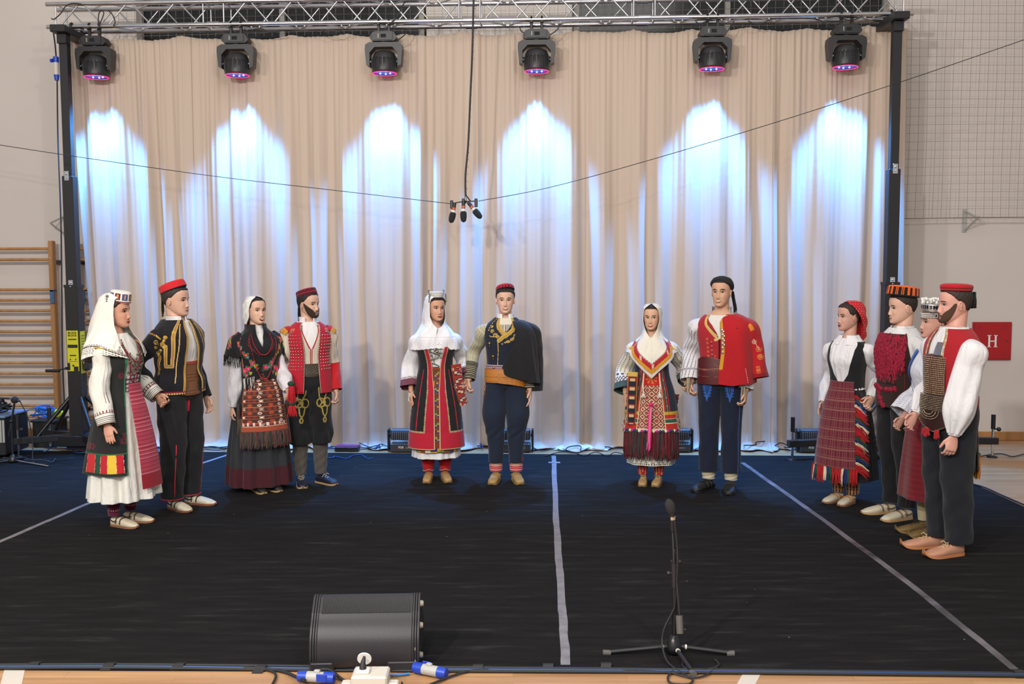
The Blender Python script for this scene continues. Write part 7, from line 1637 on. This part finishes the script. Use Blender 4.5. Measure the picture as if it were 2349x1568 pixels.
    BT=VS([(.88,.180,.135,0),(1.0,.182,.136,0),(1.15,.176,.130,0)],2.5); cloth('leather_belt',BT,P.root,-1.5,1.4,.915,lambda A:1.135-.02*np.sin(A*3),bc_,'leather',.005,.016,thick=.006,R=.175)
    for s in(-1,1):
        cf=lambda p:(p.c.__setitem__(slice(None),X('d0cdd0')),p.fill((np.abs(((p.A+p.v*2.0+.9)*1000)%360-180)<34)&(np.abs(p.A+.25)<.8)&(p.v>.10),'6f6c74'),p.fill((p.v>.54)&(p.v<.56),'9a979c'))
        sleeve(P,s,'white_sleeve',[.04,.070,.078,.082,.092,.098] if s<0 else [.04,.06,.064,.06,.06,.06],cf,'linen',fold=wr(10,.006,3),cell=.005,ry=[.04,.066,.07,.072,.076,.08] if s<0 else None,ext=-.02)
        W,d,n,th,c=P.hand[s]; fringe(P,'cuff_tassel',lambda u,W=W:(W[0]-.03+.03*u,W[1]-.06,W[2]+.05),16,.13,['8a7a68','5a5048','a89a84'],r=.004,jit=.008,seed=s+4)
    # jacket over local +X shoulder
    C=VS([(.90,.155,.160,-.01,.118),(1.05,.150,.158,-.01,.112),(1.20,.142,.155,-.008,.106),(1.32,.136,.15,-.004,.102),(1.40,.130,.135,0,.098),(1.45,.115,.11,.004,.098),(1.49,.075,.08,.008,.09),(1.51,.035,.045,.01,.085)],2.5)
    def jc(p):
        p.c[:]=X('a8161e'); a=wrapv(p.A); ed=ao(p.v); p.fill((a-ed<.22)&(p.v>1.05),'c08a26'); p.fill((a-ed<.03),'8a1018'); p.fill((np.abs(p.v-1.395)<.002)&(a>.2),'4a0c10')
    ao=lambda T:np.interp(T,[.90,1.05,1.2,1.35,1.42,1.5],[-.62,-.60,-.50,-.52,-.62,-.9])
    J=cloth('red_jacket',C,P.root,ao,lambda T:2*PI-1.0+0*T,lambda A:np.interp(wrapv(A),[-.7,.1,.5,1.2],[.93,.915,.93,.93]),1.508,jc,'wool',.005,.022,lambda A,T:(.009*np.sin(5*A+T*5))*np.clip((1.45-T)/.3,0,1),thick=.005)
    mb=MB()
    for k in range(6):
        z=1.375-.036*k; a=ao(z)+.10; 
        for da,rr in((0,.0100),(.10,.008)):
            if k>3 and da: continue
            p_,n=C.nrm(a+da,z-.012*(da>0)); q=Vector(n).to_track_quat('Z','Y').to_matrix(); mb.ball(p_+n*.026,rr*1.15,n=12,sq=(1,1,.25),rot=q)
    mb.build('silver_coin',cm_('silver_coin','c9c6c0',.3,metal=.8),P.root)
    SL=PS([(.15,0,1.455),(.220,.0,1.42),(.262,.02,1.27),(.290,.02,1.10),(.315,.0,.97)],[.045,.060,.074,.082,.084],[.05,.08,.092,.095,.095])
    def js(p):
        p.c[:]=X('a8161e'); O='c9803a'
        p.fill((np.abs(p.u-.02)<.02)&(p.v>.07)&(p.v<.13),'c97a24'); p.spiral(.02,.22,.022,.006,'c9a88a'); p.spiral(.045,.29,.028,.006,O); p.spiral(.05,.36,.03,.007,O); p.spiral(.05,.36,.014,.005,O)
        for k in range(5): p.line([(-.06,.36),(-.09+.016*k,.30-.006*(2-abs(k-2)))],.005,O)
        p.line([(.02,.20),(.05,.30)],.005,'d0b8a0'); p.dot(-.02,.17,.014,'d0b8a0')
        for k in range(8): p.rect(.0+.0,.03,.44+.012*k,.446+.012*k,O)
        p.fill(p.v>.505,'8a1018')
    s2=cloth('jacket_sleeve',SL,J,col=js,m='wool',fold=lambda A,T:.006*np.sin(3*A+T*14),cell=.0045)
    for b_ in(0,1): 
        mb=MB(); 
        for k in range(9): z=1.06-.014*k; p_,n=C.nrm(.55+.012*k,z); mb.box(p_+n*.030,(.016,.004,.004))
        mb.build('white_stitching',cm_('white_linen','d5d3cf',.8),J); break
w5(); m6(); w7(); m8()
# ---------- 9: woman in red headscarf ----------
def w9():
    px,py,rel,sc_=1938,1150,-30,.93
    P=person(px,py,rel,sc_,'f','woman in a red dotted headscarf, black bodice and striped burgundy apron',-26,0,'c09078',
        arms={-1:{'w':(-.235,-.02,.89),'curl':.2},1:{'w':hold(px,py,rel,sc_,1995,932,7.85,-.0,.085),'curl':.9}})
    face(P,'7a1820','2a1a14',.6,eyes_x=-.003)
    def red(p): p.c[:]=X('b81620'); p.dots(.022,.020,.0028,'d8b0b0')
    hair(P,'2b1c15',.84,.62,.55,.25,.006)
    S=VS(rows_join(P,[(.23,.262,.242,.02),(.5,.24,.22,.01),(.9,.19,.155,0),(1.07,.140,.108,0)]),2.2)
    cloth('black_skirt',S,P.root,t0=.23,t1=1.10,col='19191b',m='wool',off=.002,fold=lambda A,T:.006*np.sin(60*A)*np.clip((1.0-T)/.5,0,1)*(np.cos(A)<.3)+.006*np.sin(7*A))
    cloth('white_blouse',P.torso,P.root,t0=1.04,t1=1.50,col='d6d4d6',m='linen',off=.010,fold=lambda A,T:.003*np.sin(A*22)*(np.cos(A)>0))
    cloth('blouse_collar',VS([(1.44,.135,.095,.0),(1.49,.100,.080,.006),(1.525,.072,.068,.012)]),P.root,.18,2*PI-.18,1.44,1.525,'dad8da','linen',.006,.010)
    op=lambda T:np.interp(T,[1.06,1.10,1.18,1.30,1.40,1.46],[.02,.10,.42,.62,.70,.95])
    V=VS([(1.05,.142,.110,0)]+[(r[0],r[1]+.008,r[2]+.010,r[3]) for r in P.trows if r[0]>1.15],2.3)
    cloth('black_bodice',V,P.root,op,lambda T:2*PI-op(T),1.05,1.47,'17181a','wool',.006,.008)
    def ap(p):
        p.c[:]=X('5c1a26'); p.fill((p.u*1000%13)<2.5,'7d4a4c'); p.fill(((p.v*1000%86)<5)|((p.v*1000%86)>80)|(np.abs((p.v*1000%86)-20)<2),'7d4e48'); p.fill(np.abs(p.u+.10)<.004,'8a2028')
    AS=VS([(.20,.275,.255,.005),(.5,.25,.23,0),(.9,.20,.165,0),(1.10,.146,.116,0),(1.16,.146,.116,0)],2.2)
    a=cloth('striped_apron',AS,P.root,-.85,.80,.34,1.115,ap,'knit',.0042,.014)
    cols=['a8161e','a8161e','d2c39e','1e2a6a','1f4a30','a8161e']
    mb=MB(); ml=[cm_('yarn',c,.9) for c in cols]; R=random.Random(5)
    def strand(p0,dv,L,c,n):
        for k in range(n):
            q=Vector(p0)+Vector((R.uniform(-.012,.012),R.uniform(-.006,.006),R.uniform(-.014,.014))); d=Vector(dv)+Vector((R.uniform(-.12,.12),R.uniform(-.1,.1),R.uniform(-.15,.15)))
            b=MB(); b.tube([q,q+d*L*.5+Vector((0,0,.004)),q+d*L+Vector((0,0,-.012))],[.0045,.004,.0018],5,caps=False); mb.add(b.v,b.f,c,True)
    N=24
    for k in range(N):      # right edge
        z=.36+(1.02-.36)*k/N; p_=AS.pt(np.array([.80]),np.array([z]),.018)[0]; q_=AS.pt(np.array([1.25]),np.array([z-.07]),.03)[0]; d=(q_-p_); strand(p_,d/np.linalg.norm(d),.12,k%6,8)
    for k in range(20):     # bottom edge
        a_=-.85+1.65*k/19; p_=AS.pt(np.array([a_]),np.array([.345]),.018)[0]; strand(p_,(0,-.05,-1),.11,k%6,9)
    mb.build('apron_fringe',ml,a)
    for s in(-1,1): sleeve(P,s,'blouse_sleeve',[.04,.064,.072,.074,.070,.034],'d4d2d4','linen',fold=wr(12,.007,3))
    def plaid(p): p.c[:]=X('2a1712'); p.fill((p.u*1000%15)<3,'b8743a'); p.fill(((p.u*1000+7)%30)<2,'c9b8a0'); p.fill((p.v*1000%32)<3,'a8703a')
    for s in(-1,1):
        lg=PS([(s*.07,0,.5),(s*.072,.005,.3),(s*.07,.012,.085)],[.060,.062,.054]); cloth('plaid_stocking',lg,P.root,col=plaid,m='knit',cell=.0035)
        shoe(P,s,(s*.062,-.03),s*5-4,'point','c2baa6','8a5c3e',.25,trim='a87038')
    vr=[(.262,.008,.010,.02),(.252,.040,.05,.028),(.225,.070,.078,.03),(.18,.085,.098,.032),(.12,.088,.104,.038),(.06,.078,.095,.055),(.0,.066,.080,.075),(-.06,.068,.070,.095),(-.10,.060,.055,.10)]
    V2=VR(P,vr); om=lambda T:np.interp(T,[-.1,.0,.06,.12,.17,.20,.22,.24,.262],[2.3,2.05,1.85,1.62,1.40,1.2,.95,.5,0.1])
    cloth('red_headscarf',V2,P.root,om,lambda T:2*PI-om(T),-.098,.256,red,'linen',.0045,.004,lambda A,T:.005*np.sin(T*50+wrapv(A)*4))
# ---------- 10: man in orange cap ----------
def m10():
    px,py,rel,sc_=2056,1182,-52,.985
    P=person(px,py,rel,sc_,'m','man in an orange and black cap with a vest covered in crimson tassels',-14,2,'cb9f84',wide=1.08,bulk=1.05,
        arms={-1:{'w':hold(px,py,rel,sc_,2000,935,7.8,.0,.085),'curl':.9},1:{'w':(.235,-.02,.87),'curl':.3}})
    face(P,'a5645a','1d130e',.4,eyes_x=-.002); hair(P,'241a15',.84,.72,.62,.32,.0045)
    def hc(p): p.c[:]=X('16130f'); m=(p.v<.075); k=(p.A/.36)%1; p.fill(m&(p.v>.012)&(k<.52),'d85a1c'); p.fill(m&(k<.52)&((np.abs(k-.26)<.02)),'16130f'); p.fill((p.v>.070),'d8581a')
    hatg(P,'orange_cap',[(.205,.090),(.212,.093),(.272,.088),(.282,.080),(.286,.05),(.287,.005)],hc,'wool',-8,0,.004)
    tr_=trousers(P,[.112,.112,.106,.098,.074,.068,.066,.066],.10,'17171a',fold=wr(14,.005,2))
    ribbon(P,'side_piping',tr_[1][1],[(.9,.25),(.9,.92)],.004,'7a2a34')
    cloth('white_shirt',P.torso,P.root,t0=1.0,t1=1.53,col='d2d0d0',m='linen',off=.012)
    cloth('shirt_collar',VS([(1.495,.098,.086,.006),(1.545,.076,.074,.012)]),P.root,.3,2*PI-.3,1.495,1.545,'d5d3d3','linen',.006,.008)
    V=VS([(.90,.196,.142,0),(1.05,.188,.136,0)]+[(r[0],r[1]+.004,r[2]+.012,r[3]) for r in P.trows if r[0]>1.15],2.3)
    a1=lambda T:np.interp(T,[.9,1.3,1.42,1.48],[1.45,1.25,1.0,1.0])
    def bc2(p): p.c[:]=X('2a1812'); p.fill((np.abs(p.u)<.10)&(np.abs(p.v-1.09)<.012),'0d0a0a'); p.fill(np.abs(np.abs(p.u)-.17)<.002,'6a1a24')
    v=cloth('tasselled_vest',V,P.root,lambda T:-a1(T),a1,.90,1.485,bc2,'wool',.005,.014)
    R=random.Random(9); mb=MB()
    def curl_(a,z,L):
        p_,n=V.nrm(a,z); p_=p_+n*.018; pts=[]; x=R.uniform(-1,1)*.5
        for k in range(5): pts.append(p_+n*(.006*math.sin(k*2+x*9))+np.array((.010*math.sin(k*1.9+x*20),.004*math.cos(k*2),-L*k/4)))
        mb.tube(pts,[.0055,.006,.005,.005,.003],5)
    for k in range(620): z=1.20+.26*R.random(); a=R.uniform(-.95,.95); curl_(a,z+.02,R.uniform(.04,.075))
    for k in range(40): curl_(R.uniform(-.7,.6),1.21,R.uniform(.07,.12))
    for a0_,z0_ in((-.75,1.06),(-.55,1.06),(-.35,1.055),(-.15,1.045),(.15,1.05),(.35,1.05),(.55,1.06),(-.25,1.02),(-.2,.99),(-.13,.965),(-.08,.94),(.0,.92)):
        for k in range(14): curl_(a0_+R.uniform(-.07,.07),z0_+R.uniform(-.008,.012),.022)
    mb.build('crimson_yarn_tassels',cm_('crimson_yarn','8f1230',.9),v)
    # open white side coat edge with red piping
    for s in(-1,1): sleeve(P,s,'white_sleeve',[.04,.066,.074,.076,.07,.040],'d2d0d0','linen',fold=wr(15,.007,3))
    ribbon(P,'piped_coat_edge',V,[(-1.25,1.46),(-1.40,1.30),(-1.5,1.15),(-1.6,.95)],.022,'6d4a38',off=.03)
    ribbon(P,'piped_coat_edge',V,[(-1.2,1.46),(-1.33,1.30),(-1.42,1.15),(-1.50,.95)],.005,'8a1a24',off=.034)
    for s in(-1,1):
        cloth('sock',P.leg[s],P.root,t0=.78,col='c2baa6',m='knit',off=.010,cell=.01)
        shoe(P,s,(s*.105,-.02),s*6,'point','bfb6a0','b08a60',.29,trim='6a4a2c')
# ---------- 11: half hidden woman ----------
def w11():
    px,py,rel,sc_=2128,1224,-56,.935
    P=person(px,py,rel,sc_,'f','woman with a silver beaded white headdress, half hidden behind the man at far right',-12,0,'c8947c',
        arms={-1:{'w':(-.23,-.10,.90),'curl':.6},1:{'w':(.235,-.10,.86),'curl':.8}})
    face(P,'a01e28','1d120e',.3,eyes_x=-.002); hair(P,'1c100b',.84,.66,.6,.3,.006)
    S=VS(rows_join(P,[(.30,.235,.205,0),(.6,.215,.18,0),(.9,.185,.145,0),(1.07,.138,.106,0)]),2.3)
    cloth('burgundy_skirt',S,P.root,t0=.30,t1=1.10,col=lambda p:(p.c.__setitem__(slice(None),X('6d1620')),p.fill((p.v*1000%9)<3,'5a1019'),p.fill((p.v<.306)&((p.u*1000%10)<5),'3a3a6a')),m='knit',off=.004,cell=.005,fold=lambda A,T:.008*np.sin(8*A)*np.clip((1-T)/.5,0,1))
    cloth('lace_blouse',P.torso,P.root,t0=1.03,t1=1.50,col='d0d2dc',m='linen',off=.010)
    ribbon(P,'blue_ribbon',P.torso,[(-.35,1.46),(-.55,1.34),(-.70,1.22),(-.78,1.10)],.05,'2458a8',off=.02,m='linen')
    for s in(-1,1):
        sleeve(P,s,'lace_sleeve',[.04,.066,.080,.10,.115,.12],lambda p:(p.c.__setitem__(slice(None),X('cfd0d8')),p.fill((p.v>.40)&(np.hypot((p.u*1000%22)-11,(p.v*1000%20)-10)<5),'a8a8b4')),'linen',fold=lambda A,T:.008*np.sin(5*A+T*8)*T*1.8,cell=.0045,ext=-.03)
    for s in(-1,1):
        lg=P.leg[s]; cloth('ribbed_sock',lg,P.root,t0=.60,col=lambda p:(p.c.__setitem__(slice(None),X('b8ac84')),p.fill((p.u*1000%9)<4,'a09470')),m='knit',off=.008,cell=.003)
        shoe(P,s,(s*.07,-.02),s*4,'curl','6d5632','7a6038',.27,laces='3a2c1c')
    def hc(p): p.c[:]=X('c9c8c4'); p.fill((p.v>.03)&(p.v<.055)&((p.u*1000%16)<8),'2a2c34'); p.fill((p.v>.035)&(p.v<.05)&(((p.u*1000+6)%24)<6),'2440a0')
    hatg(P,'silver_headdress',[(.185,.074),(.195,.078),(.245,.084),(.252,.075),(.254,.01)],hc,'metal',-4,0,-.004)
    mb=MB(); R=random.Random(4)
    for k in range(150):
        a=R.uniform(0,2*PI); r=R.uniform(.05,.082); mb.ball(P.H([math.cos(a)*r,-.004+math.sin(a)*r*1.15,.258+R.random()*.035]),R.uniform(.008,.014),n=8)
    mb.build('white_flower_crown',cm_('white_linen','d5d3cf',.8),P.root)
    mb=MB()
    for k in range(44):
        a=-1.9+3.8*k/43; x=math.sin(a)*.079; y=-.004-math.cos(a)*.094
        for j in range(3): mb.ball(P.H([x*1.03,y*1.03,.180-.012*j]),.0052,n=6,sq=(1,1,1.6))
    mb.build('bead_fringe',cm_('silver_coin','c9c6c0',.3,metal=.8),P.root)
# ---------- 12: man in red vest, right front ----------
def m12():
    px,py,rel,sc_=2170,1262,-52,1.02
    P=person(px,py,rel,sc_,'m','bearded man in a flat red cap, red vest and studded breastplate, far right',-16,0,'c8927c',bulk=1.03,
        arms={-1:{'w':(-.20,-.12,.92),'curl':.5},1:{'w':(.205,-.13,.835),'curl':.55,'th':(-.2,-1,0)}})
    face(P,'a0584e','2d1f16',.2,eyes_x=-.002); hair(P,'2c2019',.85,.74,.62,.30,.006)
    bm=cm_('stubble','4a3424',.95,bump=.8,bscale=300)
    hcap(P,'beard',0.005,lambda a:float(np.interp(abs(a),[0,.25,.42,.62,.95,1.25],[.115,.12,.24,.29,.38,.54])),.003,-1.40,1.40,bm,nc=80,nr=16,feat=True,offr=lambda A,N,J:.0025+.0010*np.sin(A*60+N*70))
    fpatch(P,'moustache',(-.028,.028),lambda u:(.222-.04*abs(2*u-1)**2)*HH,lambda u:(.242-.03*abs(2*u-1)**2)*HH,bm,.0028,.0008,18,4)
    hatg(P,'flat_red_cap',[(.206,.078),(.212,.080),(.236,.083),(.247,.078),(.254,.055),(.256,.004)],lambda p:(p.c.__setitem__(slice(None),X('a81620')),p.hb(.018,.022,'2a0c10'),p.hb(-1,.005,'2a0c10')),'wool',-2,0,.008)
    fringe(P,'cap_tassel',lambda u:P.H([.01+.03*u,.112,.20]),46,.10,['0f1210','12181a'],r=.005,jit=.018,seed=3)
    navy='1a1c22'
    trousers(P,[.116,.116,.112,.104,.098,.092,.086,.084],.085,navy,seat=navy,fold=wr(16,.006,2))
    cloth('white_shirt',P.torso,P.root,t0=1.0,t1=1.54,col='d4d2d2',m='linen',off=.006)
    def vc(p):
        p.c[:]=X('9a1620'); a=wrapv(p.A); q=Pnt(a*.17,p.v,'9a1620'); q.c=p.c; e=np.abs(a)-op(p.v)
        q.fill((e<.13)&(e>.03),'b8a684'); q.fill((e<.13)&(e>.03)&((p.v*1000%9)<3),'8a744c'); p.c=q.c
    op=lambda T:np.interp(T,[1.08,1.25,1.40,1.50],[.30,.32,.26,.30])
    V=VS([(1.06,.172,.128,0)]+[(r[0],r[1]+.008,r[2]+.010,r[3]) for r in P.trows if r[0]>1.15],2.3)
    cloth('red_vest',V,P.root,op,lambda T:2*PI-op(T),1.08,1.530,vc,'wool',.005,.012,R=.17)
    B=VS([(1.08,.165,.140,-.004),(1.2,.168,.146,-.006),(1.32,.176,.142,-.006),(1.40,.168,.128,-.002),(1.46,.14,.10,0)],2.3)
    bp=cloth('studded_breastplate',B,P.root,-.62,.62,1.06,lambda A:1.36-.02*np.abs(A),'5a3428','leather',.006,.008)
    studs(P,'breastplate_stud',B,gridal(-.58,.58,17,1.08,1.335,20),.0055,'b8a88c',.012,parent=bp)
    mb=MB(); 
    pl=cloth('silver_plate',B,P.root,.06,.40,1.35,1.44,'9a9aa0','metal',.006,.014)
    BT=VS([(.84,.188,.152,-.006),(1.0,.188,.152,-.006),(1.12,.180,.146,-.004)],2.3)
    def btc(p): p.c[:]=X('2e1a16')
    bt=cloth('studded_leather_belt',BT,P.root,-.95,1.15,lambda A:.90-.07*np.clip(1-np.abs(A-.2)/.8,0,1),lambda A:1.085+.01*np.sin(A),btc,'leather',.005,.012,thick=.006)
    al=gridal(-.9,1.1,38,.985,1.075,9)
    for k in range(3):
        for j in range(26): t=j/25*PI; al.append((.0+(.42-.12*k)*math.cos(t+PI)*1.0,.975-(.055-.016*k)*math.sin(t)))
    for j in range(40): t=j/39; al.append((-.85+1.9*t,.905-.065*max(0,1-abs(-.85+1.9*t-.2)/.8)))
    studs(P,'belt_stud_rows',BT,al[:-40-78],.0042,'b8a88c',.016,parent=bt); studs(P,'belt_stud_curves',BT,al[-118:-40],.0042,'b8a88c',.016,parent=bt); studs(P,'belt_edge_studs',BT,al[-40:],.0042,'b8a88c',.016,parent=bt)
    SH=VS([(.90,.176,.130,.0),(1.08,.174,.128,0)],2.3)
    def sc_f(p): p.c[:]=X('8f141c'); p.fill((p.v*1000%8)<3,'7a1018')
    cloth('knitted_red_sash',SH,P.root,.9,2*PI-.9,lambda A:.93+.006*np.sign(np.sin(A*50)),1.09,sc_f,'knit',.004,.020)
    for s in(-1,1):
        L=fringe(P,'red_tassel',lambda u,s=s:(-.02+.05*u if s<0 else .10+.03*u,-.185,.86),26,.055,['8f141c','a81a24'],r=.006,jit=.012,seed=s+5)
        sleeve(P,s,'white_sleeve',[.04,.074,.090,.096,.094,.040],'d6d4d6','linen',fold=lambda A,T:.008*np.sin(3*A+T*5)*np.sin(T*5)+.005*np.sin(7*A+T*6)*np.clip(T*2,0,1),cell=.005,bigsh=.012,ext=-.01)
        W,d,n,th,c=P.hand[s]; cloth('cuff',PS([W-d*.05,W-d*.0],[.038,.036]),P.root,col='d6d4d6',m='linen',cell=.006)
        cloth('sock',P.leg[s],P.root,t0=.80,col='c2b48c',m='knit',off=.012,cell=.01)
        shoe(P,s,(s*.10,-.03),s*6-2,'curl','b5836a','b8784a',.30,laces='c9bb90')
    # orange and green tassel behind
    t=fringe(P,'orange_tassel',lambda u:(.03+.02*math.cos(u*30),.205,.66),44,.15,['c9741c','d08a24','b5621a'],r=.005,jit=.012,seed=12)
    mb=MB(); mb.tube([(.03,.17,.98),(.03,.19,.80),(.03,.205,.65)],.008,6); mb.ball((.03,.205,.66),.02,n=10); mb.build('green_cord',cm_('yarn','2f6a2c',.9),t)
    cloth('black_back_panel',VS([(.52,.10,.20,.03),(.9,.14,.16,.02)],2.2),P.root,2.3,2*PI-2.3,.56,.92,'16171a','wool',.008,.0)
w9(); m10(); w11(); m12()
